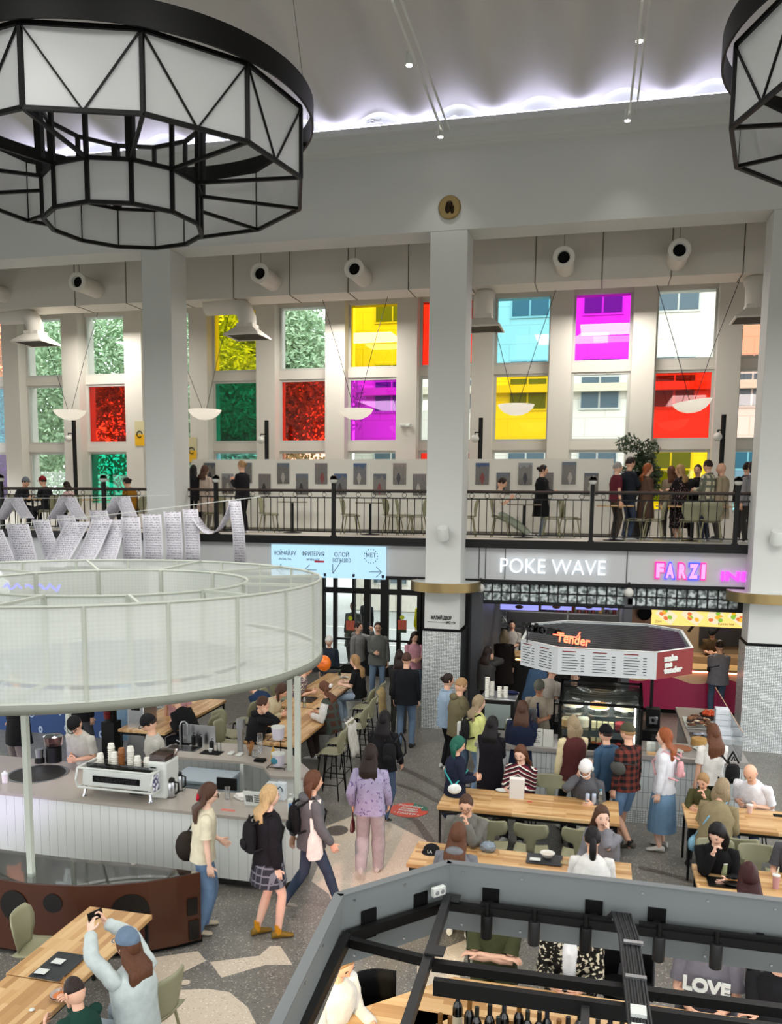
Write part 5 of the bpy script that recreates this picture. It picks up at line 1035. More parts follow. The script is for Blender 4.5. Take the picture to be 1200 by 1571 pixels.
for i in range(7):
    x = .0 + (i % 4) * .085; z = kz + (.295 if i < 4 else .04) ; tag(MB().box((-.035, -.05, 0), (.035, .05, .09)).build('cake_slice', mat('slice_cream', 'e6d6a8', .7, var=.2, vs=50.), loc=(x + .02, KY + .32, z)), 'square slice of cream cake, %s on the %s shelf' % ('first second third fourth'.split()[i % 4], 'middle' if i < 4 else 'lowest'), 'cake slice', 'cake slices')
for i in range(12):
    x = -.42 + i * .09; tag(MB().ball((0, 0, .03), .04, 10, 6, (1.2, 1, .7)).build('pastry', mat('pastry_' + ('red', 'choc', 'gold')[i % 3], ('c94b45', '4f2f20', 'c99548')[i % 3], .5), loc=(x, KY + .22 + .05 * (i % 2), kz + .035)), 'small %s pastry at the bottom of the glass cabinet' % ('red', 'chocolate', 'golden')[i % 3], 'pastry', '%s pastries in the cabinet' % ('red', 'chocolate', 'golden')[i % 3])
# glass guard on right arm
gg = T('counter_glass_guard', 'clear glass guard with a pale edge on the right arm of the kiosk counter', 'glass guard', (0, 0, 0)); MB().box((2.1, KY + .1, kz), (2.108, 16.5, kz + .42)).build('side_glass', M_clear(), gg); MB().box((.85, KY + .1, kz), (2.1, KY + .108, kz + .3)).build('front_glass', M_clear(), gg); MB().box((2.098, KY + .1, kz + .42), (2.11, 16.5, kz + .43)).build('edge', mat('glass_edge', 'd9c6b4', .3), gg)
# things on the arm
def tray(x, y, z, a, b, m, lab, name='tray', h=.015, g=None, rz=0):
    t = T(name, lab, 'tray', (x, y, z), rz, g); pr = lambda s_, zz: [V((sx * (a - s_), sy * (b - s_), zz)) for sx, sy in ((-1, -1), (1, -1), (1, 1), (-1, 1))]
    k = MB(); k.rings([pr(.02, 0), pr(0, h), pr(.008, h), pr(.028, .004)]); k.build('tray_body', m, t, bevel=.004); return t
rr = random.Random(11)
tray(1.75, 15.4, kz, .25, .42, M_white, 'pale tray heaped with cookies on the kiosk arm', g='kiosk trays'); tray(1.8, 14.55, kz, .28, .2, mat('tray_grey', '6f7276', .4), 'grey tray of wrapped sandwiches on the kiosk arm', g='kiosk trays')
for i in range(46):
    x, y = 1.53 + .36 * rr.random(), 15.05 + .7 * rr.random(); c = rr.choice(('8a5a3a', '3d2a22', 'd9c8ae', '6b4630')); tag(MB().ball((0, 0, 0), .045, 9, 5, (1.1, 1., .55)).build('cookie', mat('cookie_' + c, c, .7, var=.3, vs=60.), loc=(x, y, kz + .05 + .05 * rr.random())), 'cookie in the heap on the pale tray', 'cookie', 'heap of cookies')
bs = T('orange_basket', 'dark basket of oranges on the kiosk arm by the glass guard', 'basket', (1.93, 15.75, kz)); MB().lathe([(.1, 0), (.16, .1), (.15, .1), (.09, .01), (0, .01)], 20).build('basket', mat('basket_brown', '6b4a30', .7), bs)
for i in range(16):
    a = i * 2.4; r = .03 + .02 * sqrt(i) ; tag(MB().ball((0, 0, 0), .035, 10, 7).build('orange', mat('orange_fruit', 'e08a2e', .5), loc=(1.93 + r * cos(a), 15.75 + r * sin(a), kz + .11 + .03 * (i < 6))), 'orange in the dark basket on the kiosk arm', 'orange', 'oranges in the basket')
for i in range(8): tag(MB().box((-.1, -.1, 0), (.1, .1, .085)).build('white_box', mat('box_white', 'e9ebee', .5), loc=(2.0 - .0 * i, 14.75 + (-.25 if i > 4 else 0) - (.22 if i > 6 else 0), kz + .09 * (i if i <= 4 else i - 5 if i < 7 else 0)), bevel=.003), 'folded white cake box in the stacks beside the glass guard', 'box', 'stacks of white cake boxes')
m = MB(); m.lathe([(.12, 0), (.12, .1), (.11, .11), (0, .11)], 26); thing1('round_cake', 'whole golden round cake on the kiosk counter', 'cake', m, mat('cake_golden', 'b98a48', .7, var=.2, vs=40.), (1.6, 14.05, kz))
for i in range(6): tag(MB().ball((0, 0, .03), .05, 9, 6, (1.3, .8, .6), fn=lambda d: 1 + .3 * noise.noise(d * 3 + V((i, 0, 0)))).build('wrapped_sandwich', mat('foil_wrap', 'cfd0d4', .3, .3), loc=(1.62 + .08 * i, 14.5 + .07 * (i % 2), kz + .015)), 'white wrapped sandwich on the grey tray', 'sandwich', 'wrapped sandwiches')
t = T('cutting_board', 'round pale wooden board on the kiosk worktop', 'board', (1.3, 13.75, kz)); MB().lathe([(0, 0), (.17, 0), (.17, .02), (0, .02)], 28).build('board', mat('board_peach', 'd0a587', .5), t)
t = T('fruit_plate', 'white plate of red berries on the kiosk worktop', 'plate', (1.62, 13.8, kz)); MB().lathe([(.06, 0), (.13, .02), (.125, .022), (0, .006)], 24).build('plate', M_white, t); MB().ball((0, 0, .02), .06, 10, 6, (1.2, .9, .4)).build('berries', mat('berry_red', '8e1f2c', .4), t)
thing1('napkin_heap', 'folded white napkins on the kiosk worktop', 'napkins', MB().ball((0, 0, .03), .11, 12, 7, (1.2, .8, .35), fn=lambda d: 1 + .3 * noise.noise(d * 3)), mat('white_cloth', 'e6e4df', .9), (1.2, 13.5, kz))
for i, x in enumerate((.86, 1.03)): thing1('card_box', '%s white box with cards beside the glass cabinet' % ('left', 'right')[i], 'box', MB().box((-.06, -.06, 0), (.06, .06, .14)), M_white, (x, KY + .25, kz), 'white boxes beside the cabinet', bevel=.004)
thing1('wooden_block', 'small wooden block on the front edge of the kiosk counter', 'block', MB().box((-.12, -.04, 0), (.12, .04, .03)), M_oak(), (.92, KY + .1, kz))
t = T('menu_flyer', 'white printed menu flyer standing on the kiosk counter before the barista', 'menu', (-.72, KY + .08, kz)); m = MB(); m.M = Matrix.Rotation(R_(-8), 4, 'X'); m.box((-.17, 0, 0), (-.01, .008, .27)); m.box((.0, 0, 0), (.15, .008, .26)); m.build('card', mat('flyer', 'dcdcd8', .7), t); 
for k in range(7): m = MB(); m.M = Matrix.Rotation(R_(-8), 4, 'X'); m.box((-.15, -.004, .05 + k * .028), (-.04 - .02 * (k % 3), 0, .058 + k * .028)); m.build('printed_line', Mink, t)
# machines in kiosk left
def mach(name, lab, cat, x, y, z, parts):
    t = T(name, lab, cat, (x, y, z))
    for nm, mb, m in parts: mb.build(nm, m, t, bevel=.008)
    return t
wc = T('kiosk_work_counter', 'low work counter behind the left of the kiosk carrying the coffee machines', 'counter', (0, 0, 0)); MB().box((-1.8, 14.1, 0), (-.95, 14.85, .98)).build('cabinet', mat('kiosk_dark', '2a2827', .5), wc); MB().box((-1.82, 14.07, .98), (-.93, 14.88, 1.02)).build('worktop', mat('kiosk_steel_top', '6c6a68', .35, .5), wc)
mach('kiosk_coffee_machine', 'boxy coffee machine with a pale side panel and cups on top in the kiosk', 'coffee machine', -1.5, 14.15, 1.02, [('body', MB().box((-.28, -.0, 0), (.26, .6, .5)), M_black), ('side_panel', MB().box((-.22, -.012, .04), (.2, .0, .44)), mat('pale_panel', 'bfc6c5', .4)), ('top_tray', MB().box((-.3, -.02, .5), (.28, .6, .53)), M_steel)])
for i, (x, y, h) in enumerate(((-.2, .1, .34), (-.13, .2, .24), (.0, .12, .2), (.1, .14, .18), (.04, .3, .1))):
    m = MB(); n = int(h / .03); pr = [(0, 0)]
    for j in range(n): pr += [(.032, j * .03), (.04, j * .03 + .024)]
    pr += [(0, n * .03)]; m.lathe(pr, 12); tag(m.build('cup_stack', mat('white_cup', 'f2f1ec', .6), loc=(-1.5 + x, 14.15 + y, 1.55)), '%s white cup stack on the kiosk coffee machine, counted from the left' % ('first second third fourth fifth'.split()[i]), 'cups', 'cup stacks on the kiosk machine')
thing1('blue_cloth', 'crumpled blue cloth on top of the kiosk coffee machine', 'cloth', MB().ball((0, 0, .02), .09, 12, 7, (1.2, .8, .4), fn=lambda d: 1 + .4 * noise.noise(d * 3)), mat('blue_cloth', '27418f', .8), (-1.33, 14.6, 1.55))
mach('bottle_rack', 'black rack crowded with syrup bottles beside the kiosk coffee machine', 'rack', -1.1, 14.2, 1.05, [('rack', MB().box((-.16, 0, 0), (.2, .3, .03)), M_black), ('back', MB().box((-.16, .28, 0), (.2, .3, .3)), M_steel)])
kb2b = T('kiosk_shelf_stand', 'dark pedestal under the syrup bottles', 'stand', (-1.08, 14.35, 1.02)); MB().box((-.18, -.14, 0), (.18, .14, .03)).build('pedestal', mat('kiosk_dark', '2a2827', .5), kb2b)
for i in range(10): tag(MB().lathe([(0, 0), (.025, 0), (.025, .12), (.01, .16), (.01, .19), (0, .19)], 10).build('syrup_bottle', mat('syrup_' + 'abcd'[i % 4], ('3a3f7a', '6b3d28', 'd8d8d4', '2c2c2e')[i % 4], .25), loc=(-1.22 + (i % 5) * .06, 14.26 + .12 * (i // 5), 1.085)), 'bottle in the rack beside the kiosk coffee machine', 'bottle', 'bottles in the kiosk rack')
thing1('steel_thermos', 'tall steel thermos on the kiosk counter', 'thermos', MB().lathe([(0, 0), (.06, 0), (.06, .26), (.05, .28), (.045, .31), (0, .31)], 18), M_steel, (-1.28, KY + .45, kz))
t = T('kiosk_faucet', 'white curved faucet with dishes beside the yellow sweater girl', 'faucet', (-1.62, KY + .55, kz)); MB().tube([(0, 0, 0), (0, 0, .16), (.06, 0, .22), (.14, 0, .2)], .012, 6).build('spout', M_white, t); MB().box((-.16, -.2, 0), (.2, .05, .02)).build('base', M_black, t)
thing1('napkin_stack', 'white napkins on the kiosk counter before the navy coat customer', 'napkins', MB().box((-.09, -.1, 0), (.09, .1, .02)), M_white, (-1.05, KY + .3, kz))
mach('mixer', 'steel mixer behind the cake cabinet', 'mixer', .62, 14.95, 1.02, [('bowl', MB().lathe([(.06, 0), (.1, .05), (.12, .2), (0, .2)], 18), M_steel), ('head', MB().tube([(0, 0, .2), (0, 0, .42)], [.06, .085], 14), M_steel)])
mach('coffee_maker', 'black and silver coffee maker at the back of the kiosk', 'coffee machine', .98, 15.1, 1.02, [('body', MB().box((-.11, 0, 0), (.11, .22, .3)), M_black), ('front', MB().box((-.07, -.02, .05), (.07, 0, .18)), M_steel), ('knob', MB().ball((0, -.03, .12), .03), M_black)])
ks = T('kiosk_back_shelf', 'open black shelf with bowls and cups behind the cake cabinet', 'shelf', (-.1, 14.92, 1.02)); k = MB()
for z in (.0, .32): k.box((-.55, 0, z), (.6, .3, z + .02))
for x in (-.55, -.15, .58): k.box((x, 0, 0), (x + .02, .3, .34))
k.build('frame', M_black, ks)
for i, (x, r, c) in enumerate(((-.4, .09, 'd9d7d2'), (.0, .12, '5b5650'), (.25, .05, 'e8e6e2'), (.42, .05, 'c9ccce'), (-.3, .07, 'e2e0dc'))): tag(MB().lathe([(r * .6, 0), (r, .12), (r * .93, .12), (r * .5, .01), (0, .01)], 18).build('bowl', mat('bowl_' + c, c, .4), loc=(-.1 + x, 15.05, 1.045)), '%s vessel on the black shelf behind the cake cabinet' % ('leftmost pale', 'dark round', 'white middle', 'steel right', 'small white')[i], 'bowl', 'vessels on the kiosk shelf')
thing1('counter_cup', 'pale tall paper cup at the far corner of the kiosk arm', 'cup', MB().lathe([(.03, 0), (.04, .15), (0, .15)], 14), M_white, (1.3, 15.3, 1.02)) if 0 else None
# kiosk canopy
t = T('kiosk_canopy', 'octagonal hanging canopy with menu boards above the cake kiosk', 'canopy', (0, 0, 0)); zt, zl = 2.6, 2.2
oc = [(-1.14, 13.8), (-.535, 13.2), (.87, 13.2), (1.42, 13.8), (1.42, 15.65), (.87, 16.25), (-.535, 16.25), (-1.14, 15.65)]
cen = V((.14, 14.72, 0)); ins = lambda k: [tuple(cen.xy + (V(p) - cen.xy) * k) for p in oc]
M_menu = mat('menu_board', 'e2e5e6', .5); M_red = mat('menu_red', 'b8443c', .5)
for i in range(8):
    a, b = V(oc[i]), V(oc[(i + 1) % 8]); m = MB(); q = ins(.975); c_, d_ = q[(i + 1) % 8], q[i]
    m.prism([a, b, c_, d_], zl, zt); pn_ = m.build('board', M_red if i == 2 else M_menu, t, smooth=False)
    if i in (0, 1, 7):
        L = (b - a).length; e = (b - a).normalized(); n3 = V((e.y, -e.x)); cols = 3 if i == 1 else 2; ln = MB(); hd = MB()
        for c in range(cols):
            u0 = .06 + c * (L - .08) / cols; u1 = u0 + (L - .2) / cols * .8
            def bar_(mb, ua, ub, z, th):
                A, B = a + e * ua + n3 * .004, a + e * ub + n3 * .004; mb.bar((A.x, A.y, z), (B.x, B.y, z), .004, th)
            bar_(hd, u0, u0 + .2, zt - .05, .014)
            for k in range(7): bar_(ln, u0, u0 + (u1 - u0) * (.55 + .25 * rnd.random()), zt - .1 - k * .04, .008); bar_(ln, u1 - .05, u1, zt - .1 - k * .04, .01)
        ln.build('menu_text', mat('menu_ink', '7c8286', .6), pn_); hd.build('menu_heading', M_red, pn_)
a, b = V(oc[2]), V(oc[3]); e = (b - a).normalized(); n3 = V((e.y, -e.x)); 
for k, s_ in enumerate(('make', 'me', 'tender')):
    u = (.3, .25, .36)[k]; P_ = a + e * u + n3 * .006; text(s_, .115, M_white, 'logo_text', t, facing((P_.x, P_.y, 2.49 - k * .09), (e.x, e.y, 0), (0, 0, 1)), bold=.008, width=(.3, .17, .42)[k])
m = MB(); m.rings([[V((x, y, zt)) for x, y in oc], [V((x, y, zt)) for x, y in ins(.965)]], cap=False); m.build('top_edge', M_white, t, solid=.01); 
m = MB(); m.prism(ins(.95), zl + .2, zl + .24); m.build('roof_plate', M_dark, t)
sl = MB()
for k in range(28):
    y = 13.35 + k * .1; hw = min(1.2, 1.2) if 13.9 < y < 15.6 else max(.65, 1.2 - (13.9 - y if y < 13.9 else y - 15.6)); sl.cbox((.14, y, zt - .035), (2 * hw, .05, .03))
sl.build('roof_slats', mat('slat_black', '47474c', .35), t)
for x, y in ((-.8, 13.9), (1.1, 13.9), (-.8, 15.6), (1.1, 15.6)): MB().tube([(x, y, 2.5), (x, y, 3.05)], .008, 5).build('suspension_rod', M_black, t) if 0 else None
for x, y in ((-.42, 15.35), (.95, 15.35)): MB().box((x - .025, y - .025, 1.02), (x + .025, y + .025, zl + .12)).build('support_post', M_black, t)
# neon sign
p = W(880, 970, 13.5); t = T('neon_sign', 'black and glowing orange script sign standing on the kiosk canopy', 'sign', (p.x, 13.5, 2.6)); neo = emit('orange_neon', 'ff5a3c', 5.)
text('Tender', .2, neo, 'neon_word', t, facing((.0, 0, .08), (1, 0, -.12), (0, 0, 1)), bold=.004, width=.5); MB().tube([(-.3, 0, .15), (.05, 0, .12), (.1, 0, .2)], .01, 6).build('neon_stroke', neo, t)
text('Make me', .15, M_black, 'black_word', t, facing((-.48, .02, .22), (1, 0, -.12), (0, 0, 1)), bold=.02, extrude=.02, width=.62); MB().box((-.7, .03, .0), (-.68, .05, .3)).build('sign_post', M_black, t); MB().box((.0, .03, -.1), (.02, .05, .1)).build('sign_post', M_black, t)
# ================================================================ wine bar frame (lower right)
ft = T('wine_bar_canopy', 'grey hanging frame with black beams and spotlights over the wine bar', 'frame', (0, 0, 0)); zt, zl = 2.6, 2.19
ol = [(-1.2, 2.2), (-1.25, 3.2), (-1.345, 4.48), (-.82, 5.09), (.22, 5.09), (2.4, 5.04), (2.95, 4.4), (2.95, 2.2)]
for i in range(len(ol) - 1):
    a, b = V(ol[i]), V(ol[i + 1]); e = (b - a).normalized(); n3 = V((e.y, -e.x)) * .035; MB().prism([a, b, b + n3, a + n3], zl, zt).build('panel', M_grey, ft, smooth=False)
    MB().prism([a - n3 * .3, b - n3 * .3, b + n3 * 1.3, a + n3 * 1.3], zt, zt + .01).build('top_edge', mat('frame_edge', 'aaaeaf', .5), ft, smooth=False)
    L = (b - a).length; sc = MB()
    for k in range(max(1, int(L / .35))):
        for z in (zl + .04, zt - .04):
            q = a + e * (.1 + k * .35) + n3 * 1.08; sc.cbox((q.x, q.y, z), (.012, .012, .012))
    sc.build('screws', M_steel, ft)
zb_ = 2.38
def beam(a, b, w=.05, h=.1, z=zb_, m=M_black, nm='beam'): return MB().bar((a[0], a[1], z), (b[0], b[1], z), w, h).build(nm, m, ft, smooth=False)
M_lt = mat('beam_grey', '5f6061', .45)
for a, b, w, h in (((-1.27, 4.45), (-.8, 4.98), .04, .06), ((-.8, 4.97), (2.35, 4.93), .04, .05), ((-1.27, 4.45), (-1.17, 2.2), .05, .06)): beam(a, b, w, h)
beam((-.8, 4.98), (-.73, 2.2), .045, .06, zb_ + .03, M_lt, 'cross_beam'); beam((-1.26, 4.4), (-.76, 4.3), .04, .05); beam((-.76, 4.28), (2.9, 4.33), .05, .05); beam((-.72, 4.1), (2.9, 4.15), .04, .08, zb_ - .01)
for x in (.02, 1.0, 1.95): beam((x, 4.12), (x + .02, 2.2), .04, .06, zb_ - .02, M_lt, 'cross_beam')
for k, x in enumerate((-.6, .0, .35, .9, 1.5)):
    MB().box((x, 5.04, zb_ - .07), (x + .1, 5.055, zb_ + .1)).build('bracket', M_dark, ft); MB().box((x + .03, 4.97, zb_ + .0), (x + .07, 5.05, zb_ + .03)).build('bracket_arm', M_dark, ft)
for (x, y) in ((-1.19, 4.6), (-.95, 4.89)): q = MB(); q.M = Matrix.Translation((x, y, zb_)) @ Matrix.Rotation(.86, 4, 'Z'); q.box((-.05, -.01, -.07), (.05, .0, .1)); q.build('bracket', M_dark, ft)
MB().cbox((-.77, 4.98, zb_ + .045), (.09, .09, .008)).build('joint_plate', M_lt, ft); MB().cbox((-.75, 4.3, zb_ + .07), (.1, .1, .01)).build('joint_plate', M_lt, ft)
cbm = MB(); rr = random.Random(9)
for k in range(8):
    o_ = (k - 3.5) * .014; cbm.tube([(.12 + .1 * (k % 2), 4.97, zb_ + .04), (.2 + o_, 4.95, zb_ + .09), (.235 + o_, 4.7, zb_ + .08), (.25 + o_, 4.2, zb_ + .09), (.28 + o_, 3.2, zb_ + .08), (.3 + o_, 2.3, zb_ + .08)], .0075, 5)
cbm.build('cable_bundle', mat('cable_dark_grey', '55555a', .6), ft)
for y in (4.6, 4.25, 3.95, 3.8): MB().cbox((.255, y, zb_ + .1), (.1, .03, .012) if y > 4.1 else (.07, .08, .02)).build('cable_clip', M_white if y < 4.1 else M_steel, ft)
MB().box((-.6, 4.955, zb_ + .02), (.15, 4.985, zb_ + .045)).build('light_track', M_black, ft); MB().box((.3, 4.95, zb_ + .02), (2.3, 4.98, zb_ + .045)).build('light_track', M_black, ft)
# power socket
p = W(675, 1361, 4.98); t = T('power_socket', 'white double power socket fixed on the inside of the grey frame', 'socket', (-.87, 4.93, 2.49), .86); MB().box((-.045, -.05, -.025), (.045, -.02, .03)).build('housing', M_white, t, bevel=.004); MB().ball((-.02, -.052, 0), .014, sc=(1, .2, 1)).build('outlet', mat('socket_grey', 'b9b9b9', .5), t); MB().ball((.02, -.052, 0), .014, sc=(1, .2, 1)).build('outlet', mat('socket_grey', 'b9b9b9', .5), t)
for i, (x, n) in enumerate(((747, 'leftmost'), (820, 'second'), (899, 'third'), (1012, 'fourth'), (1100, 'rightmost'))):
    q = W(x, 1405 + (x - 747) * .1, 4.93); t = T('track_spotlight', '%s black cylinder spotlight on the grey frame' % n, 'spotlight', (q.x, 4.93, zb_ + .02), 0, 'black spotlights on the wine bar frame')
    MB().tube([(0, 0, .04), (0, 0, -.03)], .014, 8).build('stem', M_black, t); MB().lathe([(.0, -.03), (.03, -.03), (.034, -.04), (.034, -.17), (.03, -.175), (.0, -.165)], 18).build('housing', M_black if i in (0, 2) else mat('spot_grey', '454648', .5), t); MB().lathe([(.0, -.168), (.026, -.168), (.026, -.172), (0, -.172)], 14).build('lens', mat('spot_lens_off', 'c9cacc', .3), t)
# bar under the frame
wb = T('wine_bar_counter', 'octagonal oak bar counter under the grey frame', 'bar counter', (0, 0, 0))
bo = [(-1.75, 2.5), (-1.75, 5.72), (-.98, 6.5), (2.6, 6.5), (3.2, 5.7), (3.2, 2.5)]; bi = [(-1.3, 2.5), (-1.3, 5.5), (-.85, 6.02), (2.4, 6.02), (2.75, 5.5), (2.75, 2.5)]
m = MB(); R0 = [V((x, y, 1.05)) for x, y in bo]; R1 = [V((x, y, 1.05)) for x, y in bi]
for i in range(5): m.prism([bo[i], bo[i + 1], bi[i + 1], bi[i]], 1.01, 1.05)
m.build('worktop', M_oak(), wb, smooth=False)
for i in range(5):
    a, b = V(bo[i]), V(bo[i + 1]); e = (b - a).normalized(); n3 = V((-e.y, e.x)); n3 = n3 if (V((.7, 4)) - a).dot(n3) > 0 else -n3; MB().prism([a + n3 * .25, b + n3 * .25, b + n3 * .3, a + n3 * .3], 0, 1.01).build('front_panel', M_dark, wb, smooth=False)
MB().box((-1.25, 5.45, .98), (2.7, 5.98, 1.05)).build('inner_shelf', M_oak(), wb); MB().box((-1.25, 5.45, .0), (2.7, 5.95, .98)).build('inner_cabinet', M_dark, wb)
sx_ = [(703, 1520, 1), (721, 1533, 1), (732, 1545, 1), (752, 1541, 1), (774, 1537, 1), (797, 1536, 1), (810, 1550, 1), (828, 1552, 0), (840, 1547, 0), (858, 1564, 1), (890, 1550, 1), (918, 1563, 1), (937, 1555, 1), (676, 1555, 1), (955, 1566, 1), (1010, 1566, 1), (1040, 1568, 1), (690, 1562, 1), (765, 1560, 1), (872, 1560, 1)]
Mcap = [mat('cap_blue', '3d5468', .4), mat('cap_black', '17171a', .4), mat('cap_green', '2e4a3c', .4), mat('cap_gold', 'a98a44', .4)]
btl = None
for i, (x, y, _) in enumerate(sx_):
    hb_ = .32 if y < 1545 else .29; p = G(x, y, 1.05 + hb_); p.y = min(max(p.y, 5.5), 5.93); t = T('wine_bottle', 'dark wine bottle with foil neck standing in the rows on the bar shelf', 'bottle', (p.x, p.y, 1.05), 0, 'wine bottles on the bar')
    k = hb_ / .32; MB().lathe([(0, 0), (.037, 0), (.037, .19 * k), (.03, .22 * k), (.015, .245 * k), (.0145, .25 * k), (0, .25 * k)], 14).build('glass_body', mat('bottle_glass', '14181a', .15), t); MB().lathe([(.0155, .24 * k), (.0165, .25 * k), (.0165, .32 * k), (0, .32 * k)], 12).build('foil_cap', Mcap[(i * 7) % 4], t)
    MB().lathe([(.0375, .05), (.0375, .14), (.0374, .14), (.0374, .05)], 14, cap=False).build('label_paper', mat('wine_label_%d' % (i % 3), ('d9d5c8', '8fb0a8', '2b2b2e')[i % 3], .6), t)
# bar stools & black chair
for i, (x, y, a, l) in enumerate(((-1.55, 6.2, 215, 'black chair at the corner of the wine bar'), (.35, 7.2, 180, 'black chair draped with a grey jacket at the wine bar'))):
    t = T('black_chair', l, 'chair', (x, y, 0), R_(a), 'black wine bar chairs'); rows = [[V((-.22 + .44 * i_ / 8, -.2 + .1 * ((i_ - 4) / 4) ** 2, .78 + z)) for i_ in range(9)] for z in (0, .1, .2, .3)]
    m = MB(); m.rings(rows, cap=False, cyc=False); m.build('backrest', M_dark, t, solid=.02); MB().lathe([(0, .74), (.22, .74), (.22, .78), (0, .78)], 20).build('seat', M_dark, t)
    for sx2 in (-1, 1):
        for sy2 in (-1, 1): MB().tube([(sx2 * .14, sy2 * .14, .74), (sx2 * .2, sy2 * .2, 0)], .011, 6).build('leg', M_black, t)
# floor sticker
c = G(627, 1243, 0); t = T('floor_sticker', 'round coral and teal sticker with white lettering on the floor', 'sticker', (c.x, c.y, .003)); MB().lathe([(0, 0), (.31, 0), (.31, .002), (0, .002)], 40).build('disc', mat('coral_vinyl', 'e58f76', .4), t)
m = MB()
for k in range(5): a = .1 + k * .28; m.prism([(.2 * cos(a), .2 * sin(a)), (.31 * cos(a), .31 * sin(a)), (.31 * cos(a + .26), .31 * sin(a + .26)), (.2 * cos(a + .26), .2 * sin(a + .26))], .002, .003)
m.build('teal_band', mat('teal_vinyl', '6fb0a0', .4), t)
for s_, y in (('РОСНОН', .16), ('лозим', .05), ('корзин', -.04), ('• ГАСТР •', -.17)): text(s_, .09, M_white, 'lettering', t, Matrix.Translation((0, y, .004)) @ Matrix.Rotation(-.1, 4, 'Z'), extrude=.0008, bold=.004)
# ================================================================ people
SKIN = {'a': mat('skin_fair', 'd9a98d', .55, var=.05, vs=20.), 'b': mat('skin_tan', 'b98361', .55, var=.05, vs=20.), 'c': mat('skin_light', 'e3b9a2', .55, var=.05, vs=20.)}
M_eye = mat('eye_dark', '2a2020', .3); M_lip = mat('lips', 'a8605a', .5)
HC = dict(black='161314', dark='2a1f1b', brown='4a3226', chestnut='5c3a28', blond='b79a6e', ash='8f7d62', red='8a4a28', grey='8b8883', green='1f5a4a', fair='9c7a54', maroon='3a1c1c')
def hairmat(c):
    n = 'hair_' + c
    if n not in MATS:
        t = NT(n); f = t.noise(1., vec=t.map((90, 90, 6)), detail=3.); b = srgb(HC[c])
        t.set(t.mix(f, tuple(x * .5 for x in b[:3]) + (1,), tuple(min(1, x * 1.4) for x in b[:3]) + (1,)), .5, spec=.2); t.bump(f, .5, .006); MATS[n] = t.m
    return MATS[n]
def cloth(c, kind='plain'):
    n = 'cloth_%s_%s' % (kind, c)
    if n in MATS: return MATS[n]
    t = NT(n); b = srgb(c); x = t.xyz(); dk = tuple(q * .72 for q in b[:3]) + (1,)
    col = t.mix(t.noise(14., detail=4.), dk, tuple(min(1, q * 1.12) for q in b[:3]) + (1,))
    if kind == 'denim': col = t.mix(t.math('MULTIPLY', t.noise(4., detail=2.), .8), col, tuple(min(1, q * 1.3 + .05) for q in b[:3]) + (1,))
    if kind == 'plaid':
        a = t.math('GREATER_THAN', t.math('SINE', t.math('MULTIPLY', x[0], 70.)), .0); d = t.math('GREATER_THAN', t.math('SINE', t.math('MULTIPLY', x[2], 70.)), .0)
        col = t.mix(t.math('MULTIPLY', t.math('ADD', a, d), .5), col, srgb('151416'))
    if kind == 'skirtplaid':
        a = t.math('GREATER_THAN', t.math('SINE', t.math('MULTIPLY', x[0], 90.)), .8); d = t.math('GREATER_THAN', t.math('SINE', t.math('MULTIPLY', x[2], 75.)), .8); col = t.mix(t.math('MULTIPLY', t.math('MAXIMUM', a, d), .5), col, srgb('8d9099'))
    if kind == 'stripe':
        w_ = t.math('FRACT', t.math('MULTIPLY', t.math('ADD', x[2], t.math('MULTIPLY', t.math('ABSOLUTE', x[0]), .5)), 17.)); col = t.mix(t.math('LESS_THAN', w_, .22), col, srgb('e6ded4')); col = t.mix(t.math('GREATER_THAN', w_, .62), col, srgb('201a20'))
    if kind == 'floral':
        v = t.noise(34., detail=1.5); col = t.mix(t.math('GREATER_THAN', v, .55), col, srgb('c9bfa6'))
    if kind == 'embroid':
        v = t.noise(26., detail=1.); col = t.mix(t.math('GREATER_THAN', v, .64), col, srgb('6a5a86'))
    if kind == 'check':
        a = t.math('GREATER_THAN', t.math('SINE', t.math('MULTIPLY', x[0], 55.)), .3); d = t.math('GREATER_THAN', t.math('SINE', t.math('MULTIPLY', x[2], 45.)), .3); col = t.mix(t.math('MULTIPLY', t.math('MAXIMUM', a, d), .8), col, srgb('3b4a44'))
    if kind == 'dots':
        v = t.n('ShaderNodeTexVoronoi', None, Vector=t.obj(), Scale=28.).outputs['Distance']; col = t.mix(t.math('LESS_THAN', v, .22), col, srgb('c9a0a0'))
    t.set(col, .85, spec=.2); t.bump(t.noise(9., detail=4.), .45, .03); MATS[n] = t.m; return t.m
def lerp(a, b, t): return a + (b - a) * t
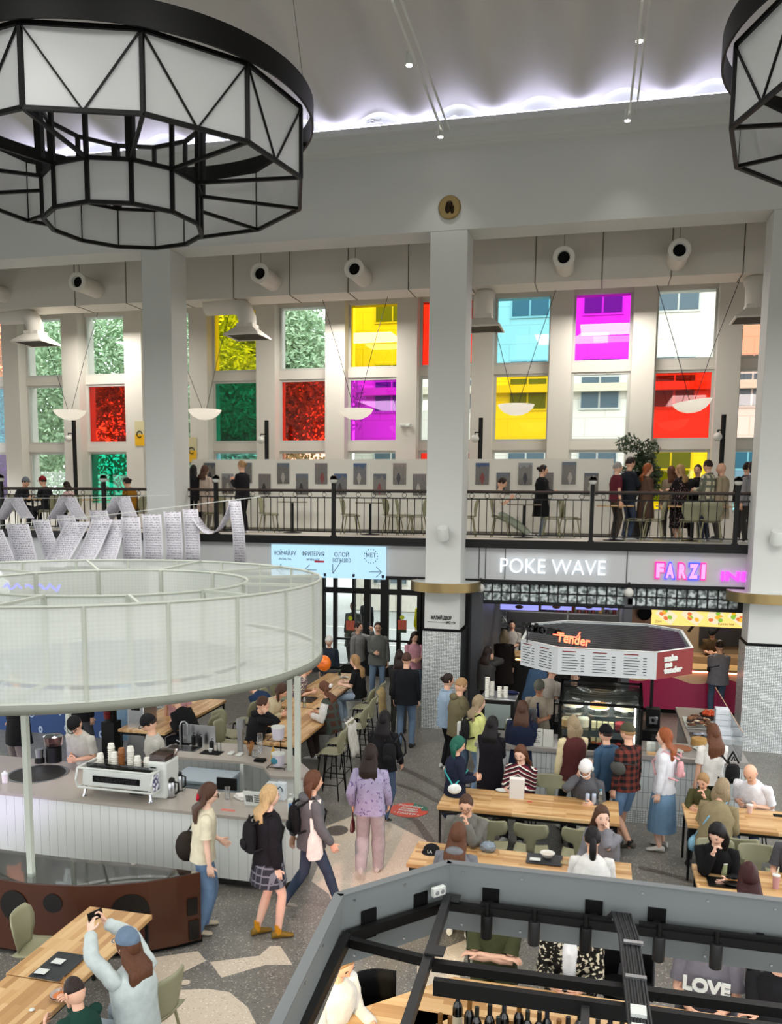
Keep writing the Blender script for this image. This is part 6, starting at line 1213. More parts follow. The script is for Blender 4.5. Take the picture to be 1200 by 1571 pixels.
def hand(mb, w, d, n, side, curl=.5, sp=1.):
    """w wrist, d direction of the hand, n palm normal, side: thumb direction"""
    d = d.normalized(); s = d.cross(n).normalized()
    if s.dot(side) < 0: s = -s
    n = s.cross(d).normalized() if s.cross(d).dot(n) > 0 else -s.cross(d).normalized()
    R = []
    for u, hw, ht in ((-.01, .024, .019), (.02, .034, .017), (.055, .041, .015), (.085, .04, .013), (.092, .034, .009)):
        c = w + d * u; R.append([c + s * hw * cos(2 * pi * k / 10) + n * ht * sin(2 * pi * k / 10) for k in range(10)])
    mb.rings(R)
    for i, (o, L) in enumerate(((.03, .068), (.0105, .077), (-.0095, .07), (-.029, .056))):
        p = w + d * .083 + s * o; c1 = curl * (.55 + .12 * i); dd = (d * cos(c1) + n * sin(c1) + s * o * 1.6 * sp).normalized(); p2 = p + dd * L * .48; c2 = curl * 1.5; de = (d * cos(c2) + n * sin(c2)).normalized(); p3 = p2 + de * L * .32; c3 = curl * 2.1; df_ = (d * cos(c3) + n * sin(c3)).normalized(); p4 = p3 + df_ * L * .24
        mb.tube([p - d * .02, p, p2, p3, p4], [.0085, .0095, .0088, .008, .0055], 6)
    p = w + d * .028 + s * .03; dt = (d * .62 + s * .75 + n * .25 * (1 + curl)).normalized(); p2 = p + dt * .036; dt2 = (d * .9 + s * .3 + n * .4 * curl).normalized(); mb.tube([p - dt * .012, p, p2, p2 + dt2 * .028], [.014, .0125, .0105, .007], 6)
def ik(a, t, l1, l2, pole):
    d = t - a; L = min(d.length, (l1 + l2) * .999); L = max(L, abs(l1 - l2) + .02); u = d.normalized(); t = a + u * L
    x = (l1 * l1 - l2 * l2 + L * L) / (2 * L); h = sqrt(max(l1 * l1 - x * x, 0)); p = pole - u * pole.dot(u); p = p.normalized() if p.length > 1e-4 else u.orthogonal().normalized()
    return a + u * x + p * h, t
def headfn(d):
    az = atan2(d.x, d.y); z = d.z; r = 1.
    fr_ = max(0, cos(az))
    g = lambda x, c, s: math.exp(-((x - c) / s) ** 2)
    if z < -.1: r *= 1 - .10 * (-z) * (1 - fr_ ** 2) - .05 * (-z)
    r += .20 * g(az, 0, .17) * g(z, -.16, .15) * (1 if z < .05 else .6)      # nose
    r += .05 * g(az, 0, .5) * g(z, .22, .10)                                # brow
    for s_ in (-1, 1): r -= .085 * g(az, .42 * s_, .2) * g(z, .05, .1)       # eye sockets
    r += .055 * g(az, 0, .26) * g(z, -.48, .08)                              # mouth
    r -= .035 * g(az, 0, .25) * g(z, -.64, .06)
    r += .08 * g(az, 0, .4) * g(z, -.82, .14)                                # chin
    r += .03 * g(abs(az), .75, .35) * g(z, -.12, .2)                         # cheeks
    return r
class Person: pass
def person(label, x, y, face=0, h=1.7, z=0, pose='stand', lean=0., skin='a', hair=('short', 'brown'), top=('tee', 'cccccc', 'plain'), bottom=('pants', '3d5272', 'denim'), shoes='e8e8e6', la=None, ra=None, head=(0, 0), walk=0, side=0., seat=.45, cap=None, glasses=None, beard=0, fat=1., cat='person', legs=None, legsfwd=.34, group=None, px=None, twist=0.):
    k = h / 1.72
    t = T('person', label, cat, (x, y, z), R_(face), group)
    sit = pose == 'sit'
    hipz = .93 * k if not sit else seat + .10
    hip = V((0, 0 if not sit else 0, hipz))
    # spine
    ln, sd = R_(lean), R_(side)
    sp_ = V((sin(sd), sin(ln) * cos(sd), cos(ln) * cos(sd)))
    fw = V((0, cos(ln), -sin(ln))); tw = R_(twist); rt = V((cos(tw), sin(tw), 0)); fw = Matrix.Rotation(tw, 3, 'Z') @ fw
    T_ = lambda u, f=0.: hip + sp_ * u * k + fw * f * k
    sh = [T_(.458) + rt * s_ * .165 * k * fat ** .3 for s_ in (-1, 1)]; neck = T_(.53, .0); hc = neck + (sp_ * .7 + V((0, 0, .3))).normalized() * .162 * k + fw * .025
    S_ = k
    body = MB()
    def ring(c, rx, ry, xa=None, ya=None, n=18, e=1.): xa = xa or rt; ya = ya or fw; return [c + xa * rx * k * cos(2 * pi * q / n) + ya * ry * k * (sin(2 * pi * q / n)) for q in range(n)]
    body.rings([ring(T_(-.08), .13, .1), ring(T_(0), .155 * fat, .115 * fat), ring(T_(.18), .13 * fat, .1 * fat), ring(T_(.36), .155 * fat, .11 * fat), ring(T_(.45), .16, .095), ring(T_(.5), .1, .07), ring(T_(.53), .055, .055), ring(lerp(neck, hc, .5), .052, .055), ring(lerp(neck, hc, .9), .05, .055)])
    # legs
    feet = []; knees = []; ankles = []
    L1, L2 = .44 * k, .43 * k
    for i, s_ in enumerate((-1, 1)):
        hj = hip + V((s_ * .09 * k, 0, 0))
        if legs: tgt = V(legs[i])
        elif sit: tgt = V((s_ * .11, legsfwd, .08 + max(0, seat - .45) * .9))
        else: tgt = V((s_ * (.09 + .02 * (not walk)) * k, walk * (1 if i else -1) * .5, .08 * k + (.07 if walk and (walk * (1 if i else -1)) < 0 else 0)))
        kn, an = ik(hj, tgt, L1, L2, V((s_ * .1, 1, .3 if sit else 0)))
        knees.append(kn); ankles.append(an); fd = V((s_ * .15, 1, -.35 if (walk and (walk * (1 if i else -1)) < 0) else -.05)).normalized(); feet.append(fd)
        body.tube([hj, lerp(hj, kn, .5), kn, lerp(kn, an, .35), an, an + V((0, 0, -.05))], [.08 * k * fat, .07 * k * fat, .052 * k, .055 * k, .035 * k, .03 * k], 10)
    # arms
    A1, A2 = .275 * k, .25 * k; hands = []
    for i, (s_, a_) in enumerate(((-1, la), (1, ra))):
        a_ = a_ or 'hang'
        H_ = sh[i]; pole = V((s_ * .5, -1, -.6)); cur = .5
        if a_ == 'hang': tg = H_ + V((s_ * .06, .03, -.52 * k)); hd = V((0, .15, -1))
        elif a_ == 'swing': tg = H_ + V((s_ * .05, .18, -.47 * k)); hd = V((0, .4, -1))
        elif a_ == 'back': tg = H_ + V((s_ * .05, -.16, -.48 * k)); hd = V((0, -.2, -1))
        elif a_ == 'front': tg = T_(.17) + V((s_ * .06, .27, 0)); hd = V((-s_ * .6, .8, .2)); cur = .8
        elif a_ == 'table': tg = V((s_ * .12, .36, seat + .31 if sit else 1.0)); hd = V((-s_ * .6, .9, -.1)); cur = .6
        elif a_ == 'phone': tg = T_(.34) + V((s_ * .05, .27, 0)); hd = V((-s_ * .5, .3, .8)); cur = .9
        elif a_ == 'chin': tg = hc + fw * .09 + V((s_ * .035, .045, -.16)); hd = V((-s_ * .25, -.1, 1)); cur = 1.; pole = V((s_ * .4, -.2, -1))
        elif a_ == 'ear': tg = hc + V((s_ * .10, .03, -.12)); hd = V((0, 0, 1)); cur = .9; pole = V((s_ * .8, .4, -1))
        elif a_ == 'up': tg = H_ + V((-s_ * .04, .32, .18)); hd = V((-s_ * .3, .2, 1)); cur = .9; pole = V((s_ * .6, .2, -1))
        elif a_ == 'fold': tg = T_(.26) + V((-s_ * .10, .17, 0)); hd = V((-s_, .1, 0)); cur = .5; pole = V((s_ * 1., .3, -.8))
        elif a_ == 'carry': tg = H_ + V((s_ * .07, .05, -.46 * k)); hd = V((0, .1, -1)); cur = 1.2
        else: tg = V(a_[:3]); hd = V(a_[3]) if len(a_) > 3 else V((0, 1, 0)); cur = .8
        el, wr = ik(H_, tg, A1, A2, pole); hd = hd.normalized()
        fw_d = (wr - el).normalized(); hd = (hd + fw_d * .6).normalized()
        body.tube([H_, lerp(H_, el, .5), el, lerp(el, wr, .3), wr, wr + hd * .015], [.05 * k, .043 * k, .035 * k, .037 * k, .024 * k, .022 * k], 10)
        inward = V((-s_, .2, 0)); nrm = inward if abs(hd.dot(inward.normalized())) < .8 else V((0, 0, -1))
        hand(body, wr, hd, nrm, V((0, 1, .3)) if a_ in ('hang', 'swing', 'back', 'carry') else V((0, 0, 1)), cur); hands.append((H_, el, wr, hd))
    # head
    hy, hp = R_(head[0]), R_(head[1]); HR = Matrix.Rotation(hy + tw * .5, 3, 'Z') @ Matrix.Rotation(-ln * .45 - hp, 3, 'X')
    hx, hyy, hz = [q * 1.07 * k ** .5 for q in (.076, .094, .118)]
    body.M = Matrix.Translation(hc) @ HR.to_4x4()
    i0 = len(body.f); body.ball((0, 0, 0), 1, 28, 22, (hx, hyy, hz), headfn)
    for s_ in (-1, 1): body.ball((s_ * (hx + .002), -.008, .0), .016, 8, 6, (.45, 1, 1.7))
    for q in range(i0, len(body.f)):
        c = sum((body.v[j] for j in body.f[q]), V()) / len(body.f[q]); lc = body.M.inverted() @ c
        if lc.y > hyy * .6 and abs(lc.z / hz + .5) < .055 and abs(lc.x) < .024: body.mi[q] = 2
    body.cur = 1
    for s_ in (-1, 1):
        body.ball((s_ * .031, hyy * .875, .008), .0105, 8, 6, (1.25, .45, .6)); body.ball((s_ * .032, hyy * .9, .03), .017, 8, 4, (1.1, .35, .2))
    if beard: body.ball((0, hyy * .86, -.048), .024, 8, 5, (1.2, .4, .28))
    body.cur = 0; body.M = Matrix()
    body.build('body', [SKIN[skin], M_eye if not beard else M_eye, M_lip], t, ang=1.2)
    Mh = Matrix.Translation(hc) @ HR.to_4x4()
    P = Person(); P.t = t; P.hands = hands; P.hc = hc; P.Mh = Mh; P.sh = sh; P.T = T_; P.k = k; P.fw = fw; P.rt = rt; P.neck = neck; P.hip = hip; P.mw = Matrix.Translation((x, y, z)) @ Matrix.Rotation(R_(face), 4, 'Z'); P.knees = knees; P.ank = ankles
    # hair -----------------------------------------------------------
    st_, hcol = hair; hm = hairmat(hcol)
    if st_ != 'bald':
        m = MB(); m.M = Mh; thick = dict(buzz=1.04, short=1.1, bob=1.16, long=1.13, pony=1.09, bun=1.09, wavy=1.16).get(st_, 1.1)
        low = dict(buzz=-.05, short=-.15, pony=-.3, bun=-.3, bob=-.55, long=-.5, wavy=-.5).get(st_, -.2)
        def hf(d):
            az = abs(atan2(d.x, d.y)); line = .52 if az < .55 else (.52 - (az - .55) * 1.0 if az < 1.5 else low); line = max(line, low)
            w = 1 / (1 + math.exp(-(d.z - line) * 22)); return .84 + (thick + .03 * noise.noise(d * 5 + V((x, y, 0))) - .84) * w
        m.ball((0, -.004, .004), 1, 28, 18, (hx, hyy, hz), hf)
        if st_ in ('bob', 'long', 'wavy'):
            L = {'bob': .20, 'long': .46, 'wavy': .36}[st_] * k; R = []
            base = [(-.0, .082, .05, -.035), (-.06, .09, .05, -.04), (-.13, .098, .045, -.045)]
            m.M = Matrix(); bk_ = HR @ V((0, -1, 0)); bk_.z = 0; bk_ = bk_.normalized(); rx_ = V((-bk_.y, bk_.x, 0)); top_ = hc + HR @ V((0, -.035, .03))
            back = neck - fw * (.1 + .02 * fat) * k
            n_ = 8
            for q in range(n_ + 1):
                u = q / n_; zc = top_.z - L * u - .03 * u; 
                off = .03 + .05 * u; c_ = V((top_.x, top_.y, zc)) + bk_ * (.03 * min(1, u * 3))
                if L > .3 and zc < neck.z + .02: c_ += bk_ * (.045 + .03 * (1 - u)) - V((sp_.x, sp_.y, 0)) * (top_.z - zc) * .9
                wdt = (.086 + .032 * sin(min(1, u * 2.2) * pi / 2)) * (1 - .3 * max(0, u - .6) / .4); dp = .062 - .035 * u
                R.append([c_ + rx_ * wdt * cos(2 * pi * j / 20) * (1 + .06 * sin(j * 3 + q * (2 if st_ == 'wavy' else .3))) + bk_ * dp * sin(2 * pi * j / 20) * (1 if sin(2 * pi * j / 20) > 0 else .55) for j in range(20)])
            m.rings(R)
        if st_ == 'pony':
            b0 = hc + HR @ V((0, -.1, .03)); bk_ = HR @ V((0, -1, 0)); m.M = Matrix(); m.tube([b0, b0 + bk_ * .045 + V((0, 0, -.02)), b0 + bk_ * .06 + V((0, 0, -.12)), b0 + bk_ * .05 + V((0, 0, -.24)), b0 + bk_ * .04 + V((0, 0, -.34))], [.022, .034, .04, .032, .008], 10)
        if st_ == 'bun': m.ball((0, -.115, .045 if side >= 0 else .0), .04, 12, 8, fn=lambda d: 1 + .1 * noise.noise(d * 6))
        m.M = Matrix(); m.build('hair', hm, t, ang=1.3)
    if cap:
        cc_, back_ = (cap, 1) if isinstance(cap, str) else cap
        m = MB(); m.M = Mh
        def cf(d): return 1.16 if d.z > .15 else (.9 if d.z < .02 else .9 + .26 * (d.z - .02) / .13)
        m.ball((0, -.002, .012), 1, 26, 14, (hx, hyy, hz * .98), cf)
        s_ = back_; R = [[V((.078 * cos(a) * q, s_ * (.07 + (sin(a)) * .085 * q), .035 - .012 * q * sin(a) - dz)) for a in [pi * j / 10 for j in range(11)]] for q, dz in ((.9, 0), (1., 0), (1., .006), (.9, .006))]
        m.rings(R, cap=False, cyc=False); m.build('cap', cloth(cc_), t, ang=1.)
    if glasses:
        m = MB(); m.M = Mh
        for s_ in (-1, 1): m.tube([(s_ * .033 + .022 * cos(a * pi / 6), hyy + .012, .006 + .017 * sin(a * pi / 6)) for a in range(12)], .0025, 4, closed=True); m.tube([(s_ * .055, hyy + .01, .01), (s_ * .08, .0, .012)], .0025, 4)
        m.tube([(-.011, hyy + .012, .01), (.011, hyy + .012, .01)], .0025, 4); m.build('glasses', M_black, t)
    # top -----------------------------------------------------------
    kind, col, pat = top[:3]; tm = cloth(col, pat)
    P_ = dict(tee=(.018, .035, .45, -.06), sweater=(.032, .032, .97, -.08), jacket=(.04, .035, .98, -.12), coat=(.045, .04, .98, -.42), shirt=(.025, .03, .98, -.08), dress=(.02, .03, .5, -.5), vest=(.03, .03, .0, -.08), hoodie=(.04, .037, .98, -.09), crop=(.02, .03, .98, .02))[kind]
    off, so, sl, hem = P_; m = MB(); wr_ = random.Random(int(abs(x * 77 + y * 131)) + 3); ph0 = wr_.uniform(0, 6)
    hem = hem if not (sit and hem < -.1) else -.1
    us = [hem, hem * .6 + .0, .02, .12, .24, .34, .42, .475, .515, .535]; rr_ = []
    for q, u in enumerate(us):
        if u > .5: rx, ry = (.085, .08) if u < .53 else (.06, .068)
        elif u > .45: rx, ry = .118, .092
        elif u > .4: rx, ry = .158, .11
        elif u > .3: rx, ry = .168 * fat ** .7, .12 * fat
        elif u > .2: rx, ry = .155 * fat, .115 * fat
        elif u > .1: rx, ry = (.15 * fat, .113 * fat)
        elif u >= 0: rx, ry = .162 * fat, .12 * fat
        else: rx, ry = .165 * fat + (-u) * .09, .125 * fat + (-u) * .09
        o_ = off if u < .5 else .012
        pts = []
        c_ = T_(u) if not (sit and u < 0) else T_(u) + fw * .02
        if not sit and u < 0: c_ = hip + V((0, 0, u * k))
        for j in range(26):
            a = 2 * pi * j / 26; wv = (.006 * sin(3 * a + u * 26 + ph0) + .005 * sin(7 * a - u * 31 + ph0)) * (1 if u < .45 else .2)
            pts.append(c_ + rt * (rx + o_ + wv) * k * cos(a) + (fw if u > 0 or sit else V((0, 1, 0))) * (ry + o_ + wv) * k * sin(a))
        rr_.append(pts)
    m.rings(rr_)
    if kind in ('hoodie', 'coat', 'jacket') and pat != 'nohood':
        m.tube([neck + V((0, 0, -.01)) + (rt * cos(a) * .085 + fw * sin(a) * .085) * k + V((0, 0, .012 if sin(a) < 0 else -.03)) for a in [2 * pi * j / 14 for j in range(14)]], .022 * k, 7, closed=True)
        if kind == 'hoodie' or pat == 'hood': m.ball(neck - fw * .09 * k + V((0, 0, -.01)), .085 * k, 14, 8, (1.25, .75, .7))
    m.build('top_garment', tm, t, ang=1.3)
    # sleeves
    if sl > 0:
        scol = top[1] if len(top) < 4 else top[3]
    for i, (H_, el, wr, hd) in enumerate(hands):
        if sl <= 0: break
        s_ = (-1, 1)[i]; inn_ = H_ - rt * s_ * .03 + V((0, 0, -.01)); r0 = .054 + so * .35
        if sl < .6: e_ = lerp(H_, el, .78); path = [inn_ - rt * s_ * .03, H_ + rt * s_ * .008, lerp(H_, e_, .5), e_]; rad = [.045, r0, .05 + so * .4, .05 + so * .5]
        else: path = [inn_ - rt * s_ * .03, H_ + rt * s_ * .008, lerp(H_, el, .5), lerp(H_, el, .93), lerp(el, wr, .1), lerp(el, wr, .5), lerp(el, wr, .88), lerp(el, wr, .97)]; rad = [.045, r0, .047 + so * .5, .04 + so * .6, .042 + so * .6, .034 + so * .7, .031 + so * .55, .028 + so * .3]
        # densify
        pp, rr2 = [path[0]], [rad[0] * k]
        for q in range(1, len(path)):
            for u in (.33, .66, 1.): pp.append(lerp(path[q - 1], path[q], u)); rr2.append(lerp(rad[q - 1], rad[q], u) * k * (1 + .05 * sin(q * 5 + u * 9 + ph0)))
        MB().tube(pp, rr2, 14).build('sleeve', cloth(scol) if len(top) > 3 else tm, t, ang=1.3)
    # bottom ---------------------------------------------------------
    bk2, bcol, bpat = bottom; bm_ = cloth(bcol, bpat)
    if bk2 in ('pants', 'wide', 'shorts'):
        m = MB(); wd = {'pants': 1., 'wide': 1.5, 'shorts': 1.35}[bk2]
        m.rings([ring(T_(.08), .135 * fat, .105 * fat), ring(T_(.0), .165 * fat, .125 * fat), ring(hip + V((0, .01 if sit else 0, -.07 * k)), .155 * fat, .115 * fat), ring(hip + V((0, .02 if sit else 0, -.11 * k)), .11, .08)])
        for i, s_ in enumerate((-1, 1)):
            hj = hip + V((s_ * .085 * k, 0, -.01)); kn, an = knees[i], ankles[i]; cut = 1. if bk2 != 'shorts' else 0
            pts = [(hj, .088 * fat), (lerp(hj, kn, .3), .086 * fat * wd ** .3), (lerp(hj, kn, .65), .072 * wd ** .6), (kn, .062 * wd ** .8)]
            if cut: pts += [(lerp(kn, an, .3), .062 * wd), (lerp(kn, an, .65), .055 * wd), (lerp(kn, an, .92), .05 * wd), (an + V((0, 0, -.03)), .048 * wd)]
            else: pts[-1] = (lerp(hj, kn, .95), .085)
            pp, r2 = [pts[0][0]], [pts[0][1] * k]
            for q in range(1, len(pts)):
                for u in (.5, 1.): pp.append(lerp(pts[q - 1][0], pts[q][0], u)); r2.append(lerp(pts[q - 1][1], pts[q][1], u) * k * (1 + .035 * sin(q * 7 + u * 11 + i)))
            m.tube(pp, r2, 14)
        m.build('trousers', bm_, t, ang=1.3)
    elif bk2 in ('skirt', 'midi'):
        L = .36 if bk2 == 'skirt' else .72; R = []
        for q in range(9):
            u = q / 8; zz_ = .08 - L * u
            R.append([hip + V((0, 0, zz_ * k)) + V((( .145 + .06 * min(1, u * 3) + (.05 if bk2 == 'skirt' else .015) * u) * k * cos(a) * (1 + (.03 * u if bk2 == 'skirt' else .012) * sin(a * 16)), (.11 + .04 * min(1, u * 3) + .05 * u) * k * sin(a) * (1 + (.03 * u if bk2 == 'skirt' else .012) * sin(a * 16)), 0)) for a in [2 * pi * j / 64 for j in range(64)]])
        if sit: pass
        MB().rings(R).build('skirt', bm_, t, ang=1.3)
    # shoes
    for i, (an, fd) in enumerate(zip(ankles, feet)):
        hh_ = V((fd.x, fd.y, 0)).normalized(); xs = V((hh_.y, -hh_.x, 0)); up = V((0, 0, 1)); pitch = fd.z; R = []
        bz = an.z - .08 * k
        for u, hw, ht in ((-.075, .03, .07), (-.06, .037, .085), (-.01, .036, .095), (.05, .04, .075), (.11, .046, .05), (.155, .04, .04), (.175, .025, .03)):
            c_ = V((an.x, an.y, bz)) + hh_ * u * k + V((0, 0, (pitch + .05) * (u - .05) if pitch < -.1 else 0)); R.append([c_ + xs * hw * k * cos(a) + up * (ht * k * .5 * (1 + sin(a)) if sin(a) > 0 else ht * k * .5 * (1 + sin(a)) ** .6 if sin(a) > -1 else 0) for a in [2 * pi * j / 12 for j in range(12)]])
        MB().rings(R).build('shoe', mat('shoe_' + shoes, shoes, .6), t, ang=1.)
        if bk2 in ('skirt',) : MB().tube([an + V((0, 0, -.03)), an + V((0, 0, .08))], .04 * k, 10).build('sock', cloth('c98a1e'), t)
        if bk2 == 'shorts': MB().tube([an + V((0, 0, -.02)), an + V((0, 0, .05))], .042 * k, 10).build('sock', cloth('2a2a2c'), t)
    return P
def pw(P, name, lab, cat, mb, m, parts=(), group=None):
    """a carried thing, built in the person's local frame but standing alone"""
    t = T(name, lab, cat, P.t.location, P.t.rotation_euler.z, group)
    mb.build(name + '_body', m, t) ; 
    for nm, b, mm in parts: b.build(nm, mm, t)
    return t
def backpack(P, lab, col, s=1.):
    c = P.T(.27, -.21); m = MB(); ax, up = P.rt, P.T(1) - P.T(0); up = up.normalized(); f = P.fw
    R = []
    for u, hw, dp in ((-.19, .1, .05), (-.17, .13, .075), (0, .135, .085), (.12, .125, .075), (.17, .1, .06), (.19, .06, .03)): R.append([c + up * u * s + ax * hw * s * cos(a) * (1.1 if 1 else 1) + f * dp * s * sin(a) for a in [2 * pi * j / 18 for j in range(18)]])
    m.rings(R); po = MB(); q = c - f * .085 * s - up * .07; po.ball(q, .1 * s, 14, 8, (.95, .35, .7)); stp = MB()
    for s_ in (-1, 1): stp.tube([c + up * .15 + ax * s_ * .08, P.sh[0 if s_ < 0 else 1] * .62 + P.neck * .38 + V((0, 0, .04)), P.T(.36, .15) + ax * s_ * .11, P.T(.2, .1) + ax * s_ * .14, c - up * .13 + ax * s_ * .12], .014, 6)
    lp = MB().tube([c + up * .18 + ax * .03, c + up * .24, c + up * .18 - ax * .03], .009, 6)
    return pw(P, 'backpack', lab, 'backpack', m, cloth(col), (('pocket', po, cloth(col)), ('shoulder_straps', stp, cloth(col)), ('grab_loop', lp, cloth(col))))
def crossbag(P, lab, col, s=-1, strap='1c1c1e', size=.12, drop=.02, back=-.05):
    c = P.T(drop) + P.rt * s * (.22) + P.fw * back; m = MB(); m.ball(c, size, 14, 8, (.5, 1.05, .8)); q = MB(); o = -s
    q.tube([c + V((0, 0, size * .6)), P.T(.3, .18) + P.rt * s * .05, P.sh[0 if o < 0 else 1] * .55 + P.neck * .45 + V((0, 0, .05)), P.T(.3, -.18) + P.rt * s * .05, c + V((0, -.03, size * .6))], .011, 6, closed=False)
    return pw(P, 'shoulder_bag', lab, 'bag', m, cloth(col), (('strap', q, cloth(strap)),))
def hp(px, py, h): g = G(px, py, h); return g.x, g.y
def gfoot(px, py): g = G(px, py, 0); return g.x, g.y
def bfoot(px, Y): c = W(px, 820, Y); return c.x, Y
# ---------------------------------------------------------------- walkers in the aisle
x, y = gfoot(313, 1428); P = person('woman in a cream ringer tee and baggy jeans with a red scrunchie', x, y, -62, 1.66, hair=('long', 'brown'), top=('tee', 'dcd3b8', 'plain'), bottom=('wide', '5b7796', 'denim'), shoes='d9d2c4', head=(0, 12), lean=4, glasses=1, ra='hang', la=(-.16, .2, .98, (0, .7, -.6)), skin='c', legs=[(-.1, .0, .08), (.1, -.08, .08)])
m = MB(); m.tube([P.hc + V((0, 0, 0)) + P.Mh.to_3x3() @ V((.035 * cos(a), -.1 - .01 * 0, -.04 + .035 * sin(a))) for a in [2 * pi * j / 10 for j in range(10)]], .017, 7, closed=True); m.build('scrunchie', cloth('b3202f'), P.t)
c = P.T(.02) + V((-.2, -.16, 0)); m = MB(); m.ball(c, .15, 14, 8, (.5, .9, 1.2)); q = MB().tube([c + V((0, 0, .15)), P.sh[0] + V((.03, -.02, .05)), c + V((0, .06, .15))], .012, 6); pw(P, 'shoulder_bag', 'dark brown slouchy bag on the shoulder of the cream tee woman', 'bag', m, cloth('2f2722'), (('strap', q, cloth('2f2722')),))
x, y = gfoot(412, 1436); P = person('woman with long blonde hair, black cardigan, plaid skirt and yellow shoes', x, y, -50, 1.68, hair=('long', 'blond'), top=('jacket', '151419', 'nohood'), bottom=('skirt', '2f313a', 'skirtplaid'), shoes='b9a21f', la='hang', ra='hang', skin='c', legs=[(-.08, -.1, .08), (.09, .08, .08)])
backpack(P, 'black backpack with hanging straps on the blonde woman', '17171a', .85)
x, y = gfoot(478, 1400); P = person('woman with short brown hair in a grey hooded jacket and dark jeans walking right', x, y, -55, 1.66, hair=('bob', 'chestnut'), top=('hoodie', '5c5d60', 'plain'), bottom=('pants', '1f2f45', 'denim'), shoes='c9c5be', walk=.62, la='back', ra='swing', skin='a')
backpack(P, 'small black backpack on the woman in the grey jacket', '141416', .8)
c = P.T(-.02) + V((.2, -.02, 0)); m = MB(); m.rings([[c + V((.02 * cos(a), .1 * w_ * sin(a), dz)) for a in [2 * pi * j / 12 for j in range(12)]] for dz, w_ in ((-.16, .7), (-.1, 1), (.1, .8), (.2, .45))]); q = MB().tube([c + V((0, .03, .18)), P.sh[1] + V((-.02, .05, .06)), P.sh[1] + V((-.02, -.05, .06)), c + V((0, -.03, .18))], .022, 6, flat=(1, .4)); pw(P, 'tote_bag', 'white tote bag hanging from the shoulder of the grey jacket woman', 'bag', m, cloth('e3e0d8'), (('strap', q, cloth('e3e0d8')),))
x, y = gfoot(567, 1343); P = person('woman in a lilac embroidered sweatshirt and grey trousers walking away', x, y, 5, 1.68, hair=('long', 'dark'), top=('sweater', '9f98b4', 'embroid'), bottom=('wide', 'a9a2a4', 'plain'), shoes='d9d6d4', walk=.3, la='carry', ra='swing', head=(-8, 0))
hd = P.hands[0][2]; m = MB(); m.rings([[hd + V((.03 * w_ * cos(a), .09 * w_ * sin(a), dz)) for a in [2 * pi * j / 14 for j in range(14)]] for dz, w_ in ((-.36, .7), (-.34, 1.1), (-.24, .9), (-.19, .45))]); q = MB().tube([hd + V((0, .03, -.2)), hd + V((0, 0, -.06)), hd + V((0, -.03, -.2))], .008, 6); pw(P, 'handbag', 'small dark red handbag carried by the lilac sweatshirt woman', 'bag', m, mat('red_leather', '8e1f2b', .35), (('handle', q, mat('red_leather', '8e1f2b', .35)),))
x, y = gfoot(588, 1262); P = person('woman with long dark hair and black top walking away with a backpack', x, y, -8, 1.66, hair=('long', 'black'), top=('sweater', '17161a', 'plain'), bottom=('pants', '3c4f6a', 'denim'), shoes='3a3a3c', walk=-.3, la='hang', ra='swing')
backpack(P, 'black backpack on the right shoulder of the dark haired walker', '1b1b1e', .7).location += V((.16, 0, -.02))
x, y = gfoot(622, 1146); person('man in a black jacket and blue jeans seen from behind near the mosaic pillar', x, y, 5, 1.82, hair=('short', 'brown'), top=('jacket', '14161b', 'nohood'), bottom=('pants', '566c84', 'denim'), shoes='2a2a2c', la='hang', ra='hang', skin='a', fat=1.05)
x, y = hp(613, 1000, 1.68); P = person('woman in a dark outfit half hidden behind the man in the black jacket', x, y, 10, 1.68, hair=('long', 'dark'), top=('jacket', '2c2c2c', 'nohood'), bottom=('pants', '3a3a36', 'plain'), shoes='1c1c1e', la='phone')
x, y = G(642, 1095, 0).x, 18.25 - .6; person('woman in a pink printed tee with long dark hair walking in by the pillar', *hp(636, 971, 1.68), 200, 1.68, hair=('long', 'dark'), top=('tee', 'c9929c', 'plain'), bottom=('pants', '566c84', 'denim'), la='front', ra='front', head=(20, 15))
person('bearded man in glasses, grey jacket and black chest bag by the entrance', *hp(580, 956, 1.85), 192, 1.85, hair=('short', 'dark'), top=('jacket', '62645f', 'nohood'), bottom=('pants', '5d7288', 'denim'), glasses=1, beard=1, la='hang', ra='front', fat=1.05)
person('young man in a grey hoodie turning right beside the bearded man', *hp(549, 956, 1.78), 250, 1.78, hair=('short', 'dark'), top=('hoodie', '7d7d7a', 'plain'), bottom=('pants', '2a2c33', 'denim'), la='up', ra='hang')
person('person in a white cap and pale green vest near the balloon', *hp(505, 978, 1.6), 190, 1.6, hair=('short', 'brown'), cap=('e2e0d8', 1), top=('sweater', '27303a', 'plain', '1f2a36'), bottom=('pants', '2a2c33', 'denim'))
for a, b, hh, f_, l_, tp, bt, hr in ((-6.75, 24.1, 1.78, 170, 'man in a long grey coat outside the left door', ('coat', '6e6e68', 'nohood'), ('pants', '55564f', 'plain'), ('short', 'grey')), (-6.75, 25.6, 1.82, 150, 'person in black outside the glass door', ('jacket', '151517', 'nohood'), ('pants', '1b1c20', 'plain'), ('short', 'dark')), (-5.05, 25.8, 1.8, 10, 'courier in a bright yellow jacket outside the right door', ('jacket', 'e8dc1c', 'nohood'), ('pants', '3a3c40', 'plain'), ('short', 'grey'))):
    person(l_, a, b, f_, hh, hair=hr, top=tp, bottom=bt, z=-.0)
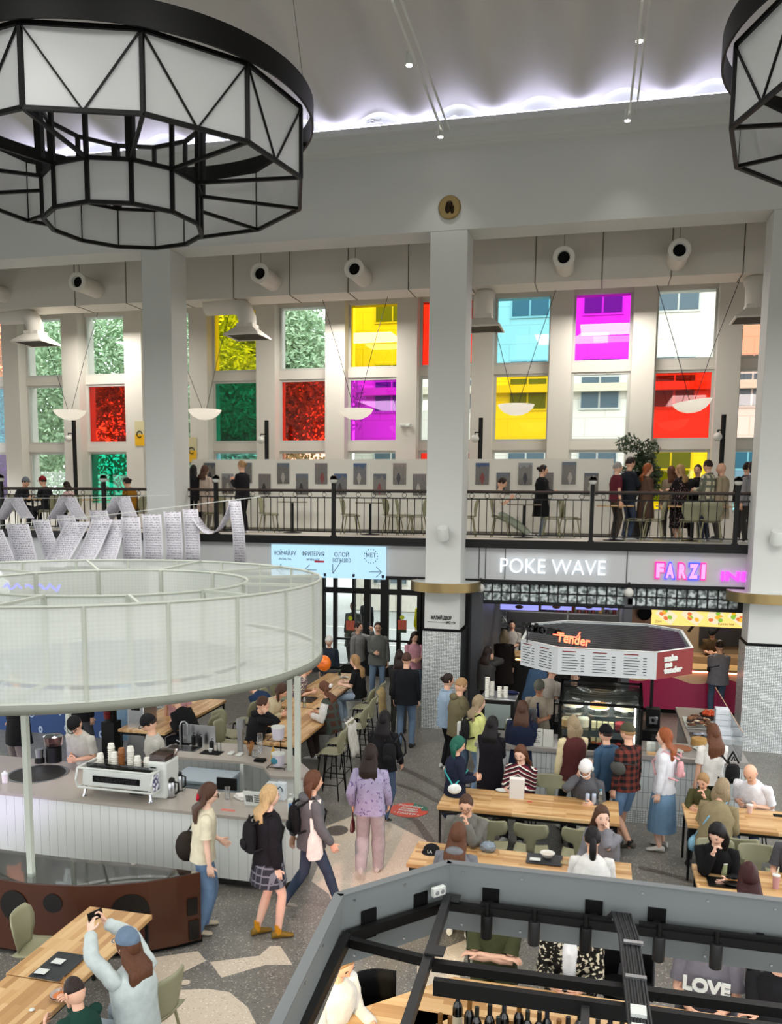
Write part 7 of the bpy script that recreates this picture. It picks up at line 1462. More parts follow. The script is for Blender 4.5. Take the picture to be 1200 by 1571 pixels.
# ---------------------------------------------------------------- communal tables
def seated(label, px, py, face, hz=.0, seat=.45, **k):
    """seated figure whose head top is seen at px,py"""
    h = k.get('h', 1.7); zt_ = seat + .10 + (.53 + .155 + .12) * h / 1.72 * cos(R_(k.get('lean', 0))); g = G(px, py, zt_)
    ln = R_(k.get('lean', 0)); f = R_(face); dx = .7 * h / 1.72 * sin(ln); return person(label, g.x + sin(f) * dx, g.y - cos(f) * dx, face, pose='sit', seat=seat, **k)
seated('woman in a black tee with long hair seated at the far communal table', 546, 1006, 88, seat=.74, hair=('long', 'fair'), top=('tee', '121214', 'plain'), bottom=('pants', '8797a8', 'denim'), la='table', ra='table', lean=8, skin='c')
P = seated('woman in a white blouse and brown vest with a bow in her hair', 500, 1047, 85, seat=.74, hair=('long', 'chestnut'), top=('vest', '4a3128', 'check', 'd9d6d0'), bottom=('pants', '3a2f2b', 'plain'), la='table', ra='table', lean=12, head=(0, 25))
for i, H_ in enumerate(P.hands): MB().tube([H_[0], lerp(H_[0], H_[1], .5), H_[1], lerp(H_[1], H_[2], .9)], [.07, .075, .07, .055], 12).build('sleeve', cloth('d9d8d4'), P.t)
MB().ball(P.Mh @ V((0, -.12, .0)), .05, 10, 6, (1.4, .5, .8)).build('hair_bow', cloth('e6ddd8'), P.t)
seated('person in a beige jacket bent over the communal table', 432, 1052, -80, seat=.74, hair=('bob', 'brown'), top=('jacket', 'c2b493', 'nohood'), bottom=('pants', '2b2b2e', 'plain'), la='table', ra='table', lean=30, head=(0, 20))
seated('man in a black hoodie with short hair talking on his phone at the tall table', 402, 1070, -60, seat=.74, hair=('short', 'brown'), top=('hoodie', '141417', 'plain'), bottom=('pants', '1b1c20', 'plain'), la='table', ra='ear', lean=12, beard=0)
seated('person in a floral top at the far communal table beyond the poles', 470, 1018, -80, seat=.74, hair=('short', 'brown'), top=('tee', '6d5a68', 'floral'), bottom=('pants', '2b2b2e', 'plain'), la='table', ra='table', lean=20)
seated('person in dark blue bent forward on a stool behind the phoning man', 385, 1048, 70, seat=.74, hair=('short', 'dark'), top=('jacket', '1f3350', 'nohood'), bottom=('pants', '1d2230', 'denim'), la='table', ra='table', lean=50)
seated('person in black leaning on the table behind the coffee bar sink', 268, 1066, 75, seat=.74, hair=('short', 'dark'), top=('jacket', '121214', 'nohood'), bottom=('pants', '1b1c20', 'plain'), la='table', ra='table', lean=35)
# baristas of the coffee bar
person('barista in a black cap and grey tee bending over the espresso machine', *hp(134, 1103, 1.6), 175, 1.74, hair=('short', 'dark'), cap=('17171a', 1), top=('tee', 'b3b0a8', 'plain'), bottom=('pants', '232428', 'plain'), la='front', ra='front', lean=22, head=(0, 45))
person('barista with a moustache, black cap and grey tee right of the espresso machine', *hp(242, 1099, 1.76), 130, 1.78, hair=('short', 'dark'), cap=('17171a', 1), top=('tee', 'b3b0a8', 'plain'), bottom=('pants', '2c3340', 'denim'), la='front', ra='hang', lean=8, head=(0, 25), beard=1)
# people behind the bar by the blue backdrop
for a, b, f_, l_, tp, bt, hr, hh in ((-7.1, 13.9, 200, 'person in a pink tee standing behind the hopper grinder', ('tee', 'c99a9e', 'plain'), ('pants', 'c9b7b4', 'plain'), ('long', 'chestnut'), 1.66), (-8.05, 13.7, 10, 'person in a light blue coat by the blue backdrop', ('coat', '8fb0cc', 'nohood'), ('pants', '17171a', 'plain'), ('short', 'brown'), 1.75), (-8.75, 13.5, -20, 'person in dark grey trousers and black coat by the backdrop', ('jacket', '151517', 'nohood'), ('pants', '4c4d50', 'plain'), ('short', 'dark'), 1.8), (-9.6, 12.9, 160, 'person in a black jacket at the left frame edge behind the bar', ('coat', '141416', 'nohood'), ('pants', '9a8f86', 'plain'), ('short', 'dark'), 1.75)):
    person(l_, a, b, f_, hh, hair=hr, top=tp, bottom=bt)
# ---------------------------------------------------------------- queue at the kiosk
x, y = gfoot(690, 1235); P = person('man in an olive hooded jacket with glasses looking at his phone', *hp(705, 1043, 1.8), -65, 1.8, hair=('short', 'fair'), top=('hoodie', '6a6249', 'plain'), bottom=('pants', '566c84', 'denim'), la='front', ra='phone', glasses=1, head=(0, 22), fat=1.1)
person('person with a dark bun in a light blue denim jacket behind the olive jacket man', *hp(686, 1036, 1.7), -60, 1.7, hair=('bun', 'dark'), top=('jacket', '8296a8', 'denim'), bottom=('pants', '17171a', 'plain'), la='front')
P = person('young woman in a pale yellow sweater with a black bag facing the kiosk', *hp(733, 1070, 1.66), -60, 1.66, hair=('long', 'ash'), top=('sweater', 'd3d98a', 'plain'), bottom=('pants', '6f8ba6', 'denim'), la='hang', ra='front', skin='c')
backpack(P, 'small black drawstring bag on the yellow sweater girl', '19191b', .75)
person('woman with very long black hair in a black dress by the kiosk', *hp(755, 1103, 1.56), -15, 1.56, hair=('long', 'black'), top=('coat', '17141a', 'nohood'), bottom=('midi', '131214', 'plain'), shoes='17171a', la='front', ra='front')
person('woman in a navy coat with long brown hair ordering at the kiosk', *hp(802, 1079, 1.68), -5, 1.68, hair=('long', 'brown'), top=('coat', '151d33', 'nohood'), bottom=('pants', '17171a', 'plain'), la='hang', ra='hang', fat=1.15)
P = seated('teal haired girl in a navy jacket standing with a turquoise lanyard bag', 705, 1132, -75, hair=('bob', 'green'), top=('coat', '1b2033', 'nohood'), bottom=('pants', '17171a', 'plain'), la='table', ra='front', seat=.62, lean=5, head=(0, 15)) if 0 else person('teal haired girl in a navy jacket with a turquoise strap at the table end', *hp(700, 1134, 1.52), -70, 1.52, hair=('bob', 'green'), top=('coat', '1b2033', 'nohood'), bottom=('pants', '17171a', 'plain'), la='front', ra='front', head=(0, 15))
crossbag(P, 'turquoise strapped pouch of the teal haired girl', 'dfe3e0', 1, '3fa9a6', .09, .08)
P = seated('girl in a striped maroon, black and white sweater with long brown hair', 800, 1144, 165, hair=('long', 'chestnut'), top=('sweater', '6b1f2c', 'stripe'), bottom=('pants', '232428', 'plain'), la='front', ra='table', lean=8, head=(0, 15), skin='c')
P = person('blond person in a maroon varsity jacket with cream sleeves at the cake cabinet', *hp(881, 1103, 1.66), 25, 1.66, hair=('bob', 'ash'), top=('jacket', '4a2322', 'nohood', 'd0c29c'), bottom=('pants', '17171a', 'plain'), la='hang', ra='front')
P = person('person in a black cap and blue denim jacket looking at the cakes', *hp(932, 1117, 1.62), 50, 1.62, hair=('short', 'dark'), cap=('111113', 1), top=('jacket', '22425c', 'denim'), bottom=('pants', '17171a', 'plain'), la='hang', ra='front')
x, y = gfoot(950, 1305); P = person('man in a red and black plaid shirt and denim shorts with an olive cap', *hp(966, 1114, 1.74), 48, 1.74, hair=('short', 'fair'), cap=('4b4a3a', 1), top=('shirt', '6b3128', 'plaid'), bottom=('shorts', '56728f', 'denim'), shoes='8d877c', la='hang', ra='hang', walk=.35)
crossbag(P, 'grey sling bag with a yellow badge on the plaid shirt man', '4b4b48', -1, '3b3b3a', .12, .25, -.02)
x, y = gfoot(1022, 1306); P = person('red haired girl in a white knit top and long denim skirt', *hp(1023, 1121, 1.68), 75, 1.68, hair=('long', 'red'), top=('shirt', 'dcdde2', 'plain'), bottom=('midi', '5f7f9a', 'denim'), shoes='e6e4e0', la='hang', ra='hang', skin='c')
backpack(P, 'small pink dotted backpack on the red haired girl', 'd9a3a6', .55)
P = person('woman in a white tee with brown hair and a black backpack at the glass guard', *hp(1096, 1115, 1.64), 20, 1.64, hair=('long', 'chestnut'), top=('tee', 'dedcd6', 'plain'), bottom=('pants', '3b3f2f', 'plain'), la='hang', ra='front')
backpack(P, 'black backpack hanging off the white tee woman', '151517', .7).location += V((.18, 0, -.1))
# kiosk staff
P = person('barista with a grey cap, beige shirt and navy tie serving at the kiosk', *hp(829, 1046, 1.72), 175, 1.75, hair=('short', 'black'), skin='b', cap=('6b6b60', -1), top=('tee', 'b3a591', 'plain'), bottom=('pants', '232428', 'plain'), la='front', ra='front', head=(0, 30), lean=6)
MB().rings([[P.T(u, .155 - .01 * (u < .3)) + P.rt * w_ * s_ + V((0, d_, 0)) for s_, d_ in ((-1, 0), (1, 0), (1, .012), (-1, .012))] for u, w_ in ((.47, .02), (.44, .014), (.2, .03), (.14, .002))]).build('tie', cloth('1a2350'), P.t)
person('barista in a black cap and beige tee leaning away at the back of the kiosk', *hp(836, 1031, 1.62), -30, 1.76, hair=('short', 'dark'), cap=('131315', 1), top=('tee', 'b0a79b', 'plain'), bottom=('pants', '232428', 'plain'), la='front', ra='front', lean=22)
person('person in a dark apron behind the kiosk cakes under the menu board', -.35, 15.75 + .3, 180, 1.7, hair=('short', 'dark'), top=('sweater', '2a1d1d', 'plain'), bottom=('pants', '17171a', 'plain'))
# poke stall
person('woman in a black coat with blond hair waiting at the bowl stall', *hp(774, 969, 1.72), 5, 1.72, hair=('bob', 'ash'), top=('coat', '1c1512', 'nohood'), bottom=('pants', '17171a', 'plain'), la='front')
person('woman in a grey jacket with dark hair on the phone at the bowl stall', *hp(748, 987, 1.76), -30, 1.66, hair=('long', 'dark'), top=('jacket', '3e3c3a', 'nohood'), bottom=('pants', '232428', 'plain'), ra='ear')
person('stall worker with a dark apron behind the bowl stall counter', *hp(786, 964, 1.5), 180, 1.68, hair=('bun', 'dark'), top=('tee', 'b9b3a8', 'plain'), bottom=('pants', '232428', 'plain'), la='front', ra='front')
person('person in a blue shirt bending at the bowl stall counter', W(817, 1040, 17.4).x, 17.4, -40, 1.72, hair=('short', 'brown'), top=('jacket', '3a516b', 'nohood'), bottom=('pants', '2b3a4c', 'denim'), lean=20, la='front', ra='front')
# curry stall
P = person('man in a grey jacket with a black strap waiting at the curry stall', *hp(1105, 985, 1.74), 8, 1.74, hair=('short', 'dark'), top=('jacket', '76747a', 'nohood'), bottom=('pants', '3b5068', 'denim'), la='front', ra='front', fat=1.12)
crossbag(P, 'black sling strap of the grey jacket man', '141416', -1, '141416', .07, .2)
person('cook in a black cap and brown shirt bending over the curry stall counter', *hp(1096, 970, 1.56), 165, 1.74, hair=('short', 'dark'), cap=('131315', -1), top=('tee', '4a3a24', 'plain'), bottom=('pants', '17171a', 'plain'), lean=25, la='front', ra='front', head=(0, 30))
# ---------------------------------------------------------------- dining tables
P = seated('person in a white cap and headphones with a grey hoodie reading at the long table', 900, 1166, 170, hair=('short', 'brown'), cap=('e8e6e6', 1), top=('hoodie', '56565a', 'plain'), bottom=('pants', '232428', 'plain'), la='table', ra='ear', lean=18, head=(0, 35))
m = MB(); m.M = P.Mh; m.tube([(.085 * cos(a), 0, .11 * sin(a)) for a in [pi * j / 12 for j in range(13)]], .01, 7); 
for s_ in (-1, 1): m.ball((s_ * .088, 0, 0), .035, 12, 8, (.45, 1, 1.1))
tag(m.build('headphones', M_white), 'white headphones over the white cap', 'headphones').matrix_world = P.mw
P = seated('bald man in glasses and a grey jacket eating with his hand at his mouth', 716, 1219, 178, hair=('buzz', 'brown'), top=('jacket', '6d6c66', 'nohood'), bottom=('pants', '2b2b2e', 'plain'), la='chin', ra='table', lean=16, head=(0, 18), glasses=1, fat=1.15, h=1.78)
P = seated('person with long auburn hair in a grey hoodie seen from behind at the near table', 703, 1266, -5, hair=('long', 'chestnut'), top=('hoodie', '74757a', 'plain'), bottom=('pants', '2b2b2e', 'plain'), la='table', ra='table', lean=14)
P = seated('girl in a grey sweater with brown hair looking left, hand at her cheek', 925, 1238, 150, hair=('long', 'brown'), top=('sweater', '77777d', 'plain'), bottom=('pants', '2b2b2e', 'plain'), la='ear', ra='table', lean=8, head=(45, 0), skin='c')
P = seated('person with a black ponytail in a white top seen from behind', 910, 1272, 3, hair=('pony', 'black'), top=('sweater', 'dcdad6', 'plain'), bottom=('pants', '2b2b2e', 'plain'), la='table', ra='table', lean=14)
P = seated('bald man in a white tee leaning over the table at right', 1152, 1174, 150, hair=('bald', 'fair'), top=('tee', 'e2e2e6', 'plain'), bottom=('pants', '1f3350', 'denim'), la='table', ra='table', lean=28, head=(0, 25), fat=1.25, h=1.8)
P = seated('small boy in an olive sweatshirt with a yellow strap at the table', 1080, 1188, 170, hair=('short', 'fair'), top=('sweater', '4b4a2c', 'plain'), bottom=('pants', '232428', 'plain'), la='chin', ra='table', lean=12, head=(-20, 20), h=1.35, shoes='141416')
P = seated('person in a loose beige jacket with blond hair and a light blue bag', 1109, 1198, -25, hair=('bob', 'ash'), top=('jacket', '877a5c', 'nohood'), bottom=('pants', '8d8a80', 'plain'), la='table', ra='table', lean=22, fat=1.15)
crossbag(P, 'light blue crossbody bag of the beige jacket person', '86b4cc', -1, '86b4cc', .13, -.05, .0)
P = seated('woman in black resting her face on her hand at the lower right table', 1102, 1264, 172, hair=('bob', 'black'), top=('sweater', '0f0f11', 'plain'), bottom=('pants', '17171a', 'plain'), la='table', ra='chin', lean=16, head=(-25, 25), skin='c')
P = seated('diner with long dark brown hair in red at the lower right table', 1150, 1328, 0, hair=('long', 'maroon'), top=('sweater', 'b02a35', 'plain'), bottom=('pants', '17171a', 'plain'), la='table', ra='table', lean=16)
P = seated('diner at the right frame edge of whom only a hand shows', 1222, 1262, 150, hair=('short', 'dark'), top=('tee', '4c4c50', 'plain'), bottom=('pants', '17171a', 'plain'), la='table', ra='table', lean=12)
# lower left table
g = G(200, 1450, 1.25)
P = seated('woman in a blue cap and pale denim jacket photographing with her phone', 198, 1430, 70, hair=('long', 'chestnut'), cap=('66788c', 1), top=('jacket', 'bcc6c4', 'nohood'), bottom=('pants', '8d9aa3', 'denim'), la=(-.10, .42, 1.28, (.1, .1, 1)), ra=(.06, .44, 1.3, (-.1, .1, 1)), lean=6, skin='c', h=1.72)
hp_ = (P.hands[0][2] + P.hands[1][2]) / 2 + V((0, .03, .1)); m = MB(); m.M = Matrix.Translation(hp_) @ Matrix.Rotation(-.25, 4, 'X'); m.box((-.07, -.004, -.036), (.07, .004, .036)); tag(m.build('smartphone', M_dark), 'black smartphone held up by the blue cap woman', 'phone').matrix_world = P.mw
P = seated('boy with cropped hair in a dark green jacket eating at the lower left table', 116, 1506, 65, hair=('buzz', 'dark'), top=('sweater', '16392f', 'plain'), bottom=('pants', '232428', 'plain'), la='table', ra='chin', lean=12, h=1.35, head=(0, 25))
P = seated('person with black hair hidden behind the blue cap woman', 163, 1430, 110, hair=('short', 'black'), top=('jacket', '8a9fbc', 'denim'), bottom=('pants', '232428', 'plain'), la='table', ra='table', lean=15, h=1.6) if 0 else None
# wine bar
P = seated('person in an olive dress with folded arms and long dark hair at the wine bar', 760, 1362, 178, seat=.74, hair=('long', 'black'), top=('tee', '3f4228', 'plain'), bottom=('pants', '3f4228', 'plain'), la='fold', ra='fold', lean=8, fat=1.1)
P = seated('person in a black and cream patterned shirt over a white tee at the wine bar', 880, 1374, 175, seat=.74, hair=('short', 'dark'), top=('shirt', '16130f', 'floral'), bottom=('pants', '17171a', 'plain'), la='table', ra='table', lean=6, fat=1.1, h=1.78)
m = MB(); m.rings([[P.T(u, d_) + P.rt * w_ * cos(a) + P.fw * .05 * sin(a) for a in [2 * pi * j / 12 for j in range(12)]] for u, w_, d_ in ((.5, .05, .07), (.42, .06, .135), (.25, .055, .14), (.1, .05, .13))]); m.build('undershirt', cloth('dedede'), P.t)
P = seated('person in a grey tee with white lettering LOVE at the wine bar', 1092, 1400, 170, seat=.74, hair=('short', 'dark'), top=('tee', '6f6b72', 'plain'), bottom=('pants', '2b2b2e', 'plain'), la='table', ra='table', lean=4, fat=1.25, h=1.78)
text('LOVE', .14, M_white, 'lettering', P.t, facing(P.T(.33, .215), (-1, 0, 0), (0, 0, 1)), extrude=.012, bold=.006)
P = seated('person in a white jacket looking at a phone at the wine bar corner', 521, 1452, -115, seat=.74, hair=('short', 'fair'), top=('jacket', 'd9d7cf', 'nohood'), bottom=('pants', '232428', 'plain'), la='table', ra='table', lean=12, head=(0, 30))
P = seated('person in grey jeans at the right edge of the wine bar', 1200, 1440, 165, seat=.74, hair=('short', 'dark'), top=('sweater', '17171a', 'plain'), bottom=('pants', '7d7c80', 'denim'), la='fold', ra='fold', lean=0)
# ---------------------------------------------------------------- balcony people
B = [(298, 20.3, 10, 1.68, 'woman with long black hair just right of the left pillar on the balcony', ('long', 'black'), ('jacket', '171418', 'nohood'), ('pants', '17171a', 'plain'), 'hang', 'hang'),
 (315, 20.4, -15, 1.68, 'woman with long brown hair and beige coat beside the photo panel', ('long', 'brown'), ('coat', 'b9a79a', 'nohood'), ('pants', '8d8378', 'plain'), 'hang', 'hang'),
 (373, 19.4, 75, 1.76, 'woman in black photographing the pictures with her phone', ('bun', 'fair'), ('jacket', '151317', 'nohood'), ('wide', '131215', 'plain'), 'phone', 'phone'),
 (829, 20.2, -85, 1.68, 'woman in black with a short bun facing the photographs at right', ('bun', 'dark'), ('coat', '121214', 'nohood'), ('pants', '6d7884', 'denim'), 'front', 'front'),
 (942, 19.6, -70, 1.72, 'grey haired man in a dark red polo shirt by the globe post', ('short', 'grey'), ('tee', '5a1f2a', 'plain'), ('pants', '4f463c', 'plain'), 'hang', 'hang'),
 (961, 19.8, -60, 1.84, 'tall man in a dark navy jacket beside the red polo man', ('short', 'dark'), ('jacket', '1b2028', 'nohood'), ('pants', '26344c', 'denim'), 'hang', 'fold'),
 (988, 19.9, -80, 1.7, 'red haired woman in a brown coat in front of the potted tree', ('long', 'red'), ('coat', '5a4336', 'nohood'), ('pants', '17171a', 'plain'), 'front', 'front'),
 (1040, 20.1, 60, 1.68, 'blonde woman in a dark floral dress among the balcony crowd', ('long', 'fair'), ('coat', '1b1518', 'dots'), ('midi', '1b1518', 'dots'), 'fold', 'fold'),
 (1026, 20.5, 20, 1.66, 'woman in a beige top hidden behind the blonde woman', ('long', 'chestnut'), ('jacket', '9c8c74', 'nohood'), ('pants', '4c4740', 'plain'), 'hang', 'hang'),
 (1066, 20.6, 160, 1.7, 'person in black between the blonde woman and the checked jacket man', ('short', 'dark'), ('jacket', '141215', 'nohood'), ('pants', '17171a', 'plain'), 'hang', 'front'),
 (1082, 19.95, 55, 1.78, 'man in a cream and green checked jacket with short dark hair', ('short', 'dark'), ('jacket', 'c9c1a6', 'check'), ('pants', '1b2236', 'denim'), 'front', 'front'),
 (1103, 20.1, 70, 1.72, 'bald person in a beige jacket beside the checked jacket man', ('bald', 'fair'), ('coat', 'a3957c', 'nohood'), ('pants', '4c4740', 'plain'), 'hang', 'hang'),
 (1150, 19.3, 30, 1.72, 'woman with long dark hair in a grey top next to the right pillar', ('long', 'dark'), ('jacket', '8b8a8c', 'nohood'), ('pants', '3a3836', 'plain'), 'hang', 'hang'),
 (1140, 20.2, -20, 1.74, 'person in dark clothes half hidden by the right pillar', ('bun', 'dark'), ('jacket', '2a282a', 'nohood'), ('pants', '3a3836', 'plain'), 'hang', 'hang')]
for px_, Y, f_, h_, l_, hr, tp, bt, la, ra in B:
    a, b = bfoot(px_, Y); person(l_, a, b, f_, h_ * .94, ZB, hair=hr, top=tp, bottom=bt, la=la, ra=ra)
def bseat(px_, Y, f_, l_, hr, tp, bt=('pants', '232428', 'plain'), **k): a, b = bfoot(px_, Y); return person(l_, a, b, f_, k.pop('h', 1.62), ZB, pose='sit', hair=hr, top=tp, bottom=bt, **k)
bseat(762, 19.9, -85, 'person in a white tee and pale trousers reading a phone seated on the balcony', ('short', 'dark'), ('tee', 'd8d2c6', 'plain'), ('wide', '98a08e', 'plain'), la='phone', ra='phone', lean=6, head=(0, 20), legsfwd=.75)
bseat(30, 19.9, -85, 'diner in a grey cap and black jacket at the left of the balcony', ('short', 'dark'), ('jacket', '1a1b1f', 'nohood'), cap='6f757a', la='table', ra='table', lean=20)
bseat(76, 19.9, 85, 'diner in a dark red cap with an orange hood on the balcony', ('short', 'dark'), ('jacket', '17171a', 'nohood'), cap='8a1a24', la='table', ra='table', lean=12)
bseat(112, 20.2, 85, 'child in a pale pink top at the balcony railing', ('bob', 'dark'), ('sweater', 'd8bcb8', 'plain'), h=1.35, la='table', ra='table', lean=14)
bseat(207, 19.8, 80, 'diner in a mustard jumper with tied dark hair left of the left pillar', ('bun', 'dark'), ('sweater', '9a6a1c', 'plain'), la='table', ra='table', lean=18)
# ---------------------------------------------------------------- things on the tables
def bowl(x, y, z, r, col, lab, inner='d8783a', cat='bowl'):
    t = T('bowl', lab, cat, (x, y, z)); MB().lathe([(r * .5, 0), (r * .9, r * .45), (r, r * .62), (r * .95, r * .62), (r * .5, .02), (0, .015)], 28).build('bowl_wall', mat('ware_' + col, col, .35), t); MB().lathe([(0, r * .4), (r * .8, r * .42), (r * .8, r * .38), (0, r * .36)], 24).build('food', mat('food_' + inner, inner, .5, var=.4, vs=60.), t); return t
def cup(x, y, z, r, h, col, lab, straw=None, cat='cup'):
    t = T('cup', lab, cat, (x, y, z)); MB().lathe([(r * .78, 0), (r, h), (0, h)], 18).build('cup_wall', mat('cupm_' + col, col, .45), t); MB().lathe([(r * 1.06, h), (r * 1.06, h + .012), (r * .5, h + .02), (0, h + .02)], 18).build('lid', M_white, t)
    if straw: MB().tube([(0, 0, h), (.02, 0, h + .1)], .005, 6).build('straw', mat('straw_' + straw, straw, .5), t)
    return t
tz = .75
p = G(110, 1480, tz); tr = tray(-4.38, 6.28, tz, .15, .22, mat('slate_tray', '6a6e73', .5), 'dark grey tray with paper napkins on the lower left table'); 
for i, (x, y) in enumerate(((-4.42, 6.34), (-4.46, 6.16))): tag(MB().box((-.05, -.04, 0), (.05, .04, .004)).build('napkin', M_white, loc=(x, y, tz + .017)), ('upper', 'lower')[i] + ' white napkin on the dark grey tray', 'napkin')
p = G(93, 1524, tz + .05); t = bowl(p.x, p.y, tz, .085, 'd8cfc9', 'red rimmed noodle bowl with chopsticks on the lower left table'); MB().lathe([(.086, .052), (.087, .045), (.083, .04)], 28, cap=False).build('red_rim', mat('rim_red', '8f2a2a', .4), t)
for i in (0, 1): MB().tube([(.0 + .012 * i, -.02, .04), (-.01 + .012 * i, .06, .16)], .003, 5).build('chopstick', mat('stirrer_wood', 'd0ae7c', .7), t)
thing1('egg', 'small white lid lying on the lower left table', 'lid', MB().ball((0, 0, 0), .022, 12, 6, (1, 1, .4)), M_white, G(49, 1549, tz + .01))
# long table
p = G(793, 1224, tz); t = T('paper_bag', 'white paper bag standing on the long oak table', 'bag', (p.x, p.y, tz)); m = MB(); m.rings([[V((sx * w_, sy * .05 * d_, z_)) for sx, sy in ((-1, -1), (1, -1), (1, 1), (-1, 1))] for z_, w_, d_ in ((0, .095, 1), (.27, .1, .9), (.29, .1, .3))]); m.build('bag', mat('paper_white', 'ebe9e6', .8), t, smooth=False)
p = G(771, 1214, tz); t = T('plate', 'white oval plate on the long oak table beside the paper bag', 'plate', (p.x, p.y, tz)); m = MB(); m.M = Matrix.Diagonal((1.3, 1, 1, 1)); m.lathe([(.05, 0), (.075, .02), (.072, .02), (0, .006)], 24); m.build('dish', M_white, t)
for i, x in enumerate((901, 911)): p = G(x, 1234, tz); t = T('drink_can', 'silver and blue drink can, %s of the two by the bottle' % ('left', 'right')[i], 'can', (p.x, p.y, tz), 0, 'drink cans'); MB().lathe([(.025, 0), (.029, .008), (.029, .14), (.024, .15), (0, .148)], 18).build('can', mat('can_blue', 'b9c4d4', .3, .5, var=.3, vs=20.), t)
p = G(921, 1234, tz); t = T('water_bottle', 'clear plastic water bottle beside the two cans', 'bottle', (p.x, p.y, tz)); MB().lathe([(.03, 0), (.032, .12), (.028, .15), (.013, .19), (0, .19)], 18).build('bottle', glassy('pet_plastic', 'cfe6ea', .4), t); MB().lathe([(.015, .19), (.015, .21), (0, .21)], 12).build('cap', mat('cap_lightblue', '7fc4d4', .4), t)
thing1('sticky_note', 'small pink note on the long oak table', 'note', MB().box((-.03, -.02, 0), (.03, .02, .002)), mat('note_pink', 'e8868a', .6), G(813, 1230, tz))
thing1('white_carrier', 'white paper carrier bag with handle held at the kiosk left end', 'bag', MB().box((-.12, -.06, 0), (.12, .06, .2)).tube([(-.05, 0, .2), (-.04, 0, .27), (.04, 0, .27), (.05, 0, .2)], .006, 6), M_white, (-1.98, 13.75, 1.02)) 
# near table
p = G(835, 1322, tz); tray(p.x, p.y + .04, tz, .2, .15, mat('slate_tray', '4e5358', .5), 'dark tray with a white bowl on the near oak table'); bowl(p.x + .03, p.y + .1, tz + .017, .085, 'e9e8e4', 'white bowl with a spoon on the dark tray', 'c9c3b4'); thing1('tray_napkin', 'white napkin and yellow straw on the dark tray', 'napkin', MB().box((-.06, -.04, 0), (.06, .04, .003)), M_white, (p.x - .1, p.y, tz + .018))
p = G(862, 1324, tz); thing1('pale_phone_case', 'pale square wallet on the near oak table', 'wallet', MB().box((-.04, -.05, 0), (.04, .05, .015)), mat('wallet_cream', 'cfc3a8', .6), (p.x + .03, p.y, tz), bevel=.004)
p = G(728, 1300, tz); bowl(p.x, p.y + .03, tz + .02, .085, 'd8cfc9', 'red and white bowl in front of the eating man', 'b84a34'); t = T('wooden_board', 'round wooden board under a plastic bag on the near table', 'board', (p.x + .17, p.y - .1, tz)); MB().lathe([(0, 0), (.13, 0), (.13, .015), (0, .015)], 24).build('board', M_oak(), t)
thing1('plastic_bag', 'crumpled clear plastic bag on the round board', 'bag', MB().ball((0, 0, .05), .09, 12, 8, (1, 1, .7), fn=lambda d: 1 + .5 * noise.noise(d * 3)), mat('plastic_film', 'b9c2c9', .2), (p.x + .17, p.y - .1, tz + .016))
t = T('black_cap_hat', 'black cap with a white LA monogram resting at the end of the near table', 'hat', (G(662, 1305, tz).x, G(662, 1305, tz).y, tz)); m = MB(); m.ball((0, 0, .0), .1, 16, 8, (1, 1.1, .8), fn=lambda d: 1 if d.z > 0 else .98 if d.z > -.1 else .6); m.build('crown', cloth('131315'), t); MB().lathe([(0, 0), (.1, 0), (.1, .008), (0, .01)], 20, (0, -.06, 0)).build('brim', cloth('131315'), t); text('LA', .05, M_white, 'monogram', t, facing((0, -.112, .03), (1, 0, 0), (0, .2, 1)), extrude=.002)
# right tables
p = G(1148, 1243, tz); cup(p.x, p.y - .1, tz, .04, .1, 'e9d9d4', 'small pink and white paper cup near the bald man'); thing1('dark_phone', 'dark phone at the right edge of the bald man table', 'phone', MB().box((-.08, -.04, 0), (.08, .04, .01)), M_dark, G(1197, 1252, tz))
p = G(1110, 1342, tz); cup(p.x, p.y, tz, .042, .13, 'c9cdb4', 'clear cup of pale green drink by the woman in black', 'e8e8e0'); p = G(1190, 1363, tz); cup(p.x, p.y, tz, .038, .14, 'd9bfc0', 'pink iced drink with a straw at the right edge', 'e8e8e0')
p = G(1115, 1356, tz); tray(p.x, p.y, tz, .2, .13, mat('black_tray', '1c1d1f', .4), 'black tray with a black plate at the lower right table'); t = T('black_plate', 'round black plate with chopsticks on the black tray', 'plate', (p.x + .05, p.y, tz + .017)); MB().lathe([(.07, 0), (.11, .018), (.105, .02), (0, .008)], 26).build('dish', mat('plate_black', '141416', .3), t)
for i in (0, 1): MB().tube([(-.08, -.02 + .04 * i, .03), (.14, .03 - .05 * i, .035)], .004, 5).build('chopstick', mat('stirrer_wood', 'd0ae7c', .7), t)
thing1('wristwatch', 'silver watch on the wrist of the woman in black', 'watch', MB().tube([(.03 * cos(a), .03 * sin(a), 0) for a in [2 * pi * j / 12 for j in range(12)]], .007, 6, closed=True), M_steel, (0, 0, -5)) if 0 else None
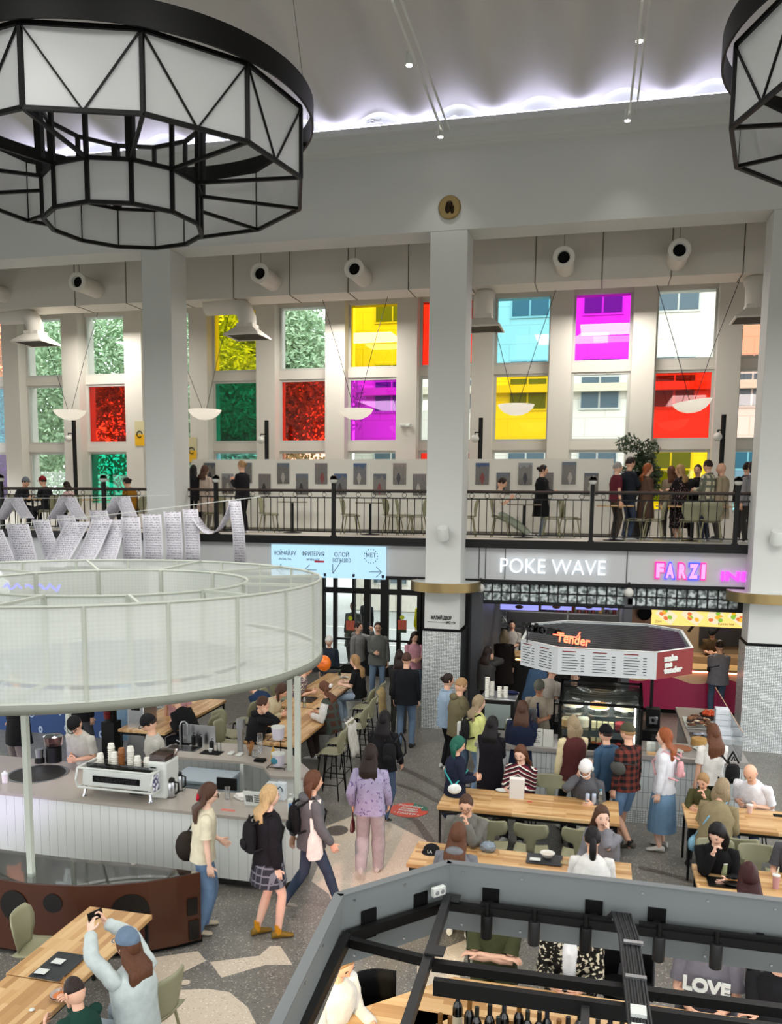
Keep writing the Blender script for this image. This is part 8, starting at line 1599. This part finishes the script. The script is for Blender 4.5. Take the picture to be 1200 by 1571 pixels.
# communal table things
cz = .95
for i, (px_, py_, k_) in enumerate(((510, 1030, 'tray'), (528, 1040, 'dish'), (472, 1074, 'tray'), (493, 1088, 'wallet'), (480, 1060, 'dish'), (515, 1022, 'tray'))):
    p = G(px_, py_, cz)
    if k_ == 'tray': tray(p.x, p.y, cz, .15, .22, mat('black_tray', '1c1d1f', .4), 'dark tray on the communal table, %s' % ('beside the black tee woman', '', 'in front of the beige jacket diner', '', '', 'farthest toward the door')[i])
    elif k_ == 'dish': t = T('paper_dish', 'white paper dish with leftovers on the communal table, %s one' % ('far' if i == 1 else 'near'), 'dish', (p.x, p.y, cz)); MB().lathe([(.06, 0), (.1, .02), (.095, .02), (0, .006)], 20).build('dish', M_white, t); MB().ball((0, 0, .015), .05, 10, 5, (1.2, 1, .35)).build('food', mat('food_brown', '8a5a3a', .6), t)
    else: thing1('black_wallet', 'black wallet on the edge of the communal table', 'wallet', MB().box((-.09, -.03, 0), (.09, .03, .02)), M_dark, p, bevel=.005)
p = G(467, 1085, cz); t = T('water_glass', 'water bottle on the near communal table', 'bottle', p); MB().lathe([(.03, 0), (.032, .14), (.014, .18), (.014, .2), (0, .2)], 14).build('bottle', glassy('pet_plastic', 'cfe6ea', .4), t)
p = G(521, 1036, cz); t = T('green_can', 'small green and red bottle on the far communal table', 'bottle', p); MB().lathe([(.03, 0), (.03, .1), (0, .1)], 14).build('can', mat('can_green', '3f6b4a', .4), t)
# balloon
c = W(497, 1018, 16.0); t = T('balloon', 'orange printed balloon floating on a string over the communal table', 'balloon', c); MB().ball((0, 0, 0), .14, 20, 14, (1, 1, 1.15), fn=lambda d: 1 - .08 * max(0, -d.z) ** 2).build('skin', mat('balloon_orange', 'e8741c', .3, var=.12, vs=18.), t); MB().tube([(0, 0, -.16), (.01, 0, -.6), (0, 0, .97 - c.z)], .003, 4).build('string', M_brass, t)
for s_, z_ in (('весной', .04), ('вкусно', -.03)): text(s_, .05, mat('balloon_print', 'f0b48a', .5), 'lettering', t, facing((-.02, -.141, z_), (1, 0, 0), (0, 0, 1)), extrude=.003)
# jackets on stools
def drape(x, y, z, lab, col, h_=.6, w_=.22, rz=0):
    m = MB(); rows = []
    for j in range(9):
        u = j / 8; rows.append([V((-w_ + 2 * w_ * i / 12, .03 * sin(i * 1.7 + j * .5) + (.05 if j == 0 else 0) - .04 * u, -h_ * u + .03 * sin(i * .9) * u)) for i in range(13)])
    m.rings(rows, cap=False, cyc=False); o = m.build('draped_jacket', cloth(col), solid=.02, ang=1.3); o.location = (x, y, z); o.rotation_euler = (0, 0, R_(rz)); tag(o, lab, 'jacket')
drape(-3.86, 13.75, 1.12, 'white jacket hanging over a bar stool beside the aisle', 'd6d3ca', .6, .2, 90); drape(-3.95, 16.2, 1.12, 'beige trench coat hanging on the stool of the black tee woman', 'a08c62', .75, .22, 90); drape(.35, 7.43, 1.1, 'dark grey jacket hung on a black chair at the wine bar', '4b4c50', .5, .24, 0)
